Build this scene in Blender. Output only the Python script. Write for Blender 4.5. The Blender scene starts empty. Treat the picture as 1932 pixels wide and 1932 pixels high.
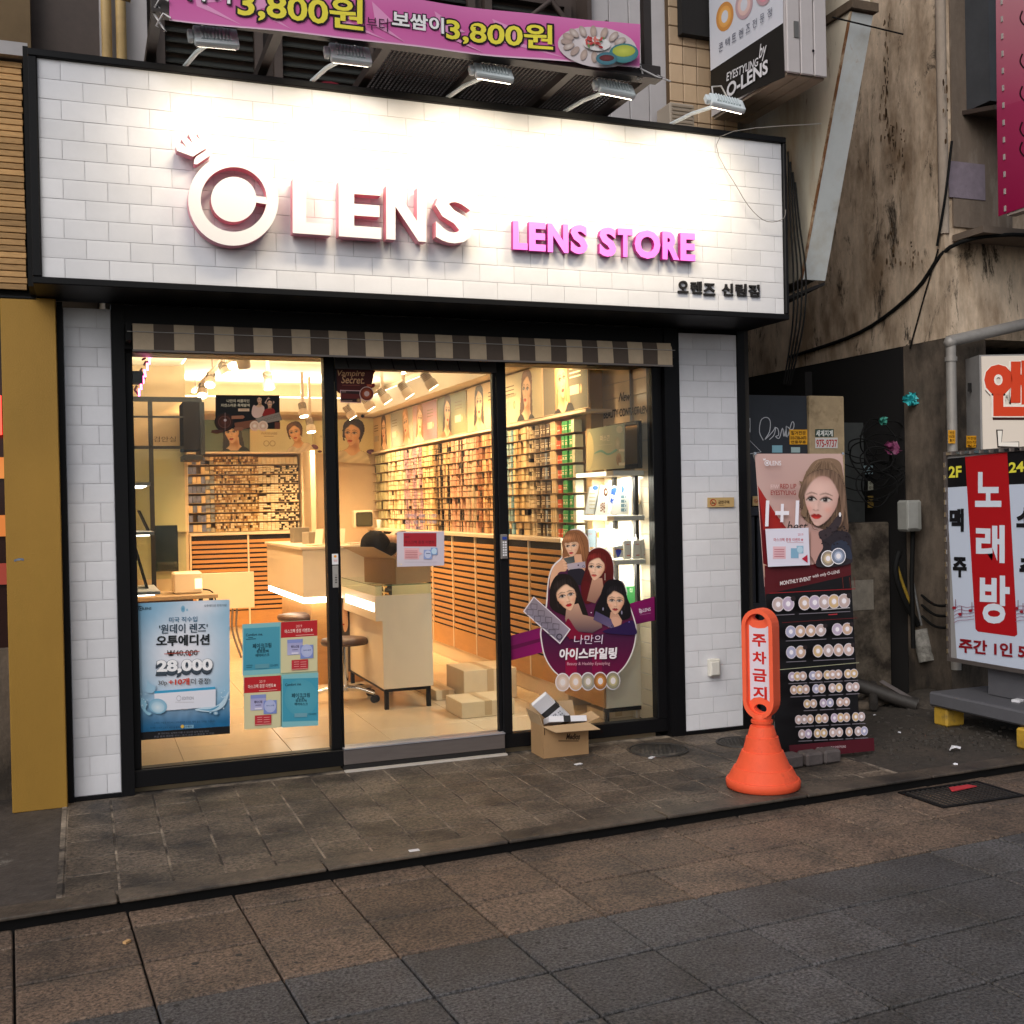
import bpy, bmesh, math, random
import numpy as np
from mathutils import Vector, Matrix
random.seed(7)
SC = bpy.context.scene
COL = SC.collection
R = math.radians
# ---------------------------------------------------------------- camera
FPX = 2090.0                       # focal length in units of a 1932 px wide picture
yaw, pitch, roll = R(21.2), R(-0.48), R(-1.18)
_f = Vector((math.sin(yaw)*math.cos(pitch), math.cos(yaw)*math.cos(pitch), math.sin(pitch)))
_r = Vector((math.cos(yaw), -math.sin(yaw), 0)); _u = _r.cross(_f)
CR = _r*math.cos(roll)+_u*math.sin(roll); CU = -_r*math.sin(roll)+_u*math.cos(roll)
CPOS = Vector((0, -6.05, 1.5))
cd = bpy.data.cameras.new('camera'); cam = bpy.data.objects.new('camera', cd); COL.objects.link(cam)
cam.matrix_world = Matrix(((CR.x, CU.x, -_f.x, CPOS.x), (CR.y, CU.y, -_f.y, CPOS.y), (CR.z, CU.z, -_f.z, CPOS.z), (0, 0, 0, 1)))
cd.sensor_width = 36; cd.sensor_height = 36; cd.sensor_fit = 'HORIZONTAL'; cd.lens = 36*FPX/1932
cd.clip_start = .05; cd.clip_end = 500
SC.camera = cam
# ---------------------------------------------------------------- world, sun, exposure
w = bpy.data.worlds.new('World'); SC.world = w; w.use_nodes = True
nt = w.node_tree; bg = nt.nodes['Background']
sky = nt.nodes.new('ShaderNodeTexSky'); sky.sky_type = 'NISHITA'; sky.sun_disc = False
sky.sun_elevation = R(38); sky.sun_rotation = R(225); sky.air_density = 1.0; sky.dust_density = 3.0; sky.ozone_density = 1.0
hs = nt.nodes.new('ShaderNodeHueSaturation'); hs.inputs['Saturation'].default_value = .45
nt.links.new(sky.outputs[0], hs.inputs['Color']); nt.links.new(hs.outputs[0], bg.inputs[0])
bg.inputs[1].default_value = 0.08
sd = bpy.data.lights.new('sun', 'SUN'); so = bpy.data.objects.new('sun', sd); COL.objects.link(so)
sd.energy = .9; sd.angle = R(40); sd.color = (1, .975, .95)
so.rotation_euler = Vector((.62, .62, -.62)).to_track_quat('-Z', 'Y').to_euler(); so.location = (-6, -8, 10)
SC.view_settings.view_transform = 'Standard'; SC.view_settings.look = 'None'
SC.view_settings.exposure = 0.38; SC.view_settings.gamma = 1
SC.render.engine = 'CYCLES'
SC.cycles.use_denoising = True
SC.cycles.max_bounces = 7; SC.cycles.diffuse_bounces = 4; SC.cycles.glossy_bounces = 3
SC.cycles.transparent_max_bounces = 12; SC.cycles.sample_clamp_indirect = 4
SC.cycles.caustics_reflective = False; SC.cycles.caustics_refractive = False

# ---------------------------------------------------------------- flat tracing frames: a spot in a detail view -> the point of a real plane
T = dict(R1=(.3638, 0, 0), R2=(.3638, 638.9, 0), R3=(.3386, 1277.8, 0), R4=(.2315, 0, 575), R5=(.2315, 223.6, 607), R6=(.1984, 607, 638.9),
         R7=(.2315, 926.4, 638.9), R8=(.2890, 1373.6, 575), S1=(.2976, 0, 958.4), S2=(.2646, 223.6, 958.4), S3=(.2646, 607, 958.4),
         S4=(.2646, 926.4, 958.4), S5=(.3637, 1245.8, 830.6), S6=(.3969, 1565.3, 766.7), V=(1, 0, 0))
def trace(reg, x, y, p0, n):
    s, a, b = T[reg]; px = a+s*x; py = b+s*y
    d = _f + CR*((px-966)/FPX) - CU*((py-966)/FPX)
    return CPOS + d*((p0-CPOS).dot(n)/d.dot(n))

# ---------------------------------------------------------------- colours and materials
def lin(c):
    if isinstance(c, str):
        c = c.lstrip('#'); c = [int(c[i:i+2], 16)/255 for i in (0, 2, 4)]
        return tuple((v/12.92 if v <= .04045 else ((v+.055)/1.055)**2.4) for v in c)
    return tuple(c[:3])
MATS = {}
def M(name, col, rough=.5, metal=0, var=0, vs=6, bump=0, bs=60, rand=0, emit=0, spec=None, coat=0, streak=0, col2=None, amt=.5, ms=3, col3=None, amt3=.4, ms3=12):
    """procedural material: base colour, mottling (var), fine relief (bump), per-piece tint (rand), stain patches col2"""
    if name in MATS: return MATS[name]
    m = bpy.data.materials.new(name); m.use_nodes = True; MATS[name] = m
    t = m.node_tree; b = t.nodes['Principled BSDF']; N = t.nodes.new; L = t.links.new
    c = lin(col)
    b.inputs['Base Color'].default_value = (*c, 1); b.inputs['Roughness'].default_value = rough; b.inputs['Metallic'].default_value = metal
    if spec is not None: b.inputs['Specular IOR Level'].default_value = spec
    if coat: b.inputs['Coat Weight'].default_value = coat
    if emit:
        b.inputs['Emission Color'].default_value = (*c, 1); b.inputs['Emission Strength'].default_value = emit
    geo = N('ShaderNodeNewGeometry'); out = None
    if var or rand or col2 or col3:
        rgb = N('ShaderNodeRGB'); rgb.outputs[0].default_value = (*c, 1); out = rgb.outputs[0]
        mp = N('ShaderNodeMapping'); L(geo.outputs['Position'], mp.inputs[0])
        if streak: mp.inputs['Scale'].default_value = (1, 1, streak)
        if col2:
            n2 = N('ShaderNodeTexNoise'); n2.inputs['Scale'].default_value = ms; n2.inputs['Detail'].default_value = 8; n2.inputs['Roughness'].default_value = .65
            L(mp.outputs[0], n2.inputs['Vector'])
            r2 = N('ShaderNodeMapRange'); r2.inputs[1].default_value = 1-amt-.08; r2.inputs[2].default_value = 1-amt+.12; L(n2.outputs['Fac'], r2.inputs[0])
            mx = N('ShaderNodeMix'); mx.data_type = 'RGBA'; L(r2.outputs[0], mx.inputs[0]); L(out, mx.inputs[6]); mx.inputs[7].default_value = (*lin(col2), 1); out = mx.outputs[2]
        if col3:
            n3 = N('ShaderNodeTexNoise'); n3.inputs['Scale'].default_value = ms3; n3.inputs['Detail'].default_value = 12; n3.inputs['Roughness'].default_value = .8; n3.inputs['Distortion'].default_value = .6
            L(mp.outputs[0], n3.inputs['Vector']); r3 = N('ShaderNodeMapRange'); r3.inputs[1].default_value = 1-amt3-.02; r3.inputs[2].default_value = 1-amt3+.05; L(n3.outputs['Fac'], r3.inputs[0])
            mx = N('ShaderNodeMix'); mx.data_type = 'RGBA'; L(r3.outputs[0], mx.inputs[0]); L(out, mx.inputs[6]); mx.inputs[7].default_value = (*lin(col3), 1); out = mx.outputs[2]
        if var:
            no = N('ShaderNodeTexNoise'); no.inputs['Scale'].default_value = vs; no.inputs['Detail'].default_value = 9; no.inputs['Roughness'].default_value = .7
            L(mp.outputs[0], no.inputs['Vector'])
            mr = N('ShaderNodeMapRange'); mr.inputs[1].default_value = .25 if var < .7 else .37; mr.inputs[2].default_value = .75 if var < .7 else .66; mr.inputs[3].default_value = 1-var; mr.inputs[4].default_value = 1+var
            L(no.outputs['Fac'], mr.inputs[0])
            vm = N('ShaderNodeVectorMath'); vm.operation = 'SCALE'; L(out, vm.inputs[0]); L(mr.outputs[0], vm.inputs['Scale']); out = vm.outputs[0]
        if rand:
            oi = N('ShaderNodeObjectInfo'); mr = N('ShaderNodeMapRange'); mr.inputs[3].default_value = 1-rand; mr.inputs[4].default_value = 1+rand
            L(oi.outputs['Random'], mr.inputs[0])
            vm = N('ShaderNodeVectorMath'); vm.operation = 'SCALE'; L(out, vm.inputs[0]); L(mr.outputs[0], vm.inputs['Scale']); out = vm.outputs[0]
        L(out, b.inputs['Base Color'])
    if bump:
        nb = N('ShaderNodeTexNoise'); nb.inputs['Scale'].default_value = bs; nb.inputs['Detail'].default_value = 6; L(geo.outputs['Position'], nb.inputs['Vector'])
        bp = N('ShaderNodeBump'); bp.inputs['Strength'].default_value = min(1, bump); bp.inputs['Distance'].default_value = .004; L(nb.outputs['Fac'], bp.inputs['Height']); L(bp.outputs[0], b.inputs['Normal'])
    return m
def glow(name, col, s):
    if name in MATS: return MATS[name]
    m = bpy.data.materials.new(name); m.use_nodes = True; MATS[name] = m; b = m.node_tree.nodes['Principled BSDF']
    b.inputs['Base Color'].default_value = (*lin(col), 1); b.inputs['Emission Color'].default_value = (*lin(col), 1); b.inputs['Emission Strength'].default_value = s
    return m
def glass(name, tint=(1, 1, 1), refl=1.0, f0=1.45, dust=0):
    if name in MATS: return MATS[name]
    m = bpy.data.materials.new(name); m.use_nodes = True; MATS[name] = m; t = m.node_tree; t.nodes.clear(); N = t.nodes.new; L = t.links.new
    o = N('ShaderNodeOutputMaterial'); mx = N('ShaderNodeMixShader'); tr = N('ShaderNodeBsdfTransparent'); gl = N('ShaderNodeBsdfGlossy'); fr = N('ShaderNodeFresnel')
    tr.inputs[0].default_value = (*tint, 1); gl.inputs['Roughness'].default_value = .01; gl.inputs[0].default_value = (refl, refl, refl, 1); fr.inputs[0].default_value = f0
    L(fr.outputs[0], mx.inputs[0]); L(tr.outputs[0], mx.inputs[1]); L(gl.outputs[0], mx.inputs[2])
    if dust:      # faint dust and wiped smears on the pane
        ge = N('ShaderNodeNewGeometry'); mp = N('ShaderNodeMapping'); mp.inputs['Scale'].default_value = (1, 1, .45); L(ge.outputs['Position'], mp.inputs[0])
        no = N('ShaderNodeTexNoise'); no.inputs['Scale'].default_value = 4.5; no.inputs['Detail'].default_value = 9; no.inputs['Distortion'].default_value = 1.2; L(mp.outputs[0], no.inputs['Vector'])
        mr = N('ShaderNodeMapRange'); mr.inputs[1].default_value = .42; mr.inputs[2].default_value = .75; mr.inputs[3].default_value = .004; mr.inputs[4].default_value = dust; L(no.outputs['Fac'], mr.inputs[0])
        df = N('ShaderNodeBsdfDiffuse'); df.inputs[0].default_value = (.75, .74, .72, 1); m2 = N('ShaderNodeMixShader'); L(mr.outputs[0], m2.inputs[0]); L(mx.outputs[0], m2.inputs[1]); L(df.outputs[0], m2.inputs[2]); mx = m2
    L(mx.outputs[0], o.inputs[0])
    return m
def attr_mat(name, rough=.5, emit=0):
    if name in MATS: return MATS[name]
    m = bpy.data.materials.new(name); m.use_nodes = True; MATS[name] = m; t = m.node_tree; b = t.nodes['Principled BSDF']
    a = t.nodes.new('ShaderNodeAttribute'); a.attribute_name = 'Col'; t.links.new(a.outputs['Color'], b.inputs['Base Color']); b.inputs['Roughness'].default_value = rough
    b.inputs['Specular IOR Level'].default_value = .3
    if emit:
        t.links.new(a.outputs['Color'], b.inputs['Emission Color']); b.inputs['Emission Strength'].default_value = emit
    return m

# ---------------------------------------------------------------- objects
WL = {}
def wl(p): return WL.get(p.name, Vector((0, 0, 0))) if p else Vector((0, 0, 0))
def tag(o, label=None, cat=None, group=None, kind=None):
    if label: o['label'] = label
    if cat: o['category'] = cat
    if group: o['group'] = group
    if kind: o['kind'] = kind
    return o
def thing(name, label, cat, loc=(0, 0, 0), group=None, kind=None):
    o = bpy.data.objects.new(name, None); COL.objects.link(o); o.location = loc; o.empty_display_size = .1
    WL[o.name] = Vector(loc); return tag(o, label, cat, group, kind)
def link(name, me, parent=None, loc=None):
    o = bpy.data.objects.new(name, me); COL.objects.link(o)
    if parent: o.parent = parent; WL[o.name] = wl(parent)
    if loc is not None: o.location = Vector(loc)-wl(parent)
    return o
def copy_tree(o, parent=None):
    c = o.copy(); COL.objects.link(c); WL[c.name] = WL.get(o.name, Vector())
    if parent: c.parent = parent
    for ch in list(o.children): copy_tree(ch, c)
    return c
class G:
    """a little mesh builder, in world metres"""
    def __init__(s): s.v = []; s.f = []; s.sm = []
    def add(s, vs, fs, smooth=False):
        n = len(s.v); s.v += [tuple(v) for v in vs]; s.f += [tuple(i+n for i in f) for f in fs]; s.sm += [smooth]*len(fs); return s
    def box(s, x0, x1, y0, y1, z0, z1, rz=0, piv=None, m=None):
        vs = [Vector((x, y, z)) for z in (z0, z1) for y in (y0, y1) for x in (x0, x1)]
        if rz:
            p = Vector(piv) if piv else Vector(((x0+x1)/2, (y0+y1)/2, 0)); q = Matrix.Rotation(rz, 3, 'Z'); vs = [q@(v-p)+p for v in vs]
        if m: vs = [m@v for v in vs]
        return s.add(vs, [(0, 2, 3, 1), (4, 5, 7, 6), (0, 1, 5, 4), (2, 6, 7, 3), (0, 4, 6, 2), (1, 3, 7, 5)])
    def tube(s, pts, r, n=8, cap=True):
        pts = [Vector(p) for p in pts]; rs = r if isinstance(r, (list, tuple)) else [r]*len(pts); rings = []
        t0 = (pts[1]-pts[0]).normalized(); a = t0.orthogonal().normalized()
        for i, p in enumerate(pts):
            t = ((pts[min(i+1, len(pts)-1)]-pts[max(i-1, 0)])).normalized(); a = (a-t*a.dot(t)).normalized(); b = t.cross(a)
            rings.append([p+(a*math.cos(k*2*math.pi/n)+b*math.sin(k*2*math.pi/n))*rs[i] for k in range(n)])
        vs = [v for q in rings for v in q]; fs = []
        for i in range(len(pts)-1):
            for k in range(n): fs.append((i*n+k, i*n+(k+1) % n, (i+1)*n+(k+1) % n, (i+1)*n+k))
        s.add(vs, fs, True)
        if cap: s.add(rings[0], [tuple(range(n))[::-1]]); s.add(rings[-1], [tuple(range(n))])
        return s
    def lathe(s, prof, c, n=24, axis=None, cap=True):
        c = Vector(c); q = Matrix.Identity(3) if axis is None else Vector((0, 0, 1)).rotation_difference(Vector(axis)).to_matrix()
        vs = [c+q@Vector((r*math.cos(k*2*math.pi/n), r*math.sin(k*2*math.pi/n), z)) for r, z in prof for k in range(n)]; fs = []
        for i in range(len(prof)-1):
            for k in range(n): fs.append((i*n+k, i*n+(k+1) % n, (i+1)*n+(k+1) % n, (i+1)*n+k))
        s.add(vs, fs, True)
        if cap:
            s.add(vs[:n], [tuple(range(n))[::-1]]); s.add(vs[-n:], [tuple(range(n))])
        return s
    def prism(s, pts, d):
        """closed outline of 3-D points, extruded by vector d"""
        pts = [Vector(p) for p in pts]; d = Vector(d); n = len(pts)
        nrm = Vector((0, 0, 0))
        for i in range(n): nrm += pts[i].cross(pts[(i+1) % n])
        if nrm.dot(d) > 0: pts = pts[::-1]
        vs = pts+[p+d for p in pts]
        return s.add(vs, [tuple(range(n)), tuple(range(2*n-1, n-1, -1))]+[(i, n+i, n+(i+1) % n, (i+1) % n) for i in range(n)])
    def build(s, name, mat, parent=None, bevel=0, label=None, cat=None, group=None, kind=None, seg=1):
        o0 = wl(parent); me = bpy.data.meshes.new(name)
        me.from_pydata([tuple(Vector(v)-o0) for v in s.v], [], s.f); me.polygons.foreach_set('use_smooth', s.sm)
        if mat: me.materials.append(mat)
        if bevel:
            bm = bmesh.new(); bm.from_mesh(me); bmesh.ops.remove_doubles(bm, verts=bm.verts, dist=1e-6)
            es = [e for e in bm.edges if len(e.link_faces) == 2 and e.calc_face_angle(0) > .5]
            bmesh.ops.bevel(bm, geom=es, offset=bevel, segments=seg, affect='EDGES', profile=.6); bm.to_mesh(me); bm.free()
        me.update(); o = link(name, me, parent); return tag(o, label, cat, group, kind)
def box(name, mat, x0, x1, y0, y1, z0, z1, parent=None, bevel=0, **k):
    rz = k.pop('rz', 0); piv = k.pop('piv', None)
    return G().box(x0, x1, y0, y1, z0, z1, rz, piv).build(name, mat, parent, bevel, **k)
def tube(name, mat, pts, r, parent=None, n=8, **k): return G().tube(pts, r, n).build(name, mat, parent, **k)

# ---------------------------------------------------------------- lettering and flat print
_tc = {}
def glyphs(s, bold=0, ital=0, space=1):
    k = (s, bold, ital, space)
    if k in _tc: return _tc[k]
    cu = bpy.data.curves.new('t', 'FONT'); cu.body = s; cu.size = 1; cu.offset = bold; cu.shear = ital; cu.space_character = space; cu.resolution_u = 3
    cu.fill_mode = 'BOTH'
    ob = bpy.data.objects.new('t', cu); COL.objects.link(ob); dg = bpy.context.evaluated_depsgraph_get(); me = ob.evaluated_get(dg).to_mesh()
    vs = [tuple(v.co[:2]) for v in me.vertices]; fs = [tuple(p.vertices) for p in me.polygons if p.area > 1e-9]
    ob.evaluated_get(dg).to_mesh_clear(); COL.objects.unlink(ob); bpy.data.objects.remove(ob); bpy.data.curves.remove(cu)
    if not vs: vs = [(0, 0), (1, 0), (1, 1)]; fs = []
    xs = [v[0] for v in vs]; ys = [v[1] for v in vs]; bb = (min(xs), min(ys), max(xs), max(ys))
    vs = [((x-bb[0])/(bb[2]-bb[0]+1e-9), (y-bb[1])/(bb[3]-bb[1]+1e-9)) for x, y in vs]
    _tc[k] = (vs, fs); return _tc[k]
def spline(pts, k=4, closed=True):
    n = len(pts); out = []
    for i in range(n if closed else n-1):
        p0, p1, p2, p3 = [pts[(i+j) % n] if closed else pts[max(0, min(n-1, i+j))] for j in (-1, 0, 1, 2)]
        for t in range(k):
            t = t/k
            out.append(tuple(.5*((2*b)+(c-a)*t+(2*a-5*b+4*c-d)*t*t+(3*b-a-3*c+d)*t**3) for a, b, c, d in zip(p0, p1, p2, p3)))
    if not closed: out.append(pts[-1])
    return out
class Print:
    """flat printed artwork: coloured outlines on a sheet, laid in order, each a fraction of a millimetre over the last"""
    def __init__(s, fn, n, eps=.00025):
        s.fn = fn; s.n = Vector(n).normalized(); s.k = 0; s.v = []; s.f = []; s.c = []; s.eps = eps
    def _add(s, pts, faces, cols):
        s.k += 1; off = s.n*(s.eps*s.k); b = len(s.v)
        s.v += [tuple(s.fn(x, y)+off) for x, y in pts]
        for f in faces:
            s.f.append(tuple(i+b for i in f)); s.c += [cols[i] if len(cols) > 1 else cols[0] for i in f]
        return s
    def poly(s, pts, c, c2=None):
        if c2 is None: return s._add(pts, [tuple(range(len(pts)))], [lin(c)])
        ys = [p[1] for p in pts]; a, b = min(ys), max(ys); A, B = lin(c), lin(c2)
        return s._add(pts, [tuple(range(len(pts)))], [tuple(A[i]+(B[i]-A[i])*(p[1]-a)/(b-a) for i in range(3)) for p in pts])
    def rect(s, x0, y0, x1, y1, c, c2=None, sl=0):
        d = (x1-x0)*sl; return s.poly([(x0, y0), (x1, y0+d), (x1, y1+d), (x0, y1)], c, c2)
    def quad4(s, pts, cols): return s._add(pts, [(0, 1, 2, 3)], [lin(c) for c in cols])
    def blob(s, pts, c, c2=None, k=4): return s.poly(spline(pts, k), c, c2)
    def ell(s, cx, cy, rx, ry, c, ce=None, a=0, n=22):
        ca, sa = math.cos(a), math.sin(a)
        pts = [(cx+rx*math.cos(t)*ca-ry*math.sin(t)*sa, cy+rx*math.cos(t)*sa+ry*math.sin(t)*ca) for t in [i*2*math.pi/n for i in range(n)]]
        if ce is None: return s._add(pts, [tuple(range(n))], [lin(c)])
        return s._add(pts+[(cx, cy)], [(i, (i+1) % n, n) for i in range(n)], [lin(ce)]*n+[lin(c)])
    def field(s, quad, nx, ny, fn):
        u, v = np.meshgrid(np.linspace(0, 1, nx+1), np.linspace(0, 1, ny+1)); C_ = np.clip(fn(u, v), 0, 1).reshape(-1, 3); a, b, c, d = [np.array(p, float) for p in quad]
        u = u.ravel()[:, None]; v = v.ravel()[:, None]; pts = (a*(1-u)+b*u)*(1-v)+(d*(1-u)+c*u)*v; W = nx+1
        return s._add([tuple(p) for p in pts], [(j*W+i, j*W+i+1, (j+1)*W+i+1, (j+1)*W+i) for j in range(ny) for i in range(nx)], [tuple(c) for c in C_])
    def ring(s, cx, cy, rx, ry, w, c, n=24):
        pts = []
        for q in (1, 0):
            for i in range(n):
                t = i*2*math.pi/n; pts.append((cx+(rx-(0 if q else w))*math.cos(t), cy+(ry-(0 if q else w*ry/rx))*math.sin(t)))
        return s._add(pts, [(i, (i+1) % n, n+(i+1) % n, n+i) for i in range(n)], [lin(c)])
    def line(s, pts, w, c, sm=False):
        if sm: pts = spline(pts, 4, False)
        L, Rr = [], []
        for i, p in enumerate(pts):
            a = pts[max(0, i-1)]; b = pts[min(len(pts)-1, i+1)]; dx, dy = b[0]-a[0], b[1]-a[1]; l = math.hypot(dx, dy) or 1
            ww = w[i*len(w)//len(pts)] if isinstance(w, (list, tuple)) else w
            L.append((p[0]-dy/l*ww/2, p[1]+dx/l*ww/2)); Rr.append((p[0]+dy/l*ww/2, p[1]-dx/l*ww/2))
        n = len(pts); return s._add(L+Rr, [(i, i+1, n+i+1, n+i) for i in range(n-1)], [lin(c)])
    def text(s, t, x0, y0, x1, y1, c, bold=.0, ital=0, sl=0, sp=1, ang=None):
        vs, fs = glyphs(t, bold, ital, sp)
        if ang is None: pts = [(x0+(x1-x0)*u, y0+(x1-x0)*u*sl+(y1-y0)*(1-v)) for u, v in vs]
        else:
            ca, sa = math.cos(ang), math.sin(ang); W = x1-x0; H = y1-y0
            pts = [(x0+W*u*ca-H*(1-v)*sa, y0+W*u*sa+H*(1-v)*ca) for u, v in vs]
        return s._add(pts, fs, [lin(c)])
    def build(s, name, parent, mat=None):
        o0 = wl(parent); me = bpy.data.meshes.new(name); me.from_pydata([tuple(Vector(v)-o0) for v in s.v], [], s.f)
        at = me.color_attributes.new('Col', 'FLOAT_COLOR', 'CORNER'); fl = []
        for c in s.c: fl += [c[0], c[1], c[2], 1]
        at.data.foreach_set('color', fl); me.materials.append(mat or attr_mat('print', .5)); me.update()
        return link(name, me, parent)
def pr_y(reg, y, eps=.00025): return Print(lambda a, b: trace(reg, a, b, Vector((0, y, 0)), Vector((0, 1, 0))), (0, -1, 0), eps)
def pr_x(reg, x, eps=.0004): return Print(lambda a, b: trace(reg, a, b, Vector((x, 0, 0)), Vector((1, 0, 0))), (-1, 0, 0), eps)

def _sd(X, Y, poly):
    """signed distance to a closed outline, negative inside (arrays)"""
    d = np.full(X.shape, 1e9); ins = np.zeros(X.shape, bool); n = len(poly)
    for i in range(n):
        ax, ay = poly[i]; bx_, by_ = poly[(i+1) % n]; ex, ey = bx_-ax, by_-ay; l = ex*ex+ey*ey+1e-12
        t = np.clip(((X-ax)*ex+(Y-ay)*ey)/l, 0, 1); d = np.minimum(d, (X-ax-t*ex)**2+(Y-ay-t*ey)**2)
        if ey != 0: ins ^= ((ay > Y) != (by_ > Y)) & (X < ex*(Y-ay)/ey+ax)
    d = np.sqrt(d); return np.where(ins, -d, d)
def _ss(x): x = np.clip(x, 0, 1); return x*x*(3-2*x)
_fs = [0]
def face(P, cx, cy, s, hair='#3a2418', skin='#f3cdb4', lip='#b8202c', turn=0.0, tilt=0.0, back=None, fringe=None, cloth=None, eye='#2e1c14', long=True, sh='#dba88c', detail=1, n=None, drawback=True):
    """a plain airbrushed printed portrait of nobody in particular; s = half the face height; turn < 0 looks left"""
    n = n or (30 if detail > 1 else 20); _fs[0] += 1; t = turn; ca, sa = math.cos(tilt), math.sin(tilt)
    own = back is None
    if own:
        back = [(-.2, -1.22), (.3, -1.2), (.72, -.95), (.86, -.4), (.90, .3), (1.0, 1.1), (.95, 1.9), (.4, 2.1), (-.3, 2.05), (-.95, 1.9), (-.98, 1.1), (-.86, .3), (-.84, -.4), (-.66, -.95)] if long else \
               [(-.2, -1.22), (.4, -1.26), (.84, -.98), (1.0, -.4), (.86, .2), (.60, .45), (-.55, .35), (-.80, 0), (-.82, -.5), (-.66, -.98)]
    x0, x1, y0, y1 = -1.65, 1.65, -1.4, (2.4 if (own or cloth) else 1.9); nx, ny = int((x1-x0)*n), int((y1-y0)*n)
    X, Y = np.meshgrid(np.linspace(x0, x1, nx+1), np.linspace(y0, y1, ny+1)); rgb = np.zeros(X.shape+(3,)); A = np.zeros(X.shape)
    def comp(c, a):
        nonlocal rgb, A
        c = np.array(c, float); a = np.clip(a, 0, 1); rgb = rgb*(1-a[..., None])+(c if c.ndim == 3 else c[None, None, :])*a[..., None]; A = A+(1-A)*a
    def sp(l): return spline(l, 4)
    def area(l, w=.03): return _ss(.5-_sd(X, Y, sp(l))/w)
    def ga(a, b, ra, rb): return np.exp(-((X-a)/ra)**2-((Y-b)/rb)**2)
    def stroke(l, w, w2=.5):
        d = np.full(X.shape, 1e9); l = spline(l, 4, False); m = len(l)
        for i in range(m-1):
            ax, ay = l[i]; ex, ey = l[i+1][0]-ax, l[i+1][1]-ay; q = np.clip(((X-ax)*ex+(Y-ay)*ey)/(ex*ex+ey*ey+1e-9), 0, 1)
            k = w*(1-w2*abs((i+q)/(m-1)*2-1)); d = np.minimum(d, np.hypot(X-ax-q*ex, Y-ay-q*ey)-k)
        return _ss(.5-d/max(.03, w*.8))
    H = np.array(lin(hair)); S = np.array(lin(skin)); D = np.array(lin(sh)); L = np.array(lin(lip)); ph = _fs[0]*1.7
    u = X*(1-.16*Y); st = .5*np.sin(31*u+2.5*np.sin(2.1*Y+ph)+ph)+.35*np.sin(57*u+3*np.sin(3.3*Y)+2*ph)+.25*np.sin(13*u+1.5*Y+ph)
    hcol = H[None, None, :]*(1+.42*st+1.1*ga(-.3, -.85, .5, .22)+.5*ga(.75, .3, .25, .6))[..., None]+.012*np.clip(st, 0, 1)[..., None]
    hcol = np.clip(hcol, .002, .9)
    if own: comp(hcol*.72, area(back))
    nk = [(-.34-t*.2, .5), (.44-t*.3, .4), (.48-t*.3, 1.1), (.85, 1.42), (1.1, 1.7), (0, 2.3), (-1.1, 1.75), (-.75, 1.45), (-.38-t*.2, 1.1)]
    if own or cloth: comp(S*.96-(S-D)*(1.25*ga(.05, .95, .5, .35)+.6*ga(.3-t*.2, 1.2, .2, .5))[..., None], area(nk))
    if cloth:
        c = np.array(lin(cloth)); comp(c[None, None, :]*(1+.10*np.sin(7*X+4*np.sin(3*Y))-.25*ga(-.9, 2.2, .5, .6))[..., None], area([(-.62, 1.42), (-.2, 1.72), (.05, 1.80), (.35, 1.70), (.75, 1.38), (1.35, 1.65), (1.6, 2.7), (0, 2.9), (-1.6, 2.7), (-1.3, 1.7)]))
    fp = sp([(-.02, -1.02), (.42, -.9), (.64, -.45), (.65, 0), (.52, .38), (.29+t*.12, .76), (.04+t*.28, .97), (-.22+t*.2, .80), (-.50, .38), (-.64, 0), (-.64, -.45), (-.45, -.88)])
    d = _sd(X, Y, fp); ed = np.exp(np.clip(d, -1, 0)/.16); side = .35+.65*_ss((X*(1 if t <= 0 else -1)+.5))
    ex = t*.24; k = (.75*ed*side+.32*ga(.62, .35, .3, .5)+.30*ga(-.62, .45, .22, .4)+.34*ga(ex-.29, -.16, .2, .09)+.34*ga(ex+.29, -.16, .2, .09)+.30*ga(ex*1.6+.10, .12, .07, .22)+.34*ga(ex*1.8, .37, .13, .05)+.30*ga(ex*1.5, .76, .16, .05)+.4*ga(0, -1.0, .7, .2))
    fc = S+(D-S)*np.clip(k, 0, 1.3)[..., None]; fc = fc*(1+.10*ga(ex-.02, -.5, .3, .25)+.12*ga(ex*1.7-.01, .22, .05, .12)+.08*ga(ex-.34, .16, .16, .12)+.08*ga(ex+.34, .16, .14, .12)+.06*ga(ex*1.4, .88, .12, .07))[..., None]
    bl = (ga(ex-.38, .3, .17, .13)+ga(ex+.38, .3, .15, .13))*.30; fc = fc*(1-bl[..., None])+np.array([.80, .36, .28])*S/ max(S)*bl[..., None]
    comp(fc, _ss(.5-d/.035))
    for sx in (-1, 1):
        w = .185*(1+(-sx)*t*-.30) if sx*t > 0 else .19*(1+.12*abs(t)); w = .205*(1-.35*max(0, sx*t)); x = ex+sx*.285; y = -.07; o_ = sx
        comp((.16, .075, .05), .35*stroke([(x-w, y-.04), (x, y-.15), (x+w, y-.05)], .03))
        em = area([(x-w, y+.02+.01*o_), (x-w*.4, y-.075), (x+w*.4, y-.08), (x+w, y-.0-.01*o_), (x+w*.3, y+.065), (x-w*.4, y+.065)], .03)
        comp((.66, .58, .54), em); ix = x+t*.05; r = np.hypot(X-ix, (Y-y+.01)); E = np.array(lin(eye))
        comp(E, em*_ss(.5-(r-.095)/.03)); comp((.006, .004, .004), em*_ss(.5-(r-.055)/.03)); comp((.8, .8, .8), .9*em*_ss(.5-(np.hypot(X-ix+.025, Y-y+.04)-.016)/.02))
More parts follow.
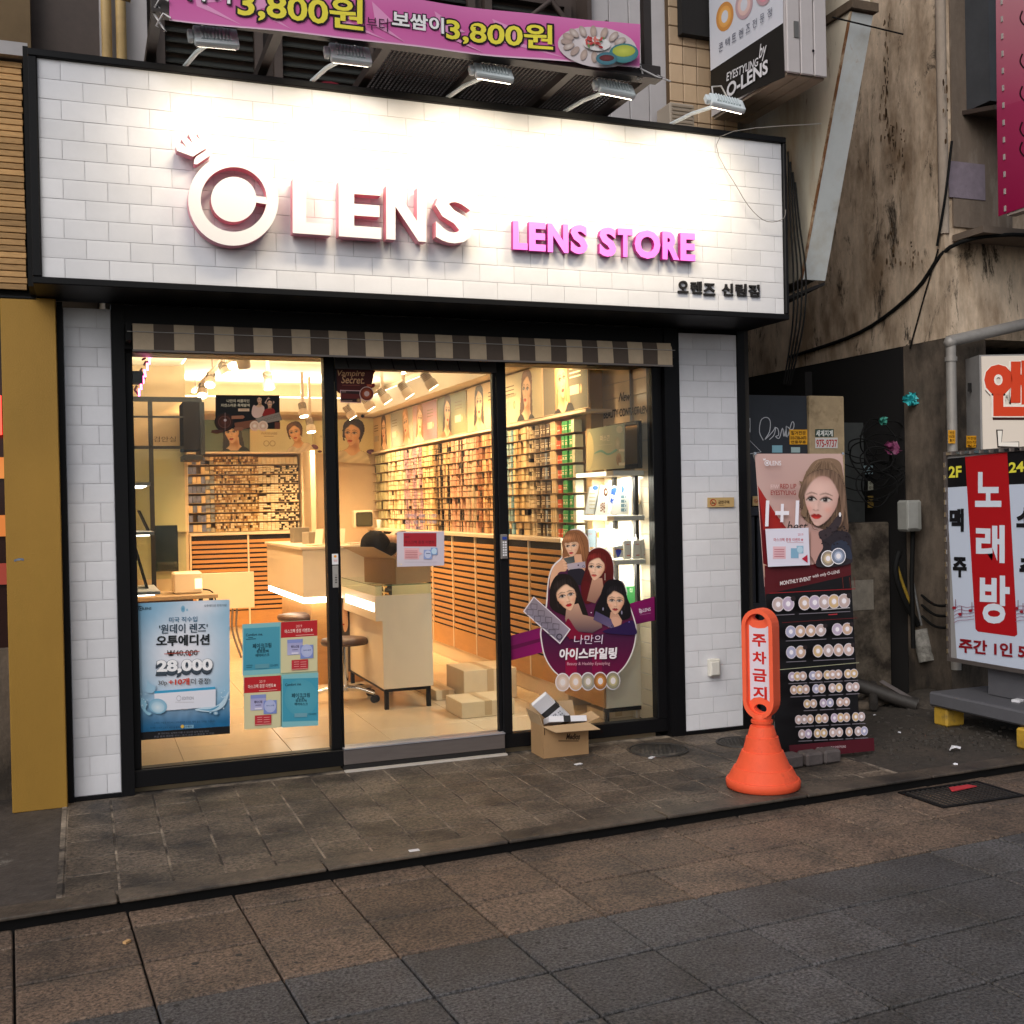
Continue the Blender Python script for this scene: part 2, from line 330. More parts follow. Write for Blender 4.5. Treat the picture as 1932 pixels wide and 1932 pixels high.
        comp((.012, .007, .006), 1.0*stroke([(x-w*1.12, y+.035-.03*(o_ > 0)), (x-w*.4, y-.085), (x+w*.4, y-.09), (x+w*1.18, y+.0-.02*(o_ > 0))], .036, .45)); comp((.10, .05, .04), .4*stroke([(x-w*.9, y+.05), (x, y+.085), (x+w*.9, y+.04)], .012))
        bc_ = np.clip(H*.8+.01, .015, .16); comp(bc_, .72*stroke([(x-w*1.2, y-.20+.03*(o_ < 0)), (x-w*.1, y-.265), (x+w*1.25, y-.21+.03*(o_ > 0))], .032, .55))
    for sx in (-1, 1): comp((.14, .04, .03), .7*ga(ex*1.8+sx*.075, .335, .034, .018))
    comp(D*.55, .5*stroke([(ex*1.25+.06, -.05), (ex*1.55+.06, .12), (ex*1.8+.10, .27)], .010)); comp(D*.5, .45*stroke([(ex*1.8-.11, .33), (ex*1.8, .365), (ex*1.8+.11, .33)], .012))
    mx, my = ex*1.5, .565
    comp(L*.72, area([(mx-.22, my), (mx-.08, my-.085), (mx, my-.06), (mx+.08, my-.085), (mx+.22, my), (mx, my+.02)], .025)); lo = area([(mx-.21, my+.01), (mx, my+.02), (mx+.21, my+.01), (mx+.1, my+.11), (mx, my+.13), (mx-.1, my+.11)], .025)
    comp(L*(1+.5*ga(mx-.02, my+.07, .08, .03))[..., None]*np.ones(3), lo); comp(L*.22, .8*stroke([(mx-.21, my+.002), (mx, my+.018), (mx+.21, my+.002)], .010))
    if fringe is None:
        p_ = .12 if int(ph) % 2 else -.14
        fringe = [(p_-.02, -1.22), (.5, -1.12), (.80, -.65), (.80, .1), (.74, .55), (.64, .62), (.655, .1), (.60, -.35), (.40, -.58), (p_+.02, -.80), (-.34, -.60), (-.58, -.36), (-.645, .1), (-.62, .6), (-.74, .5), (-.80, 0), (-.80, -.6), (-.52, -1.08)]
    fa = area(fringe, .05); comp(np.array([0, 0, 0]), .22*np.roll(fa, (1, 0), (0, 1))*(1-fa)); comp(hcol, fa)
    if P.k is None: return
    pts = [(cx+(a*ca-b*sa)*s, cy+(a*sa+b*ca)*s) for a, b in zip(X.ravel(), Y.ravel())]
    keep = (A[:-1, :-1]+A[1:, :-1]+A[:-1, 1:]+A[1:, 1:])/4 > .5; W1 = nx+1; rows_, cols_ = np.nonzero(keep); C_ = np.clip(rgb, 0, 1).reshape(-1, 3)
    used = np.zeros(len(C_), bool); qs = [(int(r*W1+c), int(r*W1+c+1), int((r+1)*W1+c+1), int((r+1)*W1+c)) for r, c in zip(rows_, cols_)]
    for q in qs:
        for v in q: used[v] = True
    idx = {}; P2 = []; C2 = []
    for v in np.nonzero(used)[0]: idx[int(v)] = len(P2); P2.append(pts[v]); C2.append(tuple(C_[v]))
    P._add(P2, [tuple(idx[v] for v in q) for q in qs], C2)
def lens(P, cx, cy, rx, ry, c='#c9a27a', c0='#eadfd6', rim='#8c7a70', pad=True):
    if pad: P.ell(cx, cy, rx*1.12, ry*1.12, '#eeeaf0')
    P.ell(cx, cy, rx, ry, c, rim, n=20); P.ell(cx, cy, rx*.62, ry*.62, c0, c, n=16); P.ell(cx, cy, rx*.36, ry*.36, '#efe9ee', n=14)
# ================================================================ MATERIALS
black = M('black_steel', (.004, .004, .005), .45, spec=.22, var=.15, vs=3)
black2 = M('black_paint', (.006, .006, .0065), .6, spec=.2, var=.2, vs=4)
alu = M('brushed_aluminium', (.22, .19, .18), .42, .7, var=.12, vs=5, streak=8)
white_tile = M('glazed_tile', (.705, .71, .75), .2, var=.06, vs=5, rand=.05, bump=.12, bs=22)
grout = M('grout', (.60, .59, .61), .9, var=.2, vs=8)
letter_w = M('white_letter', (.82, .80, .80), .35); 
pink_side = M('pink_letter_side', (.66, .25, .33), .45)
mag_face = glow('magenta_letter_face', (.86, .18, .72), .35); mag_side = M('magenta_letter_side', (.40, .012, .22), .5)
slab_brown = M('brown_granite', (.150, .102, .072), .66, var=.85, vs=85, rand=.2, bump=1, bs=110, col2=(.080, .060, .046), amt=.47, ms=3.1)
slab_grey = M('grey_granite', (.088, .083, .084), .66, var=.9, vs=90, rand=.2, bump=1, bs=110, col2=(.058, .053, .050), amt=.46, ms=2.6)
porch_m = M('porch_stone', (.122, .094, .070), .6, var=.8, vs=60, rand=.22, bump=1, bs=90, col2=(.034, .027, .022), amt=.48, ms=2.6)
kerb_m = M('kerb_stone', (.095, .073, .054), .6, var=.5, vs=40, rand=.2, bump=.8, bs=100, col2=(.03, .024, .02), amt=.5, ms=3)
mortar_l = M('light_mortar', (.32, .26, .20), .85, var=.5, vs=14, col2=(.03, .024, .02), amt=.55, ms=5)
mortar_d = M('dark_mortar', (.012, .011, .010), .9, var=.4, vs=30)
dirt = M('dirty_asphalt', (.042, .034, .027), .8, var=.6, vs=30, bump=1, bs=90, col2=(.062, .047, .035), amt=.42, ms=2.5)
asph = M('asphalt', (.045, .042, .04), .8, var=.4, vs=60, bump=.6, bs=120)
gold = M('gold_laminate', (.36, .20, .032), .48, .25, var=.12, vs=1.6, col2=(.33, .19, .03), amt=.34, ms=7, streak=.4, bump=.3, bs=130)
wood = M('weathered_slat', (.52, .30, .12), .7, var=.35, vs=12, rand=.38, streak=7, bump=.3, bs=60)
concrete = M('stained_render', (.66, .52, .385), .92, var=.28, vs=16, bump=1, bs=24, col2=(.30, .21, .135), amt=.48, ms=3.4, streak=.35, col3=(.055, .04, .028), amt3=.435, ms3=5)
conc_d = M('grimy_concrete', (.13, .10, .075), .92, var=.4, vs=9, bump=1, bs=34, col2=(.022, .017, .013), amt=.5, ms=2.2, streak=.5)
rust_w = M('rusty_white_sheet', (.62, .66, .66), .5, var=.06, vs=8, col2=(.50, .48, .42), amt=.45, ms=3, col3=(.38, .19, .07), amt3=.37, ms3=4)
rust_s = M('streaked_cream_sheet', (.62, .56, .45), .6, var=.12, vs=8, col2=(.40, .22, .08), amt=.42, ms=3.4, streak=.25, col3=(.20, .09, .035), amt3=.40, ms3=7)
dark_in = M('dark_recess', (.007, .006, .006), .9)  # near-black; also carries the shade of the passage and kerb gap
grey_w = M('pale_panel', (.44, .42, .43), .6, var=.08, vs=5)
brown_w = M('brown_timber', (.060, .042, .035), .6, var=.25, vs=9)
cable_m = M('black_cable', (.008, .008, .008), .7, spec=.15); cable_w = M('pale_cable', (.5, .48, .46), .5)
card = M('cardboard', (.36, .215, .10), .8, var=.09, vs=8); card_in = M('cardboard_inside', (.44, .30, .17), .85, var=.08, vs=9)
paper_w = M('white_paper', (.72, .72, .76), .6)
orange = M('orange_plastic', (.90, .125, .05), .6, var=.07, vs=8, bump=.15, bs=90, spec=.35)
lamp_w = M('white_lamp_housing', (.60, .66, .68), .4); chrome = M('chrome', (.75, .73, .7), .12, 1)
window_gl = glass('window_glass', (.97, .98, .97), .7, 1.42, .028)
thin_gl = glass('showcase_glass', (.86, .95, .90), 1, 1.4)

# ================================================================ GROUND
g = G(); g.box(-30, 30, -30, 30, -.30, -.052); gs = g.build('ground', asph, kind='structure', label='dark asphalt ground under and beyond the paving')
pav = thing('street_paving', 'large brown and grey granite slabs of the pedestrian street', None, kind='structure')
def ky(x): return -1.618+.040*x
th = R(3.3); U = Vector((math.cos(th), math.sin(th), 0)); W_ = Vector((-math.sin(th), math.cos(th), 0)); O = Vector((.574, -2.446, 0)); A, B = .3945, .345
bed = G(); c4 = [O+U*(-3.2)+W_*(-2.9), O+U*8+W_*(-2.9), O+U*8+W_*1.2, O+U*(-3.2)+W_*1.2]
bed.add([c+Vector((0, 0, z)) for z in (-.05, -.041) for c in c4], [(3, 2, 1, 0), (4, 5, 6, 7), (0, 1, 5, 4), (1, 2, 6, 5), (2, 3, 7, 6), (3, 0, 4, 7)])
bed.build('joint_bed', mortar_d, pav)
def slab_mesh(name, a, b, h, mat, bev=.003):
    g = G().box(0, a, 0, b, -h, 0); o = g.build(name, mat, None, bev); me = o.data; COL.objects.unlink(o); bpy.data.objects.remove(o); return me
sb = [slab_mesh('slab', A-.008, B-.012, .022, m, .004) for m in (slab_brown, slab_grey)]
sb3 = slab_mesh('slab', A-.007, .175-.007, .022, slab_brown, .004)
for j in range(-8, 3):
    for i in range(-5, 14):
        p = O+U*(i*A)+W_*(j*B)
        if p.x > 6.6: continue
        if j == 2:      # cut to the kerb line
            hh_ = min(.34, (-1.618+.040*(p.x+.2))-p.y-.006)
            if hh_ < .03: continue
            me = slab_mesh('slab', A-.008, hh_, .022, slab_brown, .004)
        else: me = sb[0 if j >= 0 else 1]
        o = link('paving_slab', me, pav); o.location = (p.x, p.y, -.02+random.uniform(-.0015, .0015)); o.rotation_euler = (random.uniform(-.003, .003), random.uniform(-.003, .003), th)
# porch
por = thing('porch_paving', 'small dark stone tiles of the raised strip before the shop', None, kind='structure')
G().prism([(-.105, ky(-.105)+.085, -.05), (4.0, ky(4.0)+.085, -.05), (4.0, .06, -.05), (-.105, .06, -.05)], (0, 0, .0772)).build('mortar_bed', mortar_l, por)
rows = [-1.49, -1.245, -1.0, -.75, -.51, -.27, -.02]
pm = {}
for r in range(6):
    h = rows[r+1]-rows[r]
    for k in range(20):
        key = r; ys = max(rows[r], ky(-.10+k*.2035+.2)+.088); hk = rows[r+1]-ys
        if r == 0: key = (0, k)
        if key not in pm: pm[key] = slab_mesh('porch_tile', .2035-.009, hk-.009, .02, porch_m, .0025)
        o = link('porch_tile', pm[key], por); o.location = (-.10+k*.2035+.004, ys+.003, .030+random.uniform(-.001, .0008))
ke = thing('kerb', 'long dark kerb stones along the porch edge above the street', None, kind='structure')
def ky(x): return -1.618+.040*x
km = slab_mesh('kerb_stone', .792, .135, .014, kerb_m, .004)
for k in range(10):
    x = -2.3+k*.8
    if x < 5.6:
        o = link('kerb_stone', km, ke); o.location = (x, ky(x)-.012, .0335); o.rotation_euler = (0, 0, .040)
G().prism([(-2.4, ky(-2.4)+.060, -.05), (6, ky(6)+.060, -.05), (6, ky(6)+.11, -.05), (-2.4, ky(-2.4)+.11, -.05)], (0, 0, .047)).build('kerb_core', dark_in, ke)  # near-black colour paints the shade under the kerb overhang
# patched concrete left, dirty ground right
def rough_sheet(name, x0, x1, yf, y1, z, nx, ny, amp, mat, **k):
    g = G(); vs = []
    for j in range(ny+1):
        for i in range(nx+1):
            x = x0+(x1-x0)*i/nx; y = yf(x)+(y1-yf(x))*j/ny
            e = 0 if (i in (0,) or j == 0) else 1
            vs.append((x, y, z+e*(random.random()-.5)*amp))
    fs = [(j*(nx+1)+i, j*(nx+1)+i+1, (j+1)*(nx+1)+i+1, (j+1)*(nx+1)+i) for j in range(ny) for i in range(nx)]
    g.add(vs, fs, True); return g.build(name, mat, kind='structure', **k)
rough_sheet('alley_ground', 3.99, 9, lambda x: ky(x)+.115, 5, .024, 90, 90, .012, dirt, label='dirty rubble-strewn ground between the shop and the next building')
patch = M('patched_concrete', (.058, .048, .042), .7, var=.5, vs=16, bump=1, bs=50, col2=(.02, .018, .017), amt=.45, ms=2.2, col3=(.20, .185, .16), amt3=.40, ms3=3)
rough_sheet('doorstep_ground', -4, -.125, lambda x: ky(x)+.115, 3, .026, 60, 60, .004, patch, label='cracked patched concrete left of the porch tiles')
box('joint_strip', mortar_l, -.125, -.104, -1.5, -.03, -.02, .031, por)
# drain grate in the street
gr = thing('drain_grate', 'square street drain grate with litter at the kerb on the right', 'drain', (4.1, -1.66, -.018))
cx, cy = 4.1, -1.66
for x0, x1, y0, y1 in ((-.26, .26, -.16, -.14), (-.26, .26, .14, .16), (-.26, -.24, -.14, .14), (.24, .26, -.14, .14)):
    box('frame', black2, cx+x0, cx+x1, cy+y0, cy+y1, -.019, -.012, gr)
for k in range(15): box('bar', M('cast_iron', (.035, .032, .03), .6, .3, var=.3, vs=20), cx-.225+k*.032, cx-.212+k*.032, cy-.139, cy+.139, -.019, -.014, gr)
G().prism([(4.08, -1.62, -.012), (4.26, -1.60, -.010), (4.24, -1.56, -.010), (4.12, -1.555, -.012)], (0, 0, .004)).build('litter_scrap', M('red_scrap', (.5, .03, .04), .6), label='red and white wrapper scrap lying on the drain grate', cat='litter')
# manhole covers
def manhole(x, y, r, label):
    t = thing('manhole_cover', label, 'manhole cover', (x, y, .031))
    iron = M('cast_iron', (.035, .032, .03), .6, .3, var=.3, vs=20)
    G().lathe([(r, 0), (r, .006), (r-.016, .006), (r-.016, .001)], (x, y, .031), 40, cap=False).build('rim', iron, t)
    G().lathe([(r-.018, .0), (r-.018, .004), (.001, .004)], (x, y, .031), 40).build('lid', M('lid_iron', (.05, .045, .04), .65, .3, var=.5, vs=25, col2=(.14, .12, .10), amt=.42, ms=9), t)
    g = G()
    for i in range(-5, 6):
        for j in range(-5, 6):
            a, b = x+i*r/6.2+(j % 2)*r/12, y+j*r/6.2
            if math.hypot(a-x, b-y) < r*.8: g.box(a-.007, a+.007, b-.005, b+.005, .034, .037)
    g.build('tread_studs', iron, t, kind='stuff')
manhole(3.12, -.30, .18, 'worn iron manhole cover on the porch between cardboard box and right pillar')
manhole(3.66, -.34, .15, 'smaller iron manhole cover on the porch beside the orange cone')

# ================================================================ SHOPFRONT
shop = thing('shop_building', 'single storey shopfront with white tiled pillars, black frames and lit interior', 'building', (0, 0, .03))
tm = {}
def tile_mesh(w, h, d=.0035, b=.011):
    k = (round(w, 3), round(h, 3))
    if k not in tm:
        g = G(); j = .0012
        x0, x1, z0, z1 = j, w-j, j, h-j
        g.add([(x0, 0, z0), (x1, 0, z0), (x1, 0, z1), (x0, 0, z1), (x0, -.003, z0), (x1, -.003, z0), (x1, -.003, z1), (x0, -.003, z1),
               (x0+b, -d, z0+b), (x1-b, -d, z0+b), (x1-b, -d, z1-b), (x0+b, -d, z1-b)],
              [(0, 1, 5, 4), (1, 2, 6, 5), (2, 3, 7, 6), (3, 0, 4, 7), (4, 5, 9, 8), (5, 6, 10, 9), (6, 7, 11, 10), (7, 4, 8, 11), (8, 9, 10, 11)])
        o = g.build('tile', white_tile); tm[k] = o.data; COL.objects.unlink(o); bpy.data.objects.remove(o)
    return tm[k]
def tiling(parent, x0, x1, z0, z1, y, tw, chs, offs):
    n = max(1, round((z1-z0)/chs)); h = (z1-z0)/n
    for k in range(n):
        xs = [x0]; x = x0+offs[k % len(offs)]
        while x < x1-.01:
            if x > x0+.005: xs.append(x)
            x += tw
        xs.append(x1)
        for a, b in zip(xs, xs[1:]):
            o = link('tile', tile_mesh(b-a, h), parent)
            o.location = Vector((a, y+random.uniform(-.0006, .0006), z0+k*h))-wl(parent)
            o.rotation_euler = (random.uniform(-.0035, .0035), 0, random.uniform(-.0025, .0025))
for x0, x1, offs, ztop in ((-.07, .158, (.157, .076), 2.535), (3.477, 3.897, (.10, .2), 2.535)):
    pl = box('tiled_pillar', grout, x0, x1, .0, .30, .05, ztop, shop)
    tiling(pl, x0+.002, x1-.002, .052, ztop, -.0005, .2, .0985, offs)
for x0, x1, y0, y1, z0, z1 in ((-.098, -.071, -.02, .3, .02, 2.56), (.159, .222, -.012, .3, .02, 2.56), (3.372, 3.476, -.01, .3, .02, 2.56), (3.898, 3.95, -.012, .3, .02, 2.56),
                               (-.07, .158, -.012, .3, .02, .049), (3.477, 3.897, -.012, .3, .02, .049), (.223, 3.371, .0, .3, 2.335, 2.56)):
    box('black_trim', black, x0, x1, y0, y1, z0, z1, shop)
# shop fitting: fixed windows, sliding door
def window(x0, x1, z0, z1, l, r, b, t, label):
    t_ = thing('display_window', label, 'window', ((x0+x1)/2, .05, z0))
    box('frame', black, x0, x1, .03, .10, z0, z0+b, t_, .003); box('frame', black, x0, x1, .03, .10, z1-t, z1, t_, .003)
    box('frame', black, x0, x0+l, .028, .102, z0+b, z1-t, t_, .003); box('frame', black, x1-r, x1, .028, .102, z0+b, z1-t, t_, .003)
    box('pane', window_gl, x0+l, x1-r, .052, .058, z0+b, z1-t, t_)
    return t_
wL = window(.223, 1.318, .058, 2.334, .037, .058, .096, .012, 'large left display window with blue price poster on its glass')
box('lower_rail', black, .20, 1.318, .005, .029, .062, .15, wL, .003)
wR = window(2.277, 3.371, .058, 2.334, .058, .068, .082, .012, 'large right display window with round group portrait sticker')
dr = thing('sliding_door', 'central glass sliding door with aluminium threshold, paper notice taped on it', 'door', (1.8, .05, .03))
box('threshold', alu, 1.32, 2.275, .0, .10, .065, .150, dr, .004)
box('track', M('pale_track', (.5, .46, .42), .5), 1.32, 2.275, -.035, .0, .031, .040, dr)
box('track_gap', dark_in, 1.32, 2.275, .0, .10, .035, .064, dr)
box('threshold_top', M('light_sill', (.40, .40, .44), .35, .4), 1.32, 2.275, -.004, .10, .151, .158, dr)
box('lintel', M('grey_lintel', (.035, .032, .032), .5, var=.2), 1.32, 2.275, .02, .10, 2.262, 2.334, dr)
for k in range(7): G().prism([(1.38+k*.13, .019, 2.325), (1.386+k*.13, .019, 2.325), (1.402+k*.13, .019, 2.268), (1.396+k*.13, .019, 2.268)], (0, -.002, 0)).build('lintel_line', dark_in, dr)
box('door_stile', black, 1.322, 1.334, .04, .075, .158, 2.262, dr); box('door_stile', black, 2.255, 2.2745, .04, .075, .158, 2.262, dr)
box('pane', window_gl, 1.334, 2.255, .055, .061, .158, 2.262, dr)
# small fittings on the stiles
t = thing('door_keypad', 'grey entry keypad with twelve buttons on the right door post', 'keypad', (2.297, .0, 1.24))
box('housing', M('grey_plastic', (.16, .15, .15), .4), 2.277, 2.318, .004, .028, 1.172, 1.316, t, .004)
for i in range(6):
    for j in range(2): box('button', paper_w, 2.286+j*.014, 2.295+j*.014, -.0, .004, 1.19+i*.015, 1.20+i*.015, t)
box('display', M('keypad_blue', (.03, .06, .3), .2), 2.284, 2.311, .001, .004, 1.285, 1.302, t)
box('door_sign', M('grey_label', (.30, .29, .28), .4), 1.284, 1.316, .021, .028, 1.05, 1.172, None, .002, label='narrow grey vertical label on the left door post', cat='label')
ps = box('door_sticker', paper_w, 1.283, 1.317, .023, .028, 1.178, 1.237, None, label='small white sticker with orange mark above the grey label', cat='sticker')
pp = pr_y('S3', .0225); pp.ell(96, 345, 10, 9, '#e8a23c'); pp.rect(84, 370, 112, 374, '#d0857c'); pp.rect(86, 380, 110, 383, '#c8a0a0')
for i in range(6): pp.rect(94, 440+i*17, 110, 450+i*17, '#555250')
pp.build('sticker_print', ps)
# awning: striped valance
aw = thing('roller_awning', 'rolled awning with grey and cream checked valance above the shop windows', 'awning', (1.8, -.12, 2.43))
cream = M('cream_canvas', (.46, .36, .25), .85, var=.1, vs=14, bump=.3, bs=200); greyc = M('grey_canvas', (.085, .062, .048), .85, var=.1, vs=14, bump=.3, bs=200)
for k in range(31):
    x0 = .258+k*.0998; m = cream if k % 2 == 0 else greyc; dz = .004*math.sin(k*.5); dy = .004*math.sin(k*.9)
    g = G(); g.add([(x0, -.150+dy, 2.312+dz), (x0+.0998, -.150+dy, 2.312+dz), (x0+.0998, -.146, 2.402), (x0, -.146, 2.402), (x0+.0998, -.135, 2.446), (x0, -.135, 2.446),
                    (x0, -.143+dy, 2.312+dz), (x0+.0998, -.143+dy, 2.312+dz), (x0+.0998, -.128, 2.446), (x0, -.128, 2.446)],
                   [(0, 1, 2, 3), (3, 2, 4, 5), (7, 6, 9, 8), (0, 6, 7, 1), (5, 4, 8, 9), (0, 3, 5, 9, 6), (1, 7, 8, 4, 2)])
    g.build('fabric_stripe', m, aw)
    G().add([(x0, -.128, 2.445), (x0+.0998, -.128, 2.445), (x0+.0998, .0, 2.462), (x0, .0, 2.462)], [(0, 1, 2, 3)]).build('roof_stripe', m, aw)
box('hem', M('hem_grey', (.16, .14, .13), .7), .255, 3.352, -.153, -.141, 2.303, 2.313, aw)
tube('seam_cord', M('cord', (.4, .38, .36), .6), [(.23, -.149, 2.403), (3.37, -.149, 2.403)], .0022, aw, 5)
for x in (.238, 3.36): box('end_bracket', black2, x-.012, x+.012, -.14, .0, 2.36, 2.45, aw)
# sign box
sg = thing('shop_sign', 'wide white tiled sign box with black frame and raised white letters over the shopfront', 'sign', (1.9, -.2, 2.565))
box('case', black2, -.185, 3.98, -.424, .0, 2.575, 3.645, sg)
for a in ((-.19, 3.985, 3.622, 3.657), (-.19, 3.985, 2.565, 2.598)): box('frame', black, a[0], a[1], -.452, .002, a[2], a[3], sg, .004)
box('frame', black, -.19, -.152, -.452, .0, 2.599, 3.621, sg, .004); box('frame', black, 3.962, 3.985, -.452, .0, 2.599, 3.621, sg, .004)
bk = box('tile_backing', grout, -.151, 3.961, -.4285, -.4245, 2.599, 3.621, sg)
tiling(bk, -.15, 3.96, 2.600, 3.620, -.4289, .1975, .0927, (.10, .197))
def letter(s, reg, x0, x1, y0, y1, sl, yp, depth, mf, ms, parent, name, bold=.02):
    """raised letter: tabs in detail view reg, standing on plane y = yp, depth thick"""
    P0 = Vector((0, yp, 0)); n = Vector((0, 1, 0)); vs, fs = glyphs(s, bold)
    g = G(); pts = [trace(reg, x0+(x1-x0)*u, y0+(x1-x0)*u*sl+(y1-y0)*(1-v), P0, n) for u, v in vs]
    return solid(pts, fs, depth, mf, ms, parent, name)
def solid(pts, fs, depth, mf, ms, parent, name):
    bm = bmesh.new(); bv = [bm.verts.new(p) for p in pts]
    for f in fs:
        try: bm.faces.new([bv[i] for i in f])
        except ValueError: pass
    bmesh.ops.remove_doubles(bm, verts=bm.verts, dist=1e-5)
    for f in bm.faces:
        if f.normal.y > 0: f.normal_flip()
    ex = bmesh.ops.extrude_face_region(bm, geom=bm.faces[:], use_keep_orig=True)
    for v in ex['geom']:
        if isinstance(v, bmesh.types.BMVert): v.co.y += depth
    bm.normal_update()
    bmesh.ops.recalc_face_normals(bm, faces=bm.faces)
    o0 = wl(parent)
    for f in bm.faces: f.material_index = 0 if abs(f.normal.y) > .5 and f.calc_center_median().y < min(p.y for p in pts)+depth*.4 else 1
    for v in bm.verts: v.co -= o0
    me = bpy.data.meshes.new(name); bm.to_mesh(me); bm.free(); me.materials.append(mf); me.materials.append(ms)
    return link(name, me, parent)
YL = -.515
for s, x0, x1, y0, y1, sl in (('L', 1518, 1715, 925, 1208, .07), ('E', 1757, 1978, 940, 1225, .07)):
    letter(s, 'R1', x0, x1, y0, y1, sl, YL, .065, letter_w, pink_side, sg, 'raised_letter', .035)
letter('N', 'R2', 247, 455, 962, 1240, .07, YL, .065, letter_w, pink_side, sg, 'raised_letter', .035)
letter('S', 'R2', 502, 695, 985, 1255, .07, YL, .065, letter_w, pink_side, sg, 'raised_letter', .035)
for s, x0, x1, y0, y1 in (('L', 905, 980, 1145, 1292), ('E', 988, 1074, 1150, 1299), ('N', 1085, 1192, 1157, 1306), ('S', 1204, 1292, 1163, 1314),
                          ('S', 1353, 1440, 1176, 1328), ('T', 1449, 1525, 1183, 1330), ('O', 1535, 1669, 1189, 1338), ('R', 1680, 1768, 1199, 1344), ('E', 1773, 1850, 1206, 1350)):
    letter(s, 'R2', x0, x1, y0, y1, .06, -.475, .032, mag_face, mag_side, sg, 'magenta_letter', .045)
for s, x0, x1, y0 in (('오', 6, 64, 1562), ('렌', 78, 140, 1566), ('즈', 150, 213, 1577), ('신', 252, 313, 1578), ('림', 328, 388, 1580), ('점', 400, 460, 1584)):
    letter(s, 'R3', x0, x1, y0, y0+68, .04, -.445, .010, M('black_letter', (.012, .01, .01), .5), black2, sg, 'small_black_letter', .03)
# ring-shaped O with inner disc, bar and crown
def outline(reg, pts, yp, depth, name):
    P0 = Vector((0, yp, 0)); q = [trace(reg, a, b, P0, Vector((0, 1, 0))) for a, b in pts]
    return solid(q, [tuple(range(len(q)))], depth, letter_w, pink_side, sg, name)
def arc(cx, cy, rx, ry, a0, a1, n): return [(cx+rx*math.cos(R(a0+(a1-a0)*i/n)), cy+ry*math.sin(R(a0+(a1-a0)*i/n))) for i in range(n+1)]
cx, cy = 1212, 1034
n = 56; P0 = Vector((0, YL, 0))
outer = [trace('R1', *p, P0, Vector((0, 1, 0))) for p in arc(cx-2, cy+4, 234, 236, 0, 360, n)[:-1]]
inner = [trace('R1', *p, P0, Vector((0, 1, 0))) for p in arc(cx, cy, 171, 168, 0, 360, n)[:-1]]
solid(outer+inner, [(i, (i+1) % n, n+(i+1) % n, n+i) for i in range(n)], .065, letter_w, pink_side, sg, 'logo_ring')
outline('R1', arc(cx, cy, 118, 117, 8, 352, 40)+[(1380, 1022), (1386, 1060)][::1], YL-.001, .064, 'logo_disc')
cr = [(1002, 845), (985, 800), (975, 812), (950, 800), (918, 782), (912, 762), (925, 742), (945, 745), (968, 766), (955, 735), (940, 722), (945, 708), (958, 706), (968, 716), (998, 742), (985, 705), (975, 692), (985, 684), (998, 690), (1040, 726), (1030, 700), (1022, 694), (1028, 682), (1042, 684), (1062, 705), (1070, 770), (1010, 812)]
cr = [(1000, 812), (960, 797), (918, 782), (912, 760), (926, 742), (946, 746), (970, 767), (940, 722), (945, 707), (960, 706), (1000, 742), (975, 693), (990, 684), (1002, 692), (1042, 727), (1021, 693), (1030, 682), (1045, 686), (1070, 768)]
outline('R1', cr, YL, .062, 'crown')
outline('R1', [(1008, 828), (1018, 812), (1068, 780), (1096, 790), (1090, 806), (1022, 852), (1006, 850)], YL, .062, 'crown_band')
# floodlights
def flood(x, yaw, lit, label, tilt=48):
    t = thing('floodlight', label, 'floodlight', (x, -.45, 3.66), 'floodlights over the shop sign')
    hx, hz = x+.06, 3.63
    tube('arm', lamp_w, [(x-.04, -.43, 3.662), (x, -.60, 3.67), (hx, -.80, hz+.03)], .011, t)
    m = Matrix.Translation((hx, -.86, hz+.01)) @ Matrix.Rotation(R(tilt), 4, 'X') @ Matrix.Rotation(R(yaw), 4, 'Z')
    G().box(-.10, .10, -.055, .055, -.012, .022, m=m).build('head', lamp_w, t, .012, seg=2)
    for k in range(9): G().box(-.07+k*.016, -.063+k*.016, -.035, .035, .022, .032, m=m).build('fin', lamp_w, t)
    G().box(-.085, .085, -.045, .045, -.016, -.0125, m=m).build('lens', glow('flood_lens', (1, .9, .68), 9) if lit else M('dead_lens', (.5, .5, .45), .2), t)
    G().box(-.125, -.102, -.03, .03, -.014, .018, m=m).build('driver_box', lamp_w, t, .004)
    tube('cable', cable_w, [(hx-.06, -.83, hz+.03), (hx-.05, -.80, hz+.12), (hx+.02, -.78, hz+.14), (hx+.06, -.80, hz+.05)], .005, t, 6)
    if lit:
        ld = bpy.data.lights.new('flood_light', 'AREA'); ld.shape = 'RECTANGLE'; ld.size = .30; ld.size_y = .12; ld.energy = lit; ld.color = (1, .83, .58); ld.spread = R(130)
        lo = bpy.data.objects.new('flood_light', ld); COL.objects.link(lo); lo.parent = t
        lo.location = Vector((hx, -.89, hz-.075))-wl(t); d = Vector((hx-.05, -.43, 3.05))-Vector((hx, -.89, hz-.075)); lo.rotation_euler = d.to_track_quat('-Z', 'Y').to_euler()
FL = 4.5
flood(.555, 3, FL*.45, 'white floodlight at the left end of the row over the sign', 62)
flood(1.175, 0, FL*.8, 'white floodlight second from the left, under the pink banner digits', 60)
flood(1.90, -5, FL, 'lit white floodlight in the middle of the row over the sign')
flood(2.58, -8, FL, 'lit white floodlight at the right end of the balcony')
flood(3.25, -12, FL*.9, 'white floodlight under the projecting black and white sign')
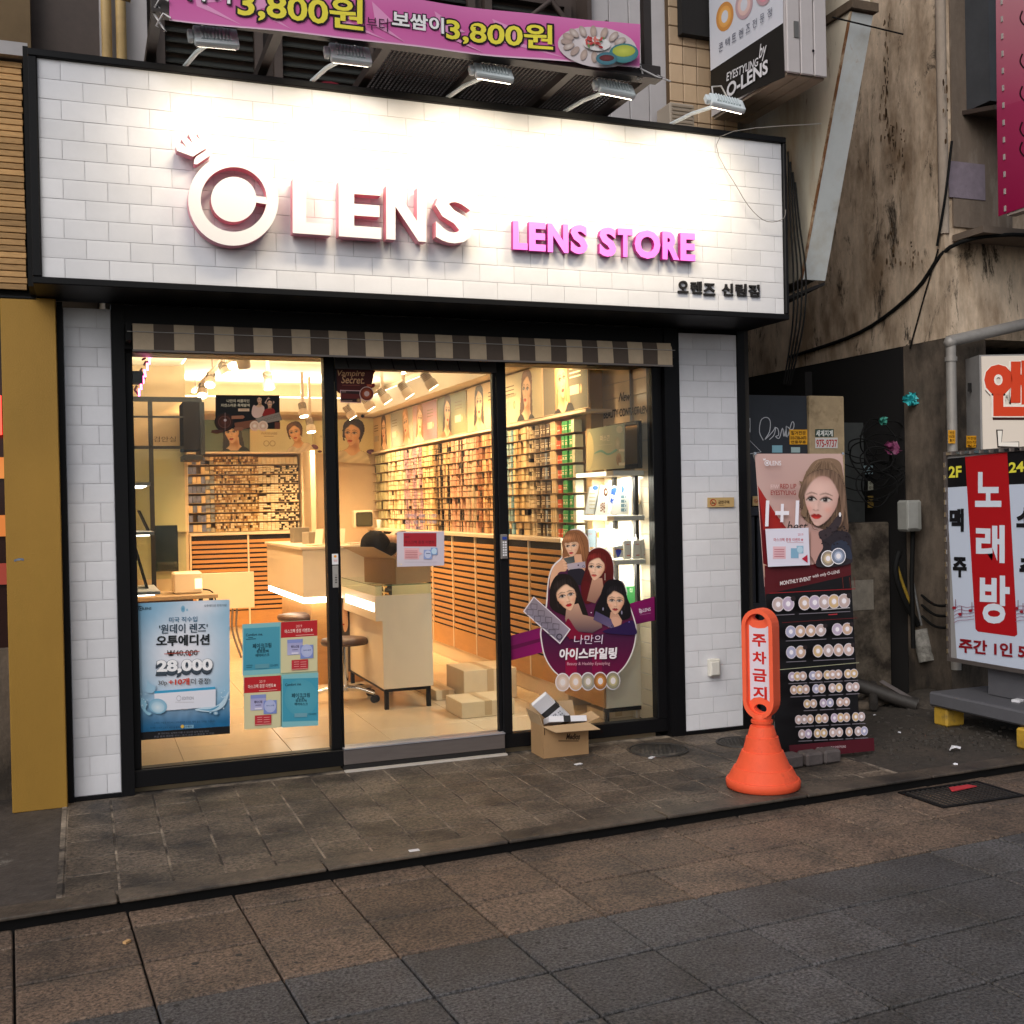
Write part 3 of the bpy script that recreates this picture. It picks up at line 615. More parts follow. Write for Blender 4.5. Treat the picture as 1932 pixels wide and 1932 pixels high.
# gold panel and slats to the left, red shop beyond
box('gold_pier', gold, -.352, -.10, -.10, .25, .026, 2.56, None, .004, label='tall gold laminated pier left of the white tiled pillar', cat='pier')
nb = thing('slatted_shop', 'neighbouring shop with timber slat cladding above a gold pier', 'building', (-1.6, .2, .03))
box('wall', M('brown_plaster', (.16, .105, .05), .8, var=.2, vs=5), -4.2, -.19, .06, .3, 3.70, 4.9, nb); box('end_filler', black2, -.214, -.1905, -.35, .3, 2.57, 3.70, nb); box('slat_backing', dark_in, -4.2, -.216, -.04, .05, 2.57, 3.72, nb)
sm_ = slab_mesh('timber_slat', 1.6, .022, .027, wood, .002)
for k in range(36):
    o = link('timber_slat', sm_, nb); o.location = Vector((-1.83+random.uniform(-.003, .003), -.08, 2.60+k*.0312+.027))-wl(nb)
box('ledge', grey_w, -4.2, -.20, -.13, .05, 3.735, 3.80, nb)
box('soffit', black2, -4.2, -.19, -.1, .3, 2.55, 2.565, nb)
tube('bamboo_rail', M('tan_pole', (.50, .34, .14), .6, var=.2, vs=10), [(-1.9, -.35, 4.33), (.28, -.35, 4.02)], .045, nb, 12)
for x in (.17, .24): tube('pole', M('tan_pole', (.5, .3, .1), .6), [(x, -.05, 3.66), (x, -.05, 4.6)], .026, nb, 10)
box('side_glass', M('dark_shop_glass', (.03, .012, .01), .1), -1.6, -.36, .28, .30, .8, 2.55, nb)
box('stall_riser', conc_d, -4.2, -.36, .2, .3, .0, .8, nb)
G().box(-.60, -.372, .15, .16, 1.9, 2.1).build('red_lit_strip', glow('red_neon', (1, .05, .03), 2.5), nb)
for zz, cc in ((1.75, (.9, .35, .08)), (1.45, (.8, .25, .05)), (1.2, (.35, .05, .03))):
    box('warm_window', glow('warm_%g' % zz, cc, .16), -.9, -.372, .262, .272, zz-.07, zz+.04, nb)  # emissive strips standing in for orange glows and reflections

g = G(); random.seed(21)
for k in range(60):
    x, y = random.uniform(-.6, 6), random.uniform(-3.4, -1.75); r_ = random.choice((.005, .007, .010, .013))
    g.lathe([(r_, 0), (r_*.6, .0008)], (x, y, -.0195), 9)
for k in range(30):
    x, y = random.uniform(0, 3.9), random.uniform(-1.4, -.1); r_ = random.choice((.005, .008, .012)); g.lathe([(r_, 0), (r_*.6, .0008)], (x, y, .0305), 9)
g.build('gum_spots', M('old_gum', (.030, .026, .024), .7), None, kind='stuff', label='old dark chewing gum spots trodden into the paving', cat='gum')

P = pr_y('S1', -.1012); P.blob([(88, 330), (105, 322), (125, 318), (150, 322), (148, 334), (120, 330), (95, 340)], '#6a7484'); P.blob([(100, 330), (118, 325), (134, 328), (120, 333)], '#8a92a0')
gp = [o for o in bpy.data.objects if o.name == 'gold_pier'][0]; P.build('scuff_mark', gp)
# ================================================================ ABOVE THE SIGN
up = thing('upper_facade', 'upper storey of the shop building with brown window frames and pale panels', 'building', (1.9, .1, 3.66))
box('wall', brown_w, -.25, 3.0, .16, .35, 3.55, 6.0, up); box('rear_block', M('rear_wall', (.12, .1, .085), .9), -.25, 3.95, 1.2, 6.9, 2.95, 6.0, up)
box('roof_slab', dark_in, -.25, 3.95, .35, 1.2, 3.5, 3.6, up)
box('column', grey_w, .14, .37, .0, .16, 3.60, 6.0, up)
for k in range(5): box('pale_panel', grey_w, 2.93+k*.135, 3.06+k*.135, .04, .15, 3.60, 6.0, up, .003)
box('panel_edge', brown_w, 2.90, 2.928, .0, .15, 3.6, 6.0, up)
# shutter panels behind the balcony
for k in range(4):
    x0 = .42+k*.62
    for a in ((x0, x0+.56, 3.68, 3.71), (x0, x0+.56, 4.5, 4.56), (x0, x0+.045, 3.71, 4.5), (x0+.515, x0+.56, 3.71, 4.5)): box('shutter_frame', brown_w, a[0], a[1], .10, .158, a[2], a[3], up)
    g = G()
    for j in range(14):
        z = 3.73+j*.055; g.prism([(x0+.05, .12, z), (x0+.05, .155, z+.035), (x0+.05, .158, z+.028), (x0+.05, .123, z-.007)], (.46, 0, 0))
    g.build('louvre_set', M('dark_louvre', (.028, .03, .028), .5), up, kind='stuff')
G().lathe([(.001, -.05), (.07, -.04), (.10, 0), (.07, .05), (.001, .06)], (1.33, .07, 3.79), 12, cap=False).build('red_pot', M('dark_red_pot', (.16, .01, .02), .4), label='dark red round pot behind the balcony grating', cat='pot')
# tan tile wall
tt = M('tan_wall_tile', (.46, .33, .21), .55, var=.12, vs=8, rand=.2, col2=(.36, .18, .05), amt=.33, ms=4, streak=.4)
box('tile_bed', M('brown_joint', (.10, .06, .03), .9), 3.45, 3.95, .02, .15, 3.60, 6.0, up)
ttm = slab_mesh('wall_tile', .093, .012, .112, tt, .003)
for i in range(5):
    for j in range(12):
        o = link('wall_tile', ttm, up); o.location = Vector((3.462+i*.0975, .009, 3.74+j*.117+(.0 if i % 2 else .0)))-wl(up)
box('dark_window', dark_in, 3.52, 3.90, -.05, .005, 4.38, 5.2, up)
# small wall unit
t = thing('wall_unit', 'small beige ribbed ventilation box on the tan tiled wall beside the projecting sign', 'ventilation box', (3.46, -.1, 3.85))
box('housing', M('beige_plastic', (.36, .30, .24), .6), 3.36, 3.53, -.16, .006, 3.74, 3.90, t, .006)
for k in range(6): box('rib', M('beige_rib', (.30, .24, .18), .6), 3.375, 3.515, -.166, -.160, 3.755+k*.024, 3.765+k*.024, t)
# balcony
ba = thing('balcony', 'dark brown steel balcony frame with perforated floor above the shop sign', 'balcony', (1.6, -.45, 3.70))
steel = M('brown_steel', (.026, .019, .017), .55, var=.15, vs=6)
box('edge_beam', steel, .33, 2.87, -.935, -.885, 3.705, 3.765, ba, .004); box('edge_flange', steel, .33, 2.87, -.95, -.87, 3.690, 3.7045, ba)
for x in (.36, .90, 1.42, 1.92, 2.40, 2.83): G().prism([(x-.022, -.884, 3.70), (x+.022, -.884, 3.70), (x+.022, .0, 3.70), (x-.022, .0, 3.70)], (0, 0, .05)).build('cross_beam', steel, ba)
for x, zt in ((.36, 4.6), (2.80, 4.55)): box('post', steel, x-.022, x+.022, -.928, -.888, 3.766, zt, ba)
box('top_rail', steel, .382, 2.778, -.925, -.89, 4.50, 4.54, ba)
g = G()
for i in range(62):
    x = 1.44+i*.0225; g.box(x-.0035, x+.0035, -.884, -.02, 3.735, 3.742)
for j in range(30):
    y = -.87+j*.029; g.box(1.44, 2.81, y-.004, y+.004, 3.743, 3.749)
g.build('perforated_floor', steel, ba, kind='stuff')
for a, b in (((2.35, 4.6), (2.78, 4.1)), ((2.2, 4.35), (2.5, 4.6)), ((2.5, 4.2), (2.78, 4.45))): tube('lattice_bar', brown_w, [(a[0]+.25, -.0, a[1]-.05), (b[0]+.25, -.0, b[1]-.05)], .018, ba, 4)
# banner
bn = thing('fabric_banner', 'pink fabric banner with yellow price lettering tied along the balcony', 'banner', (1.5, -.965, 3.7))
def bpt(x, y):       # traced on the plane of the railing, with a light billow
    p = trace('V', x, y, Vector((0, -.97, 0)), Vector((0, 1, 0))); p.y += .012*math.sin(p.x*4.1)+.006*math.sin(p.x*9+p.z*6); return p
def bedge(x): t = (x-320)/(1205-320); return -10-64*0+(-62)*(1-t)+58*t-7*math.sin(t*3.1)*(-1), 36+(93)*t+4*math.sin(t*3.1)   # top, bottom in picture of the strip
P = Print(bpt, (0, -1, 0), .0006)
N_ = 40; xs = [320+885*i/N_ for i in range(N_+1)]
pts = []; fs = []
for i, x in enumerate(xs):
    a, b = bedge(x); pts += [(x, a), (x, a+(b-a)*.5), (x, b-4), (x, b)]
cols = []
for i in range(N_):
    for k in range(3): fs.append((i*4+k, i*4+k+1, i*4+4+k+1, i*4+4+k))
P._add(pts, fs, [lin('#d878b4') if i % 4 in (0,) else lin('#cf5fa4') if i % 4 == 1 else lin('#d66fb0') if i % 4 == 2 else lin('#f0d8e8') for i in range(len(pts))])
def by(x, v): a, b = bedge(x); return a+(b-a)*v
for x0, w0 in ((360, 60), (470, 50), (620, 70), (820, 60), (930, 90), (700, 40)):
    P.poly([(x0, by(x0, .2)), (x0+w0, by(x0+w0, .55)), (x0+w0*.4, by(x0+w0*.4, .62)), (x0+w0*1.6, by(x0+w0*1.6, .95)), (x0+w0*.2, by(x0, .7))], '#e39ac8')
def btext(s, x0, x1, v0, v1, c, bold, edge=None, eb=0):
    f = P.fn; y0a = by(x0, v0); y1a = by(x0, v1); sl = (by(x1, v1)-by(x0, v1))/(x1-x0)
    if edge: P.text(s, x0-eb, y0a-eb, x1+eb, y1a+eb, edge, bold+.045, sl=sl)
    P.text(s, x0, y0a, x1, y1a, c, bold, sl=sl)
btext('보쌈이', 738, 838, .30+.03, .66, '#f4f2f4', .03, '#1c1418', 2.5)
btext('3,800원', 842, 1042, .26, .82, '#eee14a', .022, '#1c1418', 4)
btext('3,800원', 448, 684, .12+.14, .86, '#eee14a', .022, '#1c1418', 4)
btext('국수가', 330, 440, .10+.12, .60, '#f4f2f4', .03, '#1c1418', 2.5)
btext('부터', 690, 730, .52, .78, '#3a1430', .0)
P.ell(1124, 91, 74, 38, '#ded6d6', '#cfc4c8', .12, 30)
for k in range(16):
    a = k*.39; P.ell(1118+52*math.cos(a), 86+24*math.sin(a)*1.0+.12*52*math.cos(a), 11, 6, random.choice(['#c9b4a8', '#b9a29a', '#d8ccc6']), '#a8948c', a)
P.ell(1122, 86, 26, 13, '#eceaea', '#e0dcdc', .1)
for k in range(22): P.ell(1118+random.uniform(-16, 16), 84+random.uniform(-9, 9), 4.5, 2.2, random.choice(['#c24a4a', '#b03a3c', '#6a8a5a', '#d87a70']), None, random.uniform(0, 3), 8)
P.ell(1170, 106, 27, 18, '#5f9a9a', '#3f7a80', 0, 24); P.ell(1170, 102, 21, 11, '#c8cc5a', '#a4b048', 0, 20)
P.ell(1138, 116, 20, 12, '#5f8a9a', '#40707f', 0, 24); P.ell(1138, 115, 14, 6, '#7a3a3c', '#5a2a2e', 0, 18)
P.build('printed_cloth', bn)
for p in ((322, 34), (1200, 128), (1178, 54), (318, 2)):
    q = trace('V', p[0], p[1], Vector((0, -.965, 0)), Vector((0, 1, 0))); s = -1 if p[0] < 600 else 1
    tube('tie_cord', M('white_cord', (.62, .6, .6), .7), [q, q+Vector((s*.03, .01, .02)), q+Vector((s*.06, .03, -.03)), q+Vector((s*.02, .03, -.05)), q+Vector((s*.07, .04, .03))], .005, bn, 6)
tube('tie_cord', M('white_cord', (.62, .6, .6), .7), [(2.74, -.95, 3.73), (2.83, -.95, 3.70), (2.92, -.94, 3.69), (2.84, -.93, 3.72)], .005, bn, 6)

# ================================================================ PROJECTING SIGN
pj = thing('projecting_sign', 'white projecting lightbox with black lower face and lens pictures above the sign end', 'sign', (3.83, -.4, 3.86))
cw = M('cream_casing', (.50, .46, .46), .5, var=.06, vs=6)
G().box(3.705, 3.975, -.845, -.07, 3.875, 5.2).build('case', cw, pj)
for k in range(3): box('corner_trim', cw, 3.712+k*.09, 3.795+k*.09, -.862, -.8455, 3.865, 5.2, pj, .004)
for k in range(3): box('under_slat', M('under_slat', (.26, .20, .15), .6, var=.2), 3.715+k*.088, 3.795+k*.088, -.84, -.08, 3.855, 3.8745, pj, .003)
box('hinge', M('hinge_steel', (.2, .19, .18), .4, .6), 3.755, 3.785, -.868, -.862, 4.06, 4.15, pj)
for z in (4.0, 4.3): G().lathe([(.008, 0), (.008, .003)], (3.88, -.866, z), 8, (0, -1, 0)).build('rivet', black2, pj)
P = pr_x('R3', 3.702); 
P.poly([(172, -260), (590, -500), (590, 128), (186, 395)], '#c9ccd8', '#d6d7e0'); P.poly([(186, 395), (590, 128), (600, 430), (188, 610)], '#15120f')
for cx, cy, c in ((266, 92, '#e0a052'), (374, 26, '#dcb8b0'), (486, -50, '#d98a9a')):
    P.ell(cx, cy, 47, 84, c, '#c98a48' if cx == 266 else '#b898a0', .18, 30); P.ell(cx, cy, 34, 62, '#ecc27c' if cx == 266 else '#e2cfd0', c, .18, 26); P.ell(cx, cy, 18, 36, '#d2d4de', None, .18, 20)
for s, x, y in (('콘', 246, 268), ('택', 284, 240), ('트', 320, 215), ('렌', 360, 190), ('즈', 398, 163), ('전', 436, 136), ('문', 478, 106), ('점', 520, 76)):
    P.text(s, x-12, y-22, x+12, y+26, '#55586a', .0, sl=-.6)
P.text('EYESTYLING', 280, 408, 458, 455, '#d9d8dc', .015, .15, sl=-.50); P.text('by', 462, 252, 505, 352, '#d9d8dc', .01, .3, sl=-.6)
P.text('O-LENS', 282, 470, 512, 550, '#dcdbe0', .03, 0, sl=-.62)
P.build('face_print', pj)
# inclined fascia
fa = thing('inclined_fascia', 'rusty white sheet metal fascia leaning out over the alley right of the sign', 'fascia', (4.3, -.1, 2.8))
X0, X1 = 4.2, 4.47
G().prism([(X0, -.276, 2.86), (X0, -.79, 4.30), (X0, .9, 4.30), (X0, .9, 2.72)], (.13, 0, 0)).build('side_sheet', rust_s, fa)
G().prism([(X0-.004, -.281, 2.85), (X0-.004, -.795, 4.29), (X0-.004, -.80, 4.29), (X0-.004, -.288, 2.85)], (.004, 0, 0)).build('front_fold', rust_w, fa)
G().prism([(X0-.004, -.283, 2.85), (4.372, -.283, 2.85), (4.352, -.797, 4.29), (X0-.004, -.797, 4.29)], (0, -.004, 0)).build('front_sheet', rust_w, fa)
G().prism([(X0-.006, -.270, 2.85), (X0-.006, -.784, 4.29), (X0-.006, -.803, 4.295), (X0-.006, -.291, 2.855)], (.010, 0, 0)).build('rusty_edge', M('rust_edge', (.20, .085, .03), .85, var=.5, vs=18, col2=(.45, .36, .25), amt=.45, ms=9), fa)
G().prism([(X0-.02, -.83, 4.302), (4.37, -.83, 4.302), (4.37, 1.0, 4.302), (X0-.02, 1.0, 4.302)], (0, 0, .05)).build('ledge', M('dirty_ledge', (.10, .07, .045), .8, var=.4, vs=12), fa)
G().box(X0+.0, 4.35, -.78, .9, 4.353, 6.0).build('upper_casing', rust_s, fa)
G().prism([(3.985, -.28, 2.70), (4.375, -.28, 2.845), (4.375, .9, 2.70), (3.985, .9, 2.70)], (0, 0, -.02)).build('underside', dark_in, fa)
tube('bracket_rod', cable_m, [(4.05, -.82, 4.23), (4.55, -.82, 4.20)], .005, fa, 5)
# ================================================================ ALLEY AND NEXT BUILDING
al = thing('passage_walls', 'back and side walls, coloured dark for shade, of the covered passage beside the shop', None, kind='structure')
box('side_wall', M('shade_dark_wall', (.03, .026, .022), .9, var=.3), 3.955, 4.0, .02, 3.4, 0, 2.9, al); box('upper_side_wall', M('dirty_stucco', (.2, .16, .12), .9, var=.3), 3.955, 3.99, .35, 3.4, 2.9, 6, al)  # passage shade is put into the dark lower wall colour
box('back_wall', dark_in, 3.9, 5.6, 3.0, 3.2, 0, 6.5, al)
nx = thing('next_building', 'tall tan rendered concrete building with stained walls right of the passage', 'building', (7, 1, 0))
def relief(name, mat, p0, ux, uy, W, H, nu, nv, amp, parent):
    g = G(); ux, uy = Vector(ux), Vector(uy); n = ux.cross(uy).normalized(); vs = []
    for j in range(nv+1):
        for i in range(nu+1):
            e = amp*(random.random()-.5) if 0 < i < nu and 0 < j < nv else 0
            vs.append(Vector(p0)+ux*(W*i/nu)+uy*(H*j/nv)+n*e)
    g.add(vs, [(j*(nu+1)+i, j*(nu+1)+i+1, (j+1)*(nu+1)+i+1, (j+1)*(nu+1)+i) for j in range(nv) for i in range(nu)], True); return g.build(name, mat, parent)
G().prism([(5.6, .01, 2.58), (5.6, 3.0, 2.58), (5.6, 3.0, 6.5), (5.6, .01, 6.5)], (3.5, 0, 0)).build('upper_wall', concrete, nx)
relief('rendered_side', concrete, (5.596, 3.0, 2.58), (0, -1, 0), (0, 0, 1), 2.99, 3.9, 60, 80, .010, nx)
G().lathe([(.034, 0), (.036, 3.2)], (5.612, .026, 3.3), 10).build('corner_bead', M('pale_render', (.38, .31, .25), .9, var=.12, vs=10, bump=1, bs=30), nx)
box('lower_side_wall', dark_in, 5.60, 5.75, .45, 3.0, 0, 2.579, nx)  # near-black sheet standing in for the shaded opening
g = relief('column_side', conc_d, (5.598, .44, 0), (0, -1, 0), (0, 0, 1), .43, 2.60, 14, 60, .012, nx)
box('column', conc_d, 5.60, 5.95, .012, .44, 0, 2.579, nx)
box('front_stain_panel', M('grey_stained_render', (.17, .13, .10), .9, var=.3, vs=8, bump=1, bs=30, col2=(.35, .3, .25), amt=.4, ms=3, streak=.3), 5.67, 6.2, -.004, .009, 3.35, 6.5, nx)
box('lilac_patch', M('lilac_paint', (.22, .18, .22), .9, var=.2, vs=12, bump=1, bs=40), 5.63, 5.95, -.010, -.0045, 3.55, 3.80, nx)
box('window_hood', M('slate_box', (.06, .065, .075), .6, var=.2), 5.80, 6.3, -.22, -.005, 4.16, 6.2, nx)
G().prism([(5.76, -.30, 4.10), (6.3, -.30, 4.10), (6.3, 0, 4.16), (5.76, 0, 4.16)], (0, 0, -.03)).build('window_sill', brown_w, nx)
# green shop front beyond the column
box('canopy', M('canopy_edge', (.14, .105, .08), .8, var=.3), 5.66, 9, -.28, .0, 3.245, 3.29, nx)
gf = thing('green_shopfront', 'dark green shopfront under a canopy behind the pipe and lit sign', 'shopfront', (7, .4, 0))
box('wall', dark_in, 5.96, 9, .6, .7, 0, 3.24, gf); box('green_panel', M('dull_green', (.05, .10, .03), .6, var=.3), 6.30, 9, .55, .58, 2.75, 3.12, gf)
for x0, z0, x1, z1 in ((6.0, 3.2, 6.9, 2.95), (6.0, 2.75, 7.2, 2.95), (6.05, 3.0, 6.8, 2.72)): tube('dark_bar', black2, [(x0, .3, z0), (x1, .3, z1)], .03, gf, 6)
box('green_post', M('teal_frame', (.02, .11, .08), .5), 6.03, 6.06, .2, .23, 2.8, 3.2, gf); box('pale_post', grey_w, 5.93, 5.98, .02, .06, 2.75, 3.24, gf)
box('low_front', M('shop_lower', (.05, .045, .04), .8), 5.96, 9, .3, .6, 0, 2.5, gf)
# pipe
pm_ = M('galvanised_pipe', (.30, .28, .26), .5, .2, var=.15, vs=14)
pi = thing('drain_pipe', 'grey metal downpipe with elbow and long sloping run at the building corner', 'pipe', (5.54, -.1, 2.5))
tube('downpipe', pm_, [(5.535, -.1, 2.52), (5.535, -.1, .3)], .034, pi, 14); tube('sloping_run', pm_, [(5.52, -.1, 2.535), (6.9, -.1, 2.83)], .040, pi, 14)
for z in (2.40, 1.2): G().lathe([(.041, 0), (.041, .03)], (5.535, -.1, z), 16).build('pipe_collar', pm_, pi)
G().lathe([(.001, -.045), (.03, -.035), (.045, 0), (.03, .035), (.001, .045)], (5.53, -.1, 2.53), 14, cap=False).build('elbow', pm_, pi)
# upper pink sign
pk = thing('pink_sign', 'tall pink to crimson sign panel with black script hanging at the right edge', 'sign', (5.6, -.9, 3.27))
G().box(5.56, 5.63, -1.7, -.585, 3.27, 5.8).build('case', M('sign_edge', (.3, .25, .22), .6), pk)
P = pr_x('R3', 5.556); P.poly([(1776, -400), (2400, -900), (2400, 985), (1790, 1206)], '#c58a94', '#8e0c40')
P.poly([(1776, -420), (1776, 0), (2400, 0), (2400, -500)], '#cc9aa0', '#c58a94'); P.poly([(1776, 0), (1782, 600), (2400, 420), (2400, -150)], '#c58a94', '#a83a60'); P.poly([(1782, 600), (1790, 1206), (2400, 985), (2400, 420)], '#a83a60', '#8a0a3e')
for y in (60, 300, 480, 680, 790): P.line([(1925, y), (1912, y+40), (1925, y+70), (1950, y+90)], 9, '#2a1018', True)
P.build('face_print', pk)
g = G(); 
for k in range(22): g.box(5.548, 5.566, -.585, -.572, 3.3+k*.11, 3.335+k*.11)
g.build('edge_clip', M('clip_grey', (.4, .38, .36), .5), pk, kind='stuff')
# lit box sign
bx = thing('box_sign', 'cream box sign with large red Korean letter, grey side, behind the standing sign', 'sign', (5.69, -.2, 1.6))
P0 = Vector((5.686, -.2, 0)); u = Vector((.933, -.36, 0)); nrm = Vector((-.36, -.933, 0))
def bs(a, b, z): return P0+u*a-nrm*b+Vector((0, 0, z))
G().prism([bs(0, 0, 1.35), bs(1.1, 0, 1.35), bs(1.1, .26, 1.35), bs(0, .26, 1.35)], (0, 0, 1.085)).build('case', M('grey_casing', (.27, .26, .255), .6, var=.15, vs=8), bx)
G().prism([bs(.012, -.001, 1.36), bs(1.1, -.001, 1.36), bs(1.1, -.006, 1.36), bs(.012, -.006, 1.36)], (0, 0, 1.065)).build('face', M('cream_face', (.80, .70, .60), .5, emit=0), bx)
P = Print(lambda a, b: trace('R8', a, b, P0+nrm*.008, nrm), nrm)
P.text('앤', 1668, 382, 2000, 752, '#3a1a14', .06); P.text('앤', 1662, 362, 2000, 735, '#f6ece0', .085); P.text('앤', 1672, 364, 1990, 728, '#d8421e', .05)
P.line([(1772, 815), (1772, 915), (1900, 915)], 44, '#2a1c18'); P.line([(1774, 822), (1774, 910), (1896, 912)], 30, '#f3ebe0')
P.build('face_print', bx)
box('vent', dark_in, 5.70, 5.73, -.08, -.075, 2.2, 2.26, bx)
def sticker(reg, pl, n, x0, y0, x1, y1, base, label, lines=(), txt=None, tc='#2a1a08', sl=0, name='sticker'):
    p0 = Vector(pl); n = Vector(n)
    fn = lambda a, b: trace(reg, a, b, p0, n)
    q = [fn(x0, y0), fn(x1, y0+(x1-x0)*sl), fn(x1, y1+(x1-x0)*sl), fn(x0, y1)]
    o = G().prism(q, -n*.0015 if n.dot(q[0]-CPOS) < 0 else n*.0015).build(name, M('base_'+base.strip('#'), lin(base), .6), None, label=label, cat='sticker')
    P = Print(fn, n if n.dot(q[0]-CPOS) < 0 else -n, .0004)
    for t, a, b, c, d, cc in (txt or []): P.text(t, a, b, c, d, cc, .02, sl=sl)
    for ln in lines: P.rect(*ln)
    if P.k: P.build('sticker_print', o)
    return o
for i, (x0, y0, x1, y1) in enumerate(((1438, 818, 1484, 905), (1556, 855, 1632, 932))):
    sticker('R8', (5.5, -.137, 0) if i == 0 else tuple(P0-nrm*.10+Vector((-.012, 0, 0))), (0, -1, 0) if i == 0 else (1, .05, 0), x0, y0, x1, y1, '#e0a020',
            ('yellow phone number sticker wrapped on the downpipe', 'yellow phone number sticker on the grey side of the cream box sign')[i],
            txt=[('거전문', x0+6, y0+8, x1-6, y0+28, '#4a2408'), ('010-738', x0+6, y0+34, x1-6, y0+52, '#4a2408'), ('철거', x0+8, y0+58, x1-8, y0+76, '#4a2408')])
# karaoke sign board
kb = thing('standing_sign', 'standing blue-white and red Korean sign board on grey stepped base at the right edge', 'sign', (5.3, -.9, .15))
G().box(5.205, 5.36, -1.55, -.395, .425, 1.765).build('case', M('sign_case', (.30, .29, .29), .5), kb)
box('frame', alu, 5.19, 5.204, -1.55, -.39, 1.745, 1.77, kb); box('frame', alu, 5.19, 5.204, -1.55, -.39, .42, .445, kb); box('frame', alu, 5.19, 5.204, -.412, -.39, .446, 1.744, kb)
for k in range(14): box('frame_clip', chrome, 5.184, 5.19, -.46-k*.08, -.42-k*.08, 1.748, 1.765, kb)
for k in range(16): box('frame_clip', chrome, 5.184, 5.19, -.408, -.394, .47+k*.08, .50+k*.08, kb)
P = pr_x('S6', 5.203)
P.poly([(545, 250), (1300, 175), (1300, 1320), (605, 1198)], '#c9d3e6'); P.poly([(545, 250), (648, 240), (655, 380), (556, 386)], '#0e0e12'); P.poly([(845, 218), (1300, 175), (1300, 350), (852, 372)], '#0e0e12')
P.poly([(645, 240), (845, 218), (893, 1085), (880, 1094), (705, 1070), (694, 1058)], '#b0141c')
P.text('2F', 567, 285, 628, 340, '#e8e04a', .03, sl=-.05); P.text('24시', 853, 258, 985, 322, '#e8e04a', .03, sl=-.09)
P.text('노', 693, 312, 818, 478, '#dce4f2', .035, sl=.0); P.text('래', 697, 560, 834, 740, '#dce4f2', .035, sl=.04); P.text('방', 716, 800, 858, 1030, '#dce4f2', .035, sl=.04)
P.text('맥', 572, 486, 640, 596, '#15151a', .05); P.text('주', 588, 715, 654, 812, '#15151a', .05, sl=.03); P.text('소', 890, 480, 980, 575, '#15151a', .05); P.text('주', 905, 722, 990, 820, '#15151a', .05)
P.text('주간 1인 5천원', 617, 1100, 1065, 1168, '#8a1420', .035, sl=.10)
for k in range(5):
    for a, b in ((595, 692), (888, 1000)): P.line([(a, 955+k*17+(6 if a < 700 else 0)), (a+25, 948+k*17), (a+60, 955+k*15), (b, 950+k*15)], 2.6, '#9a6a86', True)
for x, y in ((597, 957), (626, 988), (676, 970), (896, 960), (920, 975)): P.ell(x, y, 9, 7, '#9a2030'); P.rect(x+6, y-40, x+9, y, '#7a3a50')
P.build('face_print', kb)
gb = M('grey_plinth', (.10, .10, .112), .55, var=.12, vs=10, bump=.2, bs=80)
G().box(5.26, 5.56, -1.5, -.66, .237, .424).build('plinth_block', gb, kb, .006); G().box(5.03, 5.62, -1.75, -.395, .147, .236).build('base_slab', gb, kb, .012)
yb = M('yellow_block', (.50, .30, .03), .7, var=.25, vs=18, col2=(.10, .07, .03), amt=.4, ms=9)
for x, y in ((5.06, -.52), (5.0, -1.25)):
    t = G().box(x, x+.15, y, y+.12, .022, .142).build('yellow_block', yb, None, .012, label='chipped yellow concrete block under the %s corner of the sign base' % ('far' if y > -1 else 'near'), cat='block', group='yellow blocks under the sign base')
G().box(5.20, 5.28, -.95, -.90, .2365, .252, rz=.3).build('cigarette_pack', paper_w, None, .002, label='small white cigarette pack lying on the grey sign base', cat='pack')
# gate, post, low walls
ga = thing('metal_gate', 'dark blue-black metal gate panels between shop pillar and concrete post', 'gate', (4.3, .22, 0))
gm = M('blueblack_gate', (.018, .022, .030), .5, var=.2, vs=5)
box('upper_panel', gm, 4.0, 4.575, .20, .23, 1.45, 2.18, ga, .003)
box('rail', gm, 4.0, 4.575, .19, .24, 1.38, 1.44, ga, .003); box('rail', gm, 4.0, 4.575, .19, .24, .75, .80, ga, .003)
for k in range(7): box('slat', gm, 4.01+k*.082, 4.07+k*.082, .21, .232, .03, 1.379, ga, .004)
P = pr_y('R8', .199); W1 = '#b9bcc2'
P.line([(230, 885), (205, 830), (215, 755), (250, 735), (275, 760), (270, 830), (240, 880), (290, 830), (310, 800), (300, 850), (270, 880)], 5, W1, True)
P.line([(305, 800), (325, 810), (330, 850), (310, 860), (335, 870), (355, 805), (365, 860), (380, 800), (400, 810), (395, 850), (375, 855), (380, 790), (385, 865), (415, 770), (430, 775), (425, 810), (400, 820), (440, 855)], 5, W1, True)
P.line([(95, 935), (125, 870), (130, 950), (100, 980), (215, 960), (135, 880), (115, 985)], 6, W1)
P.build('graffiti', ga)
sticker('R8', (0, .197, 0), (0, 1, 0), 87, 740, 146, 832, '#c9ccd0', 'white vertical lettered sticker on the dark gate beside the pillar', txt=[('CITY', 90, 746, 112, 826, '#15171c'), ('PASIO', 116, 746, 142, 826, '#15171c')])
sticker('R8', (0, .197, 0), (0, 1, 0), 402, 815, 518, 912, '#d69a1c', 'yellow demolition phone sticker on the gate edge', txt=[('철거전문', 410, 824, 508, 850, '#3a2208'), ('010-7386-0470', 408, 858, 510, 880, '#3a2208'), ('연중무휴', 410, 886, 508, 906, '#3a2208')])
sticker('R8', (0, .197, 0), (0, 1, 0), 288, 918, 355, 965, '#7aa8b8', 'pale blue torn sticker above the portrait banner')
sticker('R8', (0, .197, 0), (0, 1, 0), 412, 930, 470, 965, '#9ab0b0', 'grey torn sticker above the portrait banner, right of the blue one')
cp = thing('concrete_post', 'stained cream concrete post with torn stickers beside the dark gate', 'post', (4.72, .3, 0))
box('shaft', M('cream_concrete', (.36, .27, .16), .9, var=.25, vs=12, bump=.8, bs=40, col2=(.12, .08, .04), amt=.36, ms=5), 4.58, 4.865, .18, .42, 0, 2.18, cp, .006)
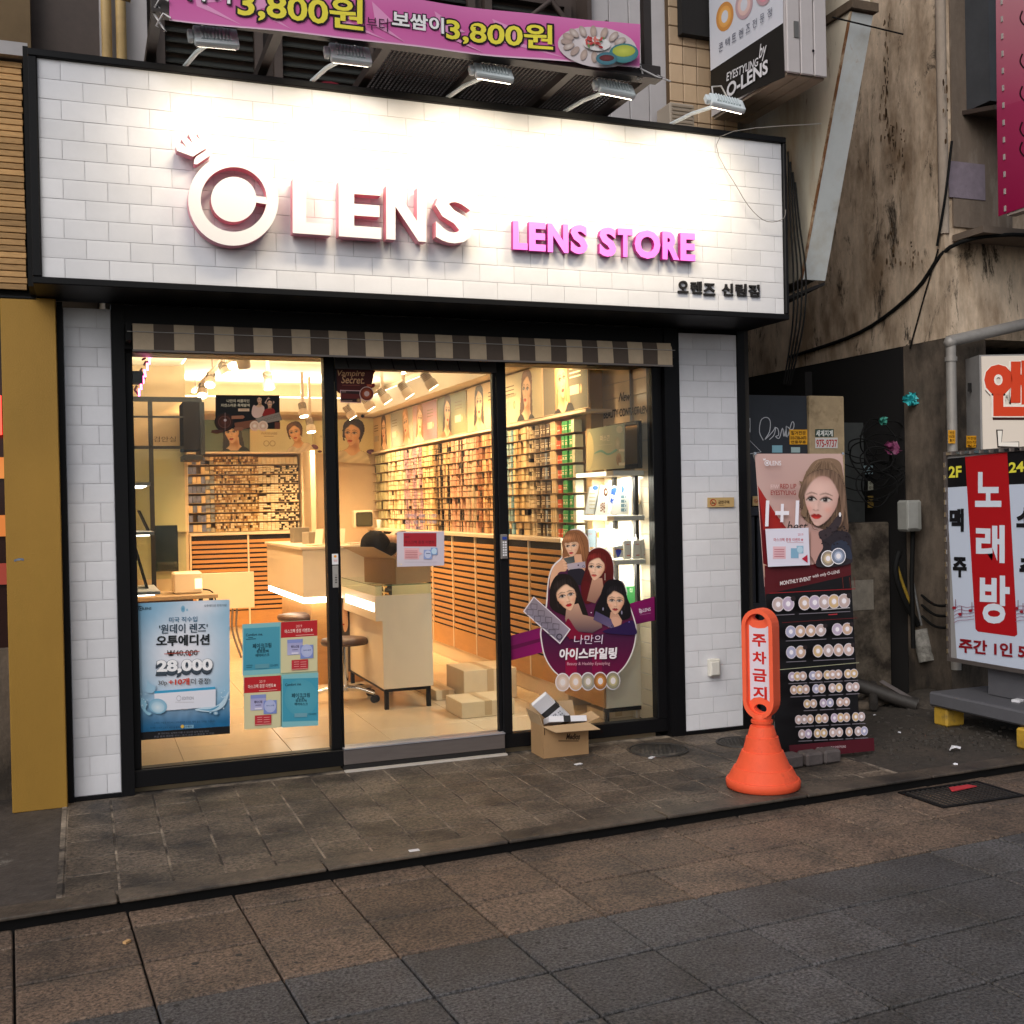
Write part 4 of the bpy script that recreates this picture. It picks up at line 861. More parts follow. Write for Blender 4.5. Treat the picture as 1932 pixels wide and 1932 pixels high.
sticker('R8', (0, .177, 0), (0, 1, 0), 570, 812, 690, 862, '#1f3a30', 'dark green torn sticker with white letters on the concrete post', txt=[('세계지게', 574, 818, 684, 860, '#e6e6e0')])
sticker('R8', (0, .177, 0), (0, 1, 0), 570, 868, 716, 936, '#c8c4c0', 'red and white phone number sticker on the concrete post', txt=[('975-9737', 576, 880, 712, 930, '#a81c20')])
lw = thing('low_wall', 'low grimy concrete wall with a pale painted band in the passage', 'wall', (5.2, .6, 0))
box('body', M('mottled_wall', (.15, .12, .09), .95, var=.5, vs=14, bump=1, bs=40, col2=(.03, .022, .016), amt=.5, ms=5), 4.93, 5.58, .60, .75, 0, 1.30, lw, .01)
box('pale_band', M('pale_band', (.26, .23, .19), .9, var=.3, vs=18), 5.08, 5.42, .594, .5995, .66, .88, lw)
box('side_door', M('grey_door', (.055, .06, .06), .6, var=.3), 5.08, 5.52, .80, .84, 1.3, 2.05, None, label='dim grey metal door with stickers at the back of the passage', cat='door')
for (x0, y0, x1, y1, c, l) in ((886, 1050, 945, 1105, '#88a0a8', 'small pink and blue sticker on the grey passage door'), (915, 1150, 998, 1212, '#a8a898', 'white stencilled notice on the grey passage door'),
                              (912, 1248, 1000, 1325, '#8a7030', 'dull yellow sticker low on the grey passage door')):
    sticker('R8', (0, .797, 0), (0, 1, 0), x0, y0, x1, y1, c, l, txt=[('주차금지', x0+6, y0+8, x1-6, y0+26, '#3a3020'), ('010-24', x0+6, y0+34, x1-6, y0+52, '#3a3020')])
box('dark_partition', dark_in, 4.87, 4.93, .62, .9, 0, 2.4, None, label='black upright panel edge in the passage beside the concrete post', cat='panel')
# ================================================================ CABLES AND CLUTTER
def cable(pts, r, label, m=None, sub=5):
    pts = spline([tuple(p) for p in pts], sub, False); return tube('cable', m or cable_m, pts, r, None, 6, label=label, cat='cable')
for k in range(4):
    x = 4.02+k*.016; cable([(x-.01, -.43, 3.58-.06*k), (x+.005*k, -.43, 3.15), (x+.02+.014*k, -.42, 2.85), (x+.05+.01*k, -.36, 2.55), (x+.16, -.1, 2.22)], .006, 'black cable hanging from the sign corner into the passage, %s of four' % ('leftmost', 'second', 'third', 'rightmost')[k], None)
cable([(3.93, -.86, 3.60), (3.50, -.49, 3.60), (3.62, -.49, 3.30), (3.78, -.49, 3.14), (3.93, -.49, 3.16), (4.0, -.4, 3.3)], .0022, 'thin grey cable drooping over the right end of the sign', M('thin_grey', (.2, .19, .18), .6))
cable([(6.6, -.3, 3.23), (5.9, -.3, 3.24), (5.62, -.02, 3.2), (5.585, .3, 2.95), (5.585, .9, 2.75), (5.585, 1.8, 2.68)], .014, 'thick black cable swooping along the rendered wall to the canopy')
cable([(5.575, -.1, 3.9), (5.56, -.05, 3.55), (5.57, .05, 3.22)], .010, 'black cable beside the lilac patch at the building corner')
cable([(5.58, .35, 2.55), (5.585, .2, 2.9), (5.58, .05, 3.2)], .006, 'thin cable rising up the corner of the rendered building')
random.seed(11)
for k in range(11):
    cx, cy, cz = 5.35+random.uniform(-.15, .12), .40+random.uniform(-.1, .1), 1.75+random.uniform(-.22, .2); rr = random.uniform(.12, .26)
    cable([(cx+rr*math.cos(a)*.9, cy+rr*.25*math.sin(a*1.7), cz+rr*math.sin(a)*.7) for a in [q*.8+k for q in range(9)]], .0055, 'loop of black cable in the tangle %s the meter box' % ('above', 'left of', 'behind', 'right of', 'over', 'beside', 'just below', 'far above', 'far left of', 'in front of', 'high over')[k])
for k in range(5):
    cable([(4.9, .5+.05*k, 1.9-.07*k), (5.15, .45, 1.78-.08*k), (5.4, .4, 1.74-.06*k), (5.52, .35, 1.70-.02*k)], .004, 'thin black wire strung across the passage at %s height' % ('head', 'eye', 'face', 'shoulder', 'chest')[k])
for a, cc, nm, lb in (((1140, 570, 1255, 662), (.03, .42, .45), 'teal_bag', 'teal plastic scrap caught on the wires by the column'), ((1018, 872, 1140, 990), (.20, .04, .11), 'magenta_cloth', 'faded magenta cloth bundled in the cables beside the column'),
                      ((985, 740, 1040, 780), (.05, .28, .22), 'green_scrap', 'small green plastic scrap on a hanging wire')):
    yy = .30; p = trace('R8', (a[0]+a[2])/2, (a[1]+a[3])/2, Vector((0, yy, 0)), Vector((0, 1, 0))); g = G(); sc = (a[2]-a[0])/115*.05
    vs = []
    for i in range(9):
        for j in range(7): vs.append(p+Vector(((i/8-.5)*sc*2.3+random.uniform(-.012, .012), random.uniform(-.03, .03), (j/6-.5)*sc*1.6+random.uniform(-.014, .014))))
    g.add(vs, [(i*7+j, i*7+j+1, (i+1)*7+j+1, (i+1)*7+j) for i in range(8) for j in range(6)]); g.build(nm, M(nm, cc, .5), None, label=lb, cat='litter')
mb_ = thing('meter_box', 'pale grey utility meter box hung with cables on the column', 'meter box', (5.5, .3, 1.4))
box('body', M('meter_grey', (.26, .26, .24), .5, var=.2), 5.39, 5.52, .18, .30, 1.24, 1.46, mb_, .015); box('lid', M('meter_grey2', (.32, .32, .30), .45, var=.2), 5.385, 5.475, .172, .179, 1.26, 1.45, mb_, .004)
tube('conduit', cable_m, [(5.5, .26, 1.24), (5.5, .28, .9), (5.52, .3, .4)], .016, mb_, 8)
for z in (.75, .68, .60): cable([(5.56, .25, z+.03), (5.5, .05, z-.02), (5.45, -.15, z), (5.44, -.30, z+.05)], .010, 'black cable slung from column to standing sign, %s' % ({.75: 'highest of three', .68: 'middle of three', .6: 'lowest of three'}[z]))
Y2 = Vector((0, 1, 0))
def s6(x, y, d): return trace('S6', x, y, Vector((0, d, 0)), Y2)
tube('yellow_hose', M('yellow_hose', (.30, .19, .02), .6, var=.6, vs=30), spline([tuple(s6(x, y, .34)) for x, y in ((318, 755), (345, 840), (378, 930), (402, 1030))], 5, False), .013, None, 8, label='yellow striped hose hanging down into the pipe stub', cat='hose')
tube('black_hose', cable_m, spline([tuple(s6(x, y, .33)) for x, y in ((330, 690), (312, 780), (345, 900), (420, 1040))], 5, False), .022, None, 8, label='thick black hose beside the yellow hose in the alley corner', cat='hose')
tube('conduit', M('grey_conduit', (.2, .2, .2), .5, var=.3, vs=20), spline([tuple(s6(x, y, .30)) for x, y in ((385, 780), (405, 880), (420, 960), (438, 1040))], 5, False), .008, None, 8, label='thin grey conduit right of the yellow hose', cat='conduit')
tube('pipe_stub', M('plaster_pipe', (.24, .23, .21), .9, var=.6, vs=22, bump=1, bs=40, col2=(.05, .043, .035), amt=.42, ms=9), [s6(430, 1062, .30), s6(466, 1212, .24)], .060, None, 16, label='short pale pipe stub leaning at the foot of the column', cat='pipe')
P = Print(lambda a, b: trace('R3', a, b, Vector((5.586, 0, 0)), Vector((1, 0, 0))), (-1, 0, 0), .0002); random.seed(9)
for (x0, ya, yb, sp_, n_) in ((1165, 430, 780, 14, 46), (1205, 640, 1060, 14, 40), (1262, 700, 960, 10, 20), (1510, 400, 800, 9, 22), (1210, 1250, 1560, 22, 34), (1180, 60, 420, 14, 26), (1345, 1350, 1500, 40, 24)):
    for k in range(int(n_*.6)):
        x = random.gauss(x0, sp_); y = random.uniform(ya, yb); w_, h_ = random.uniform(2, 6), random.uniform(5, 26)
        P.blob([(x+w_*random.uniform(.5, 1.3)*math.cos(q), y+h_*random.uniform(.6, 1.2)*math.sin(q)) for q in [i*.9 for i in range(7)]], random.choice(['#443425', '#5a4632', '#6a553e', '#77614a']), None, 2)
P.build('peeling_spots', nx)['kind'] = 'stuff'
bq = s6(470, 1215, .20); G().lathe([(.26, -.02), (.24, .03), (.17, .07), (.10, .105), (.03, .12), (.001, .122)], (bq.x-.02, bq.y-.02, .0), 11).build('rubble_mound', dirt, None, label='mound of packed dirt around the foot of the pale pipe stub', cat='dirt mound')
random.seed(5)
for i, (a, b, r) in enumerate((((4.98, .35, .20), (5.32, .05, .05), .048), ((5.06, .42, .15), (5.40, .12, .05), .035), ((5.0, .1, .06), (5.2, .35, .16), .030))):
    tube('scrap_pipe', M('dark_scrap', (.035, .03, .027), .6, var=.4, vs=14), [a, b], r, None, 12, label='dark scrap pipe in the rubbish heap, %s' % ('thickest one', 'middle one', 'thinnest one')[i], cat='pipe')
for i, (x, y, s) in enumerate(((5.15, .3, .14), (5.28, .32, .11), (5.02, .22, .12), (5.36, .2, .10), (5.48, -.02, .12))):
    G().lathe([(s*.5, 0), (s*.62, s*.15), (s*.4, s*.45), (.001, s*.5)], (x, y, .02), 7).build('rubble', conc_d, None, label='lump of dark rubble in the heap by the column, %s' % ('centre', 'upper right', 'left', 'right', 'by the pipe stub')[i], cat='rubble')
G().prism([(5.14, .2, .20), (5.17, .2, .21), (5.30, .05, .10), (5.27, .05, .09)], (0, .01, .004)).build('metal_strip', alu, None, label='bent metal strip lying on the rubbish heap', cat='scrap')
g = G()
for k in range(520):
    x, y = random.uniform(4.0, 6.4), random.uniform(-1.4, .4); s = random.choice((.004, .006, .009, .014)); 
    if random.random() < .5: x, y = random.gauss(4.75, .3), random.gauss(-.75, .22)
    if y < ky(x)+.13 or x < 4: continue
    g.box(x-s, x+s, y-s*.7, y+s*.7, .018, .026+s*.6, rz=random.uniform(0, 3))
g.build('gravel', M('dark_gravel', (.05, .042, .035), .8, var=.5, vs=40), None, kind='stuff', label='loose dark gravel and grit on the alley ground', cat='gravel')
for i, (rg, x, y, s, lb) in enumerate((('S6', 597, 1638, .034, 'crumpled white wrapper on the dark ground right of the portrait banner'), ('S6', 597, 1705, .014, 'tiny crumpled paper below the white wrapper'), ('S6', 160, 1550, .018, 'white paper shred beside the foot of the portrait banner'),
                                      ('S6', 332, 1553, .010, 'tiny white shred left of the crumpled wrapper'), ('S6', 215, 1470, .012, 'pale blue shred near the rubbish heap'))):
    p = trace(rg, x, y, Vector((0, 0, .03)), Vector((0, 0, 1))); g = G(); vs = [p+Vector((math.cos(a)*s*random.uniform(.6, 1.2), math.sin(a)*s*random.uniform(.6, 1.2), random.uniform(0, s*.8))) for a in [q*.7 for q in range(9)]]+[p+Vector((0, 0, s*.9))]
    g.add(vs, [(q, (q+1) % 9, 9) for q in range(9)]); g.build('paper_scrap', paper_w, None, label=lb, cat='litter')
for i, (x, y, lb) in enumerate(((1.28, -1.52, 'white scrap of torn paper on the kerb stones'), (2.55, -.42, 'tiny white scrap on the porch below the cardboard box'), (2.99, -.46, 'white scrap at the rim of the manhole cover'))):
    G().box(x-.022, x+.022, y-.012, y+.012, .0325, .036, rz=.3*i).build('paper_scrap', paper_w, None, label=lb, cat='litter')
G().box(.10, .125, -1.94, -1.925, -.018, -.010, rz=.8).build('cigarette_butt', M('butt', (.6, .35, .15), .7), None, label='cigarette butt on the brown slabs at lower left', cat='litter')
# no smoking plates
def nosmoke(reg, y, x0, y0, x1, y1, label, full=True):
    p0 = Vector((0, y, 0)); n = Vector((0, 1, 0)); q = [trace(reg, a, b, p0, n) for a, b in ((x0, y0), (x1, y0-2), (x1, y1-2), (x0, y1))]
    o = G().prism(q, (0, -.004, 0)).build('wall_plate', M('wood_plate', (.52, .36, .16), .5), None, label=label, cat='sign')
    P = pr_y(reg, y-.0045); w = (x1-x0)/137; cx = x0+30*w; cy = (y0+y1)/2
    P.ring(cx, cy, 17*w, 18*w, 4*w, '#a8301c'); P.line([(cx-11*w, cy-12*w), (cx+11*w, cy+12*w)], 3.5*w, '#a8301c'); P.rect(cx-9*w, cy+1, cx+9*w, cy+5*w, '#2a1a12')
    if full: P.text('금연구역', x0+56*w, y0+14*w, x1-24*w, y0+32*w, '#3a2412', .02); P.rect(x0+58*w, y0+38*w, x1-50*w, y0+40*w, '#6a4a2a')
    P.build('plate_print', o)
nosmoke('S5', -.012, 244, 298, 381, 348, 'small wooden no smoking plate on the right tiled pillar')
nosmoke('S5', .186, 478, 290, 560, 340, 'small wooden no smoking plate on the dark gate behind the banner', False)
t = thing('socket_box', 'white weatherproof socket box low on the right tiled pillar', 'socket', (3.67, -.03, .43))
box('housing', M('ivory_plastic', (.66, .64, .58), .4), 3.635, 3.712, -.045, -.008, .385, .495, t, .006); box('flap', M('ivory_plastic2', (.70, .68, .63), .35), 3.640, 3.700, -.056, -.0455, .395, .480, t, .004)
# ================================================================ CONE
cn = thing('parking_cone', 'bright orange no parking stand with Korean panel on a stepped conical base', 'traffic cone', (3.19, -1.27, .031))
c0 = Vector((3.19, -1.27, .031))
SEC = [[(.001, 0), (.170, 0), (.184, .008), (.187, .038), (.181, .049)], [(.174, .0495), (.160, .080), (.146, .105)], [(.139, .1055), (.119, .150), (.104, .188)], [(.097, .1885), (.085, .235), (.080, .259)], [(.074, .2595), (.064, .297), (.059, .312)],
       [(.047, .3125), (.046, .328)], [(.054, .3285), (.055, .342)], [(.047, .3425), (.050, .375), (.001, .375)]]
g = G()
for a, b in zip(SEC, SEC[1:]): g.lathe(a, c0, 40, cap=False); g.lathe([a[-1], b[0]], c0, 40, cap=False)
g.lathe(SEC[-1], c0, 40, cap=False)
orange_d = M('orange_worn', (.84, .105, .04), .62, var=.12, vs=7, bump=.3, bs=90, spec=.3, col2=(.42, .06, .03), amt=.36, ms=7)
g.build('cone_base', orange_d, cn)
ang = math.atan2(-_r.y, _r.x)
ux = Matrix.Rotation(R(-36), 3, 'Z') @ Vector((_r.x, _r.y, 0)).normalized(); uz = Vector((0, 0, 1)); un = ux.cross(uz).normalized()   # face normal towards camera side
if un.dot(CPOS-c0) < 0: un = -un
def cp_(a, z, d): return c0+ux*a*.94+uz*(.352+(z-.43)*1.04)+un*d
def stadium(w, z0, z1, n=12): return [(w*math.cos(R(t)), z1-w+w*math.sin(R(t))*1.0) for t in [180-180*i/n for i in range(n+1)]]+[(w*math.cos(R(t)), z0+w+w*math.sin(R(t))) for t in [0-180*i/n for i in range(n+1)]]
out_ = stadium(.088, .430, .965); m_ = len(out_); t_ = .044
# plate: solid ring + infill with two eye holes
def holed(outer, holes, d0, d1, mat, name):
    bm = bmesh.new(); allv = []
    for lp in [outer]+holes:
        vs = [bm.verts.new(cp_(a, z, d1)) for a, z in lp]; es = [bm.edges.new((vs[i], vs[(i+1) % len(vs)])) for i in range(len(vs))]; allv += es
    bmesh.ops.triangle_fill(bm, use_beauty=True, use_dissolve=False, edges=allv)
    ex = bmesh.ops.extrude_face_region(bm, geom=bm.faces[:], use_keep_orig=True)
    for v in ex['geom']:
        if isinstance(v, bmesh.types.BMVert): v.co += un*(d0-d1)
    bmesh.ops.recalc_face_normals(bm, faces=bm.faces)
    for v in bm.verts: v.co -= wl(cn)
    me = bpy.data.meshes.new(name); bm.to_mesh(me); bm.free(); me.materials.append(mat); return link(name, me, cn)
eye1 = [(.036*math.cos(R(i*24)), .925+.020*math.sin(R(i*24))) for i in range(15)]; eye2 = [(.036*math.cos(R(i*24)), .478+.022*math.sin(R(i*24))) for i in range(15)]
rim_in = stadium(.066, .452, .943)
holed(out_, [rim_in], -t_, t_, orange, 'plate_rim'); inner_ = [(a*.998, z) for a, z in rim_in]
holed(stadium(.0665, .4515, .9435), [eye1, eye2], -.014, .016, orange, 'plate_web')
P = Print(lambda a, b: cp_(a, b, .0165), un)
P.poly([(-.056, .512), (-.056, .885), (-.036, .872), (.0, .868), (.036, .872), (.056, .885), (.056, .512), (.036, .528), (0, .534), (-.036, .528)], '#d9d3de')
for s, z in (('주', .815), ('차', .730), ('금', .645), ('지', .560)):
    vs, fs = glyphs(s, .035); P._add([(-.040+.080*u, z-.036+.062*v) for u, v in vs], fs, [lin('#c8221c')])
P.build('panel_print', cn)
# ================================================================ PORTRAIT BANNER
xb = thing('banner_stand', 'tall leaning banner with portrait, red band and rows of lens pictures on black', 'banner', (4.0, -.75, .03))
bp0 = Vector((4.0, -.80, .1)); bnm = Vector((0, -.98, .195)).normalized()
def bf(a, b): return trace('S5', a, b, bp0, bnm)
q = [bf(*p) for p in ((490, 70), (945, 70), (1040, 1610), (609, 1653))]
G().prism(q, -bnm*.003).build('sheet', M('banner_vinyl', (.02, .016, .018), .4), xb)
cs = sum(q, Vector())/4
for a, b in ((0, 2), (1, 3)): tube('cross_pole', M('grey_pole', (.25, .25, .25), .4, .5), [q[a]-bnm*.01, cs-bnm*.10, q[b]-bnm*.01], .007, xb, 8)
tube('rear_leg', M('grey_pole', (.25, .25, .25), .4, .5), [cs-bnm*.10, Vector((cs.x, -.25, .03))], .008, xb, 8)
for p in q: G().lathe([(.009, 0), (.009, .006)], p, 10, bnm).build('eyelet', chrome, xb)
P = Print(bf, bnm, .0003)
P.quad4([(490, 70), (945, 70), (984, 700), (540, 760)], ['#b99a96', '#c4a49c', '#b89086', '#c9aaa2'])
P.poly([(507, 245), (560, 340), (640, 440), (720, 560), (790, 660), (986, 600), (990, 712), (545, 810)], '#64141c')
P.poly([(505, 235), (600, 385), (660, 465), (535, 465)], '#9c2420'); P.poly([(533, 640), (568, 655), (583, 695), (540, 712)], '#b99a88')
P.poly([(540, 650), (700, 648), (790, 645), (985, 590), (988, 715), (545, 812)], '#541218'); P.poly([(545, 800), (988, 700), (1040, 1610), (609, 1653)], '#100d10')
# figure
P.blob([(850, 94), (900, 96), (935, 120), (948, 180), (960, 250), (970, 380), (974, 470), (940, 500), (860, 470), (770, 430), (735, 390), (742, 330), (715, 290), (738, 210), (765, 150), (800, 108)], '#846a55', '#5e483a')
for k in range(46):
    a_ = random.uniform(0, 1); x_ = 745+a_*215; sw = random.uniform(-14, 14); P.line([(850+(x_-850)*.35, 104+random.uniform(0, 20)), (850+(x_-850)*.85+sw, 190), (x_+sw*.5, 300+random.uniform(-20, 20)), (x_+random.uniform(-16, 16), 400+random.uniform(-30, 60))], [1.2, 2.4, 1.6], random.choice(['#9a7e66', '#8c705a', '#6a5342', '#a68a70', '#5a4436']), True)
P.blob([(752, 160), (735, 215), (712, 215), (730, 250), (716, 300), (735, 340), (720, 380), (745, 400), (760, 330), (765, 240)], '#7a624c')
P.poly([(775, 470), (975, 500), (983, 615), (800, 650), (770, 600)], '#b98f86')
P.blob([(835, 470), (900, 470), (975, 490), (983, 600), (980, 640), (880, 660), (800, 655), (812, 600), (835, 560), (828, 520)], '#2c262c'); P.blob([(880, 545), (940, 520), (975, 560), (984, 620), (930, 600), (890, 600)], '#2f3546')
face(P, 826, 322, 132, hair='#6e5646', skin='#d9b3a8', lip='#b02a24', turn=-.45, tilt=.06, back=[(0, -1.0), (.5, -.9), (.7, 0), (.4, .8), (-.3, .6), (-.6, 0), (-.5, -.7)], sh='#b98d82', eye='#3a2a26', detail=2,
     fringe=[(.0, -1.28), (.5, -1.2), (.85, -.75), (.95, 0), (.9, .75), (.72, .95), (.78, .3), (.66, -.35), (.3, -.92), (-.1, -1.0), (-.45, -.72), (-.68, -.2), (-.74, .35), (-.84, .1), (-.82, -.5), (-.55, -1.05)])
P.blob([(812, 480), (860, 455), (905, 400), (930, 385), (925, 440), (880, 490), (830, 520)], '#3a3034')
for k in range(26): P.ell(random.uniform(815, 965), random.uniform(450, 545), 5, 3.5, '#221c20', None, 0, 7)
P.line([(805, 470), (780, 462), (770, 430)], 4, '#8a6a5c', True); P.ell(918, 390, 6, 12, '#e8e6ea')
lens(P, 856, 617, 33, 38, '#c8b08a', '#e2d6c8', '#8f8578'); lens(P, 909, 605, 34, 38, '#aab4cc', '#dcdce8', '#6a7488')
# logo
P.ring(540, 124, 14, 15, 4, '#d8d4dc'); P.ell(540, 124, 6, 7, '#d8d4dc'); P.poly([(522, 112), (518, 100), (526, 104), (529, 97), (533, 106)], '#d8d4dc'); P.text('LENS', 555, 113, 612, 137, '#d8d4dc', .01)
P.text('F/W', 558, 236, 600, 258, '#d5b9b8', .01); P.text('RED LIP', 607, 232, 690, 256, '#8e2a26', .012); P.text('EYESTYLING', 558, 266, 688, 290, '#8e2a26', .012)
P.text('1+1', 528, 318, 705, 452, '#e6e2ec', .012, .05); P.text('best', 640, 425, 748, 478, '#20161a', .0, .3)
P.poly([(529, 465), (752, 459), (760, 652), (543, 661)], '#d8d5e4')
P.text('2019', 697, 488, 725, 500, '#c86a7a', 0); P.text('마스크팩 증정 이벤트★', 572, 512, 726, 530, '#b83a4c', .01); P.rect(640, 534, 725, 537, '#c8a8b4')
P.rect(568, 556, 634, 620, '#dcb4bc'); P.rect(690, 552, 725, 592, '#8fb4cc'); P.rect(660, 565, 700, 616, '#7fa8c4'); P.ell(707, 573, 15, 17, '#b0cadb')
for k in range(4): P.rect(574, 570+k*12, 626, 573+k*12, '#b05a68')
P.poly([(716, 620), (745, 598), (746, 641)], '#b01c38')
P.text('MONTHLY EVENT', 603, 737, 763, 758, '#dfd4d4', .02, sl=-.17); P.text('with only O-LENS', 770, 702, 911, 724, '#dfd4d4', .01, sl=-.18)
for k, (a, b) in enumerate(((925, 772), (962, 768), (985, 765))): P.line([(a, 715), (a+5, b)], 2, '#7a2a1a')
P.line([(548, 798), (992, 775)], 3, '#a01c20'); P.line([(612, 950), (1003, 925)], 2.5, '#6a1c1c'); P.line([(560, 1196), (1010, 1156)], 3, '#b0b090')
def row(xs, y, rx, ry, sl=-.05, tag_=True):
    for grp in xs:
        for x in grp:
            c = random.choice(['#c9a890', '#cbb0a8', '#b9a8c0', '#c8a898', '#a8a8c4', '#d0b080', '#bfa9a4']); yy = y+(x-800)*sl
            P.ell(x, yy, rx, ry, '#e8e0e6', '#d2c8d0', 0, 16); P.ell(x, yy, rx*.88, ry*.88, c, None, 0, 14); P.ell(x, yy, rx*.6, ry*.6, '#ddd4dc', c, 0, 12); P.ell(x, yy, rx*.36, ry*.36, '#f0eaf0', None, 0, 10)
        if tag_: P.ell(grp[-1]+rx*.8, y+(grp[-1]-800)*sl-ry*.7, rx*.42, ry*.36, '#2a2022', None, 0, 10)
        P.rect(grp[0]-rx, y+(grp[0]-800)*sl+ry*1.45, grp[-1]+rx, y+(grp[0]-800)*sl+ry*1.45+4, '#77717a', sl=sl)
row([(592, 643), (727, 779, 828, 877, 928)], 845, 32, 38); row([(652, 701, 754, 805), (889, 940)], 990, 28, 32); row([(650, 698), (786, 839, 891, 943)], 1097, 27, 33)
row([(650, 676, 704), (755, 783), (828, 854, 883), (932, 962)], 1222, 21, 24, tag_=False); row([(652, 682, 712), (764, 792), (846, 880), (933, 964)], 1291, 20, 24, tag_=False); row([(713, 745), (795, 829), (879, 911)], 1366, 19, 23, tag_=False)
row([(665, 693, 723), (767, 797), (845, 876, 906), (952, 981)], 1445, 19, 24, tag_=False); row([(675, 707), (753, 785), (830, 863), (912,), (958, 988)], 1519, 19, 24, tag_=False)
P.poly([(602, 1583), (1036, 1545), (1040, 1610), (609, 1653)], '#4c0c1a'); P.text('BEAUTY & HEALTHY EYESTYLING', 744, 1594, 892, 1606, '#cdb8bc', 0, sl=-.08)
P.rect(770, 890, 915, 895, '#a8a4a8', sl=-.08); P.rect(805, 915, 850, 920, '#b03038', sl=-.08)
P.build('banner_print', xb)
bkm = M('grey_paver', (.085, .07, .068), .7, var=.3, vs=22, bump=.7, bs=60)
for i, (x, y) in enumerate(((3.50, -1.03), (3.63, -1.03), (3.755, -1.02))):
    G().box(x, x+.115, y, y+.10, .031, .105, rz=.05).build('loose_brick', bkm, None, .012, label='grey paving brick weighing down the portrait banner, %s of three' % ('leftmost, beside the cone', 'middle', 'rightmost')[i], cat='brick', group='bricks at the banner foot')
# ================================================================ CARDBOARD BOX OUTSIDE
bo = thing('cardboard_box', 'open brown cardboard box of white cartons on the porch outside the right window', 'cardboard box', (2.57, -.1, .031))
x0, x1, y0, y1, z0, z1 = 2.43, 2.715, -.205, -.02, .031, .215
for nm_, a in (('front_side', (x0, x1, y0, y0+.004)), ('back_side', (x0, x1, y1-.004, y1)), ('left_side', (x0, x0+.004, y0+.004, y1-.004)), ('right_side', (x1-.004, x1, y0+.004, y1-.004))): box(nm_, card, a[0], a[1], a[2], a[3], z0, z1, bo)
box('bottom', card, x0+.004, x1-.004, y0+.004, y1-.004, z0, z0+.004, bo)
for pts in ([(x0, y0, z1), (x1, y0, z1), (x1+.03, y0-.10, z1-.025), (x0+.04, y0-.09, z1-.02)], [(x1, y0, z1), (x1, y1, z1), (x1+.10, y1-.02, z1+.03), (x1+.10, y0+.05, z1+.012)],
            [(x0, y1, z1), (x1, y1, z1), (x1-.01, y1+.015, z1+.10), (x0, y1+.015, z1+.10)], [(x0, y0, z1), (x0, y1, z1), (x0-.03, y1, z1+.08), (x0-.02, y0+.01, z1+.07)]):
    v = (Vector(pts[1])-Vector(pts[0])).cross(Vector(pts[3])-Vector(pts[0])).normalized(); G().prism(pts, v*.003).build('flap', card_in, bo)
P = pr_y('S4', y0-.001); P.text('Medios', 535, 1608, 635, 1652, '#2a1c10', .03, .3); P.rect(480, 1658, 625, 1664, '#3a2818'); P.rect(378, 1560, 384, 1620, '#4a3420'); P.build('box_print', bo)['kind'] = 'stuff'
cw_ = M('white_carton', (.70, .70, .75), .5); ck = M('black_carton_band', (.02, .02, .022), .5)
def carton(c, rx, ry, rz, w, d, h, label):
    t = thing('white_carton', label, 'carton', c, 'white cartons in the cardboard box')
    m = Matrix.Translation(c) @ Matrix.Rotation(rz, 4, 'Z') @ Matrix.Rotation(ry, 4, 'Y') @ Matrix.Rotation(rx, 4, 'X')
    G().box(-w/2, w/2, -d/2, d/2, -h/2, h/2, m=m).build('body', cw_, t, .002)
    G().box(-w*.12, w*.06, -d/2-.001, d/2+.001, -h/2-.001, h/2+.001, m=m).build('black_band', ck, t)
    P = Print(lambda a, b: m @ Vector((a, -d/2-.0016, b)), m.to_3x3() @ Vector((0, -1, 0)))
    vs, fs = glyphs('O LENS', .02); P._add([(w*.12+w*.28*u, -h*.12+h*.2*v) for u, v in vs], fs, [lin('#2a2a2c')])
    for i in range(3):
        for j in range(2): P._add([(w*.14+i*w*.09, h*.2+j*.012), (w*.19+i*w*.09, h*.2+j*.012), (w*.19+i*w*.09, h*.2+j*.012+.006), (w*.14+i*w*.09, h*.2+j*.012+.006)], [(0, 1, 2, 3)], [lin('#8a8a90')])
    P.build('carton_print', t); return t
carton((2.525, -.10, .285), .5, .75, .15, .22, .03, .11, 'white carton with black band standing tilted up out of the cardboard box')
carton((2.60, -.135, .225), 1.2, .06, .0, .24, .035, .09, 'white carton with black band lying flat across the cardboard box')
# ================================================================ INSIDE THE SHOP
wall_c = M('warm_wall_paint', (.66, .53, .38), .8, var=.04, vs=4); ceil_m = M('ceiling_paint', (.74, .68, .58), .8, var=.03)
floor_m = M('cream_floor_tile', (.68, .55, .38), .22, var=.05, vs=5, rand=.03); whitem = M('cream_laminate', (.72, .62, .48), .4, var=.03)
drawer_m = M('oak_drawer', (.46, .235, .075), .5, var=.12, vs=6, streak=6, rand=.07); gap_m = M('drawer_gap', (.006, .004, .003), .9)
fl = thing('interior_floor', 'cream tiled floor inside the shop', None, kind='structure'); box('floor_bed', M('beige_joint', (.42, .32, .2), .8), .2, 3.32, .101, 6.45, .0, .093, fl)
fm = slab_mesh('floor_tile', .594, .594, .008, floor_m, .0015)
for i in range(6):
    for j in range(11):
        if .0+i*.597 > 3.2: continue
        o = link('floor_tile', fm, fl); o.location = (.0+i*.597-.1, .103+j*.597-.0, .10); 
ro = thing('interior_walls', 'cream walls, ceiling and bulkheads of the lit shop interior', None, kind='structure')
box('right_wall', wall_c, 3.30, 3.37, .30, 6.5, .09, 2.95, ro); box('right_wall_front', black2, 3.35, 3.372, .10, .30, .09, 2.6, ro)
box('left_wall', wall_c, .14, .235, .30, 6.5, .09, 2.95, ro); box('back_wall', wall_c, .235, 3.30, 6.4, 6.5, .09, 2.95, ro)
box('ceiling', ceil_m, .14, 3.37, .25, 6.5, 2.88, 2.95, ro)
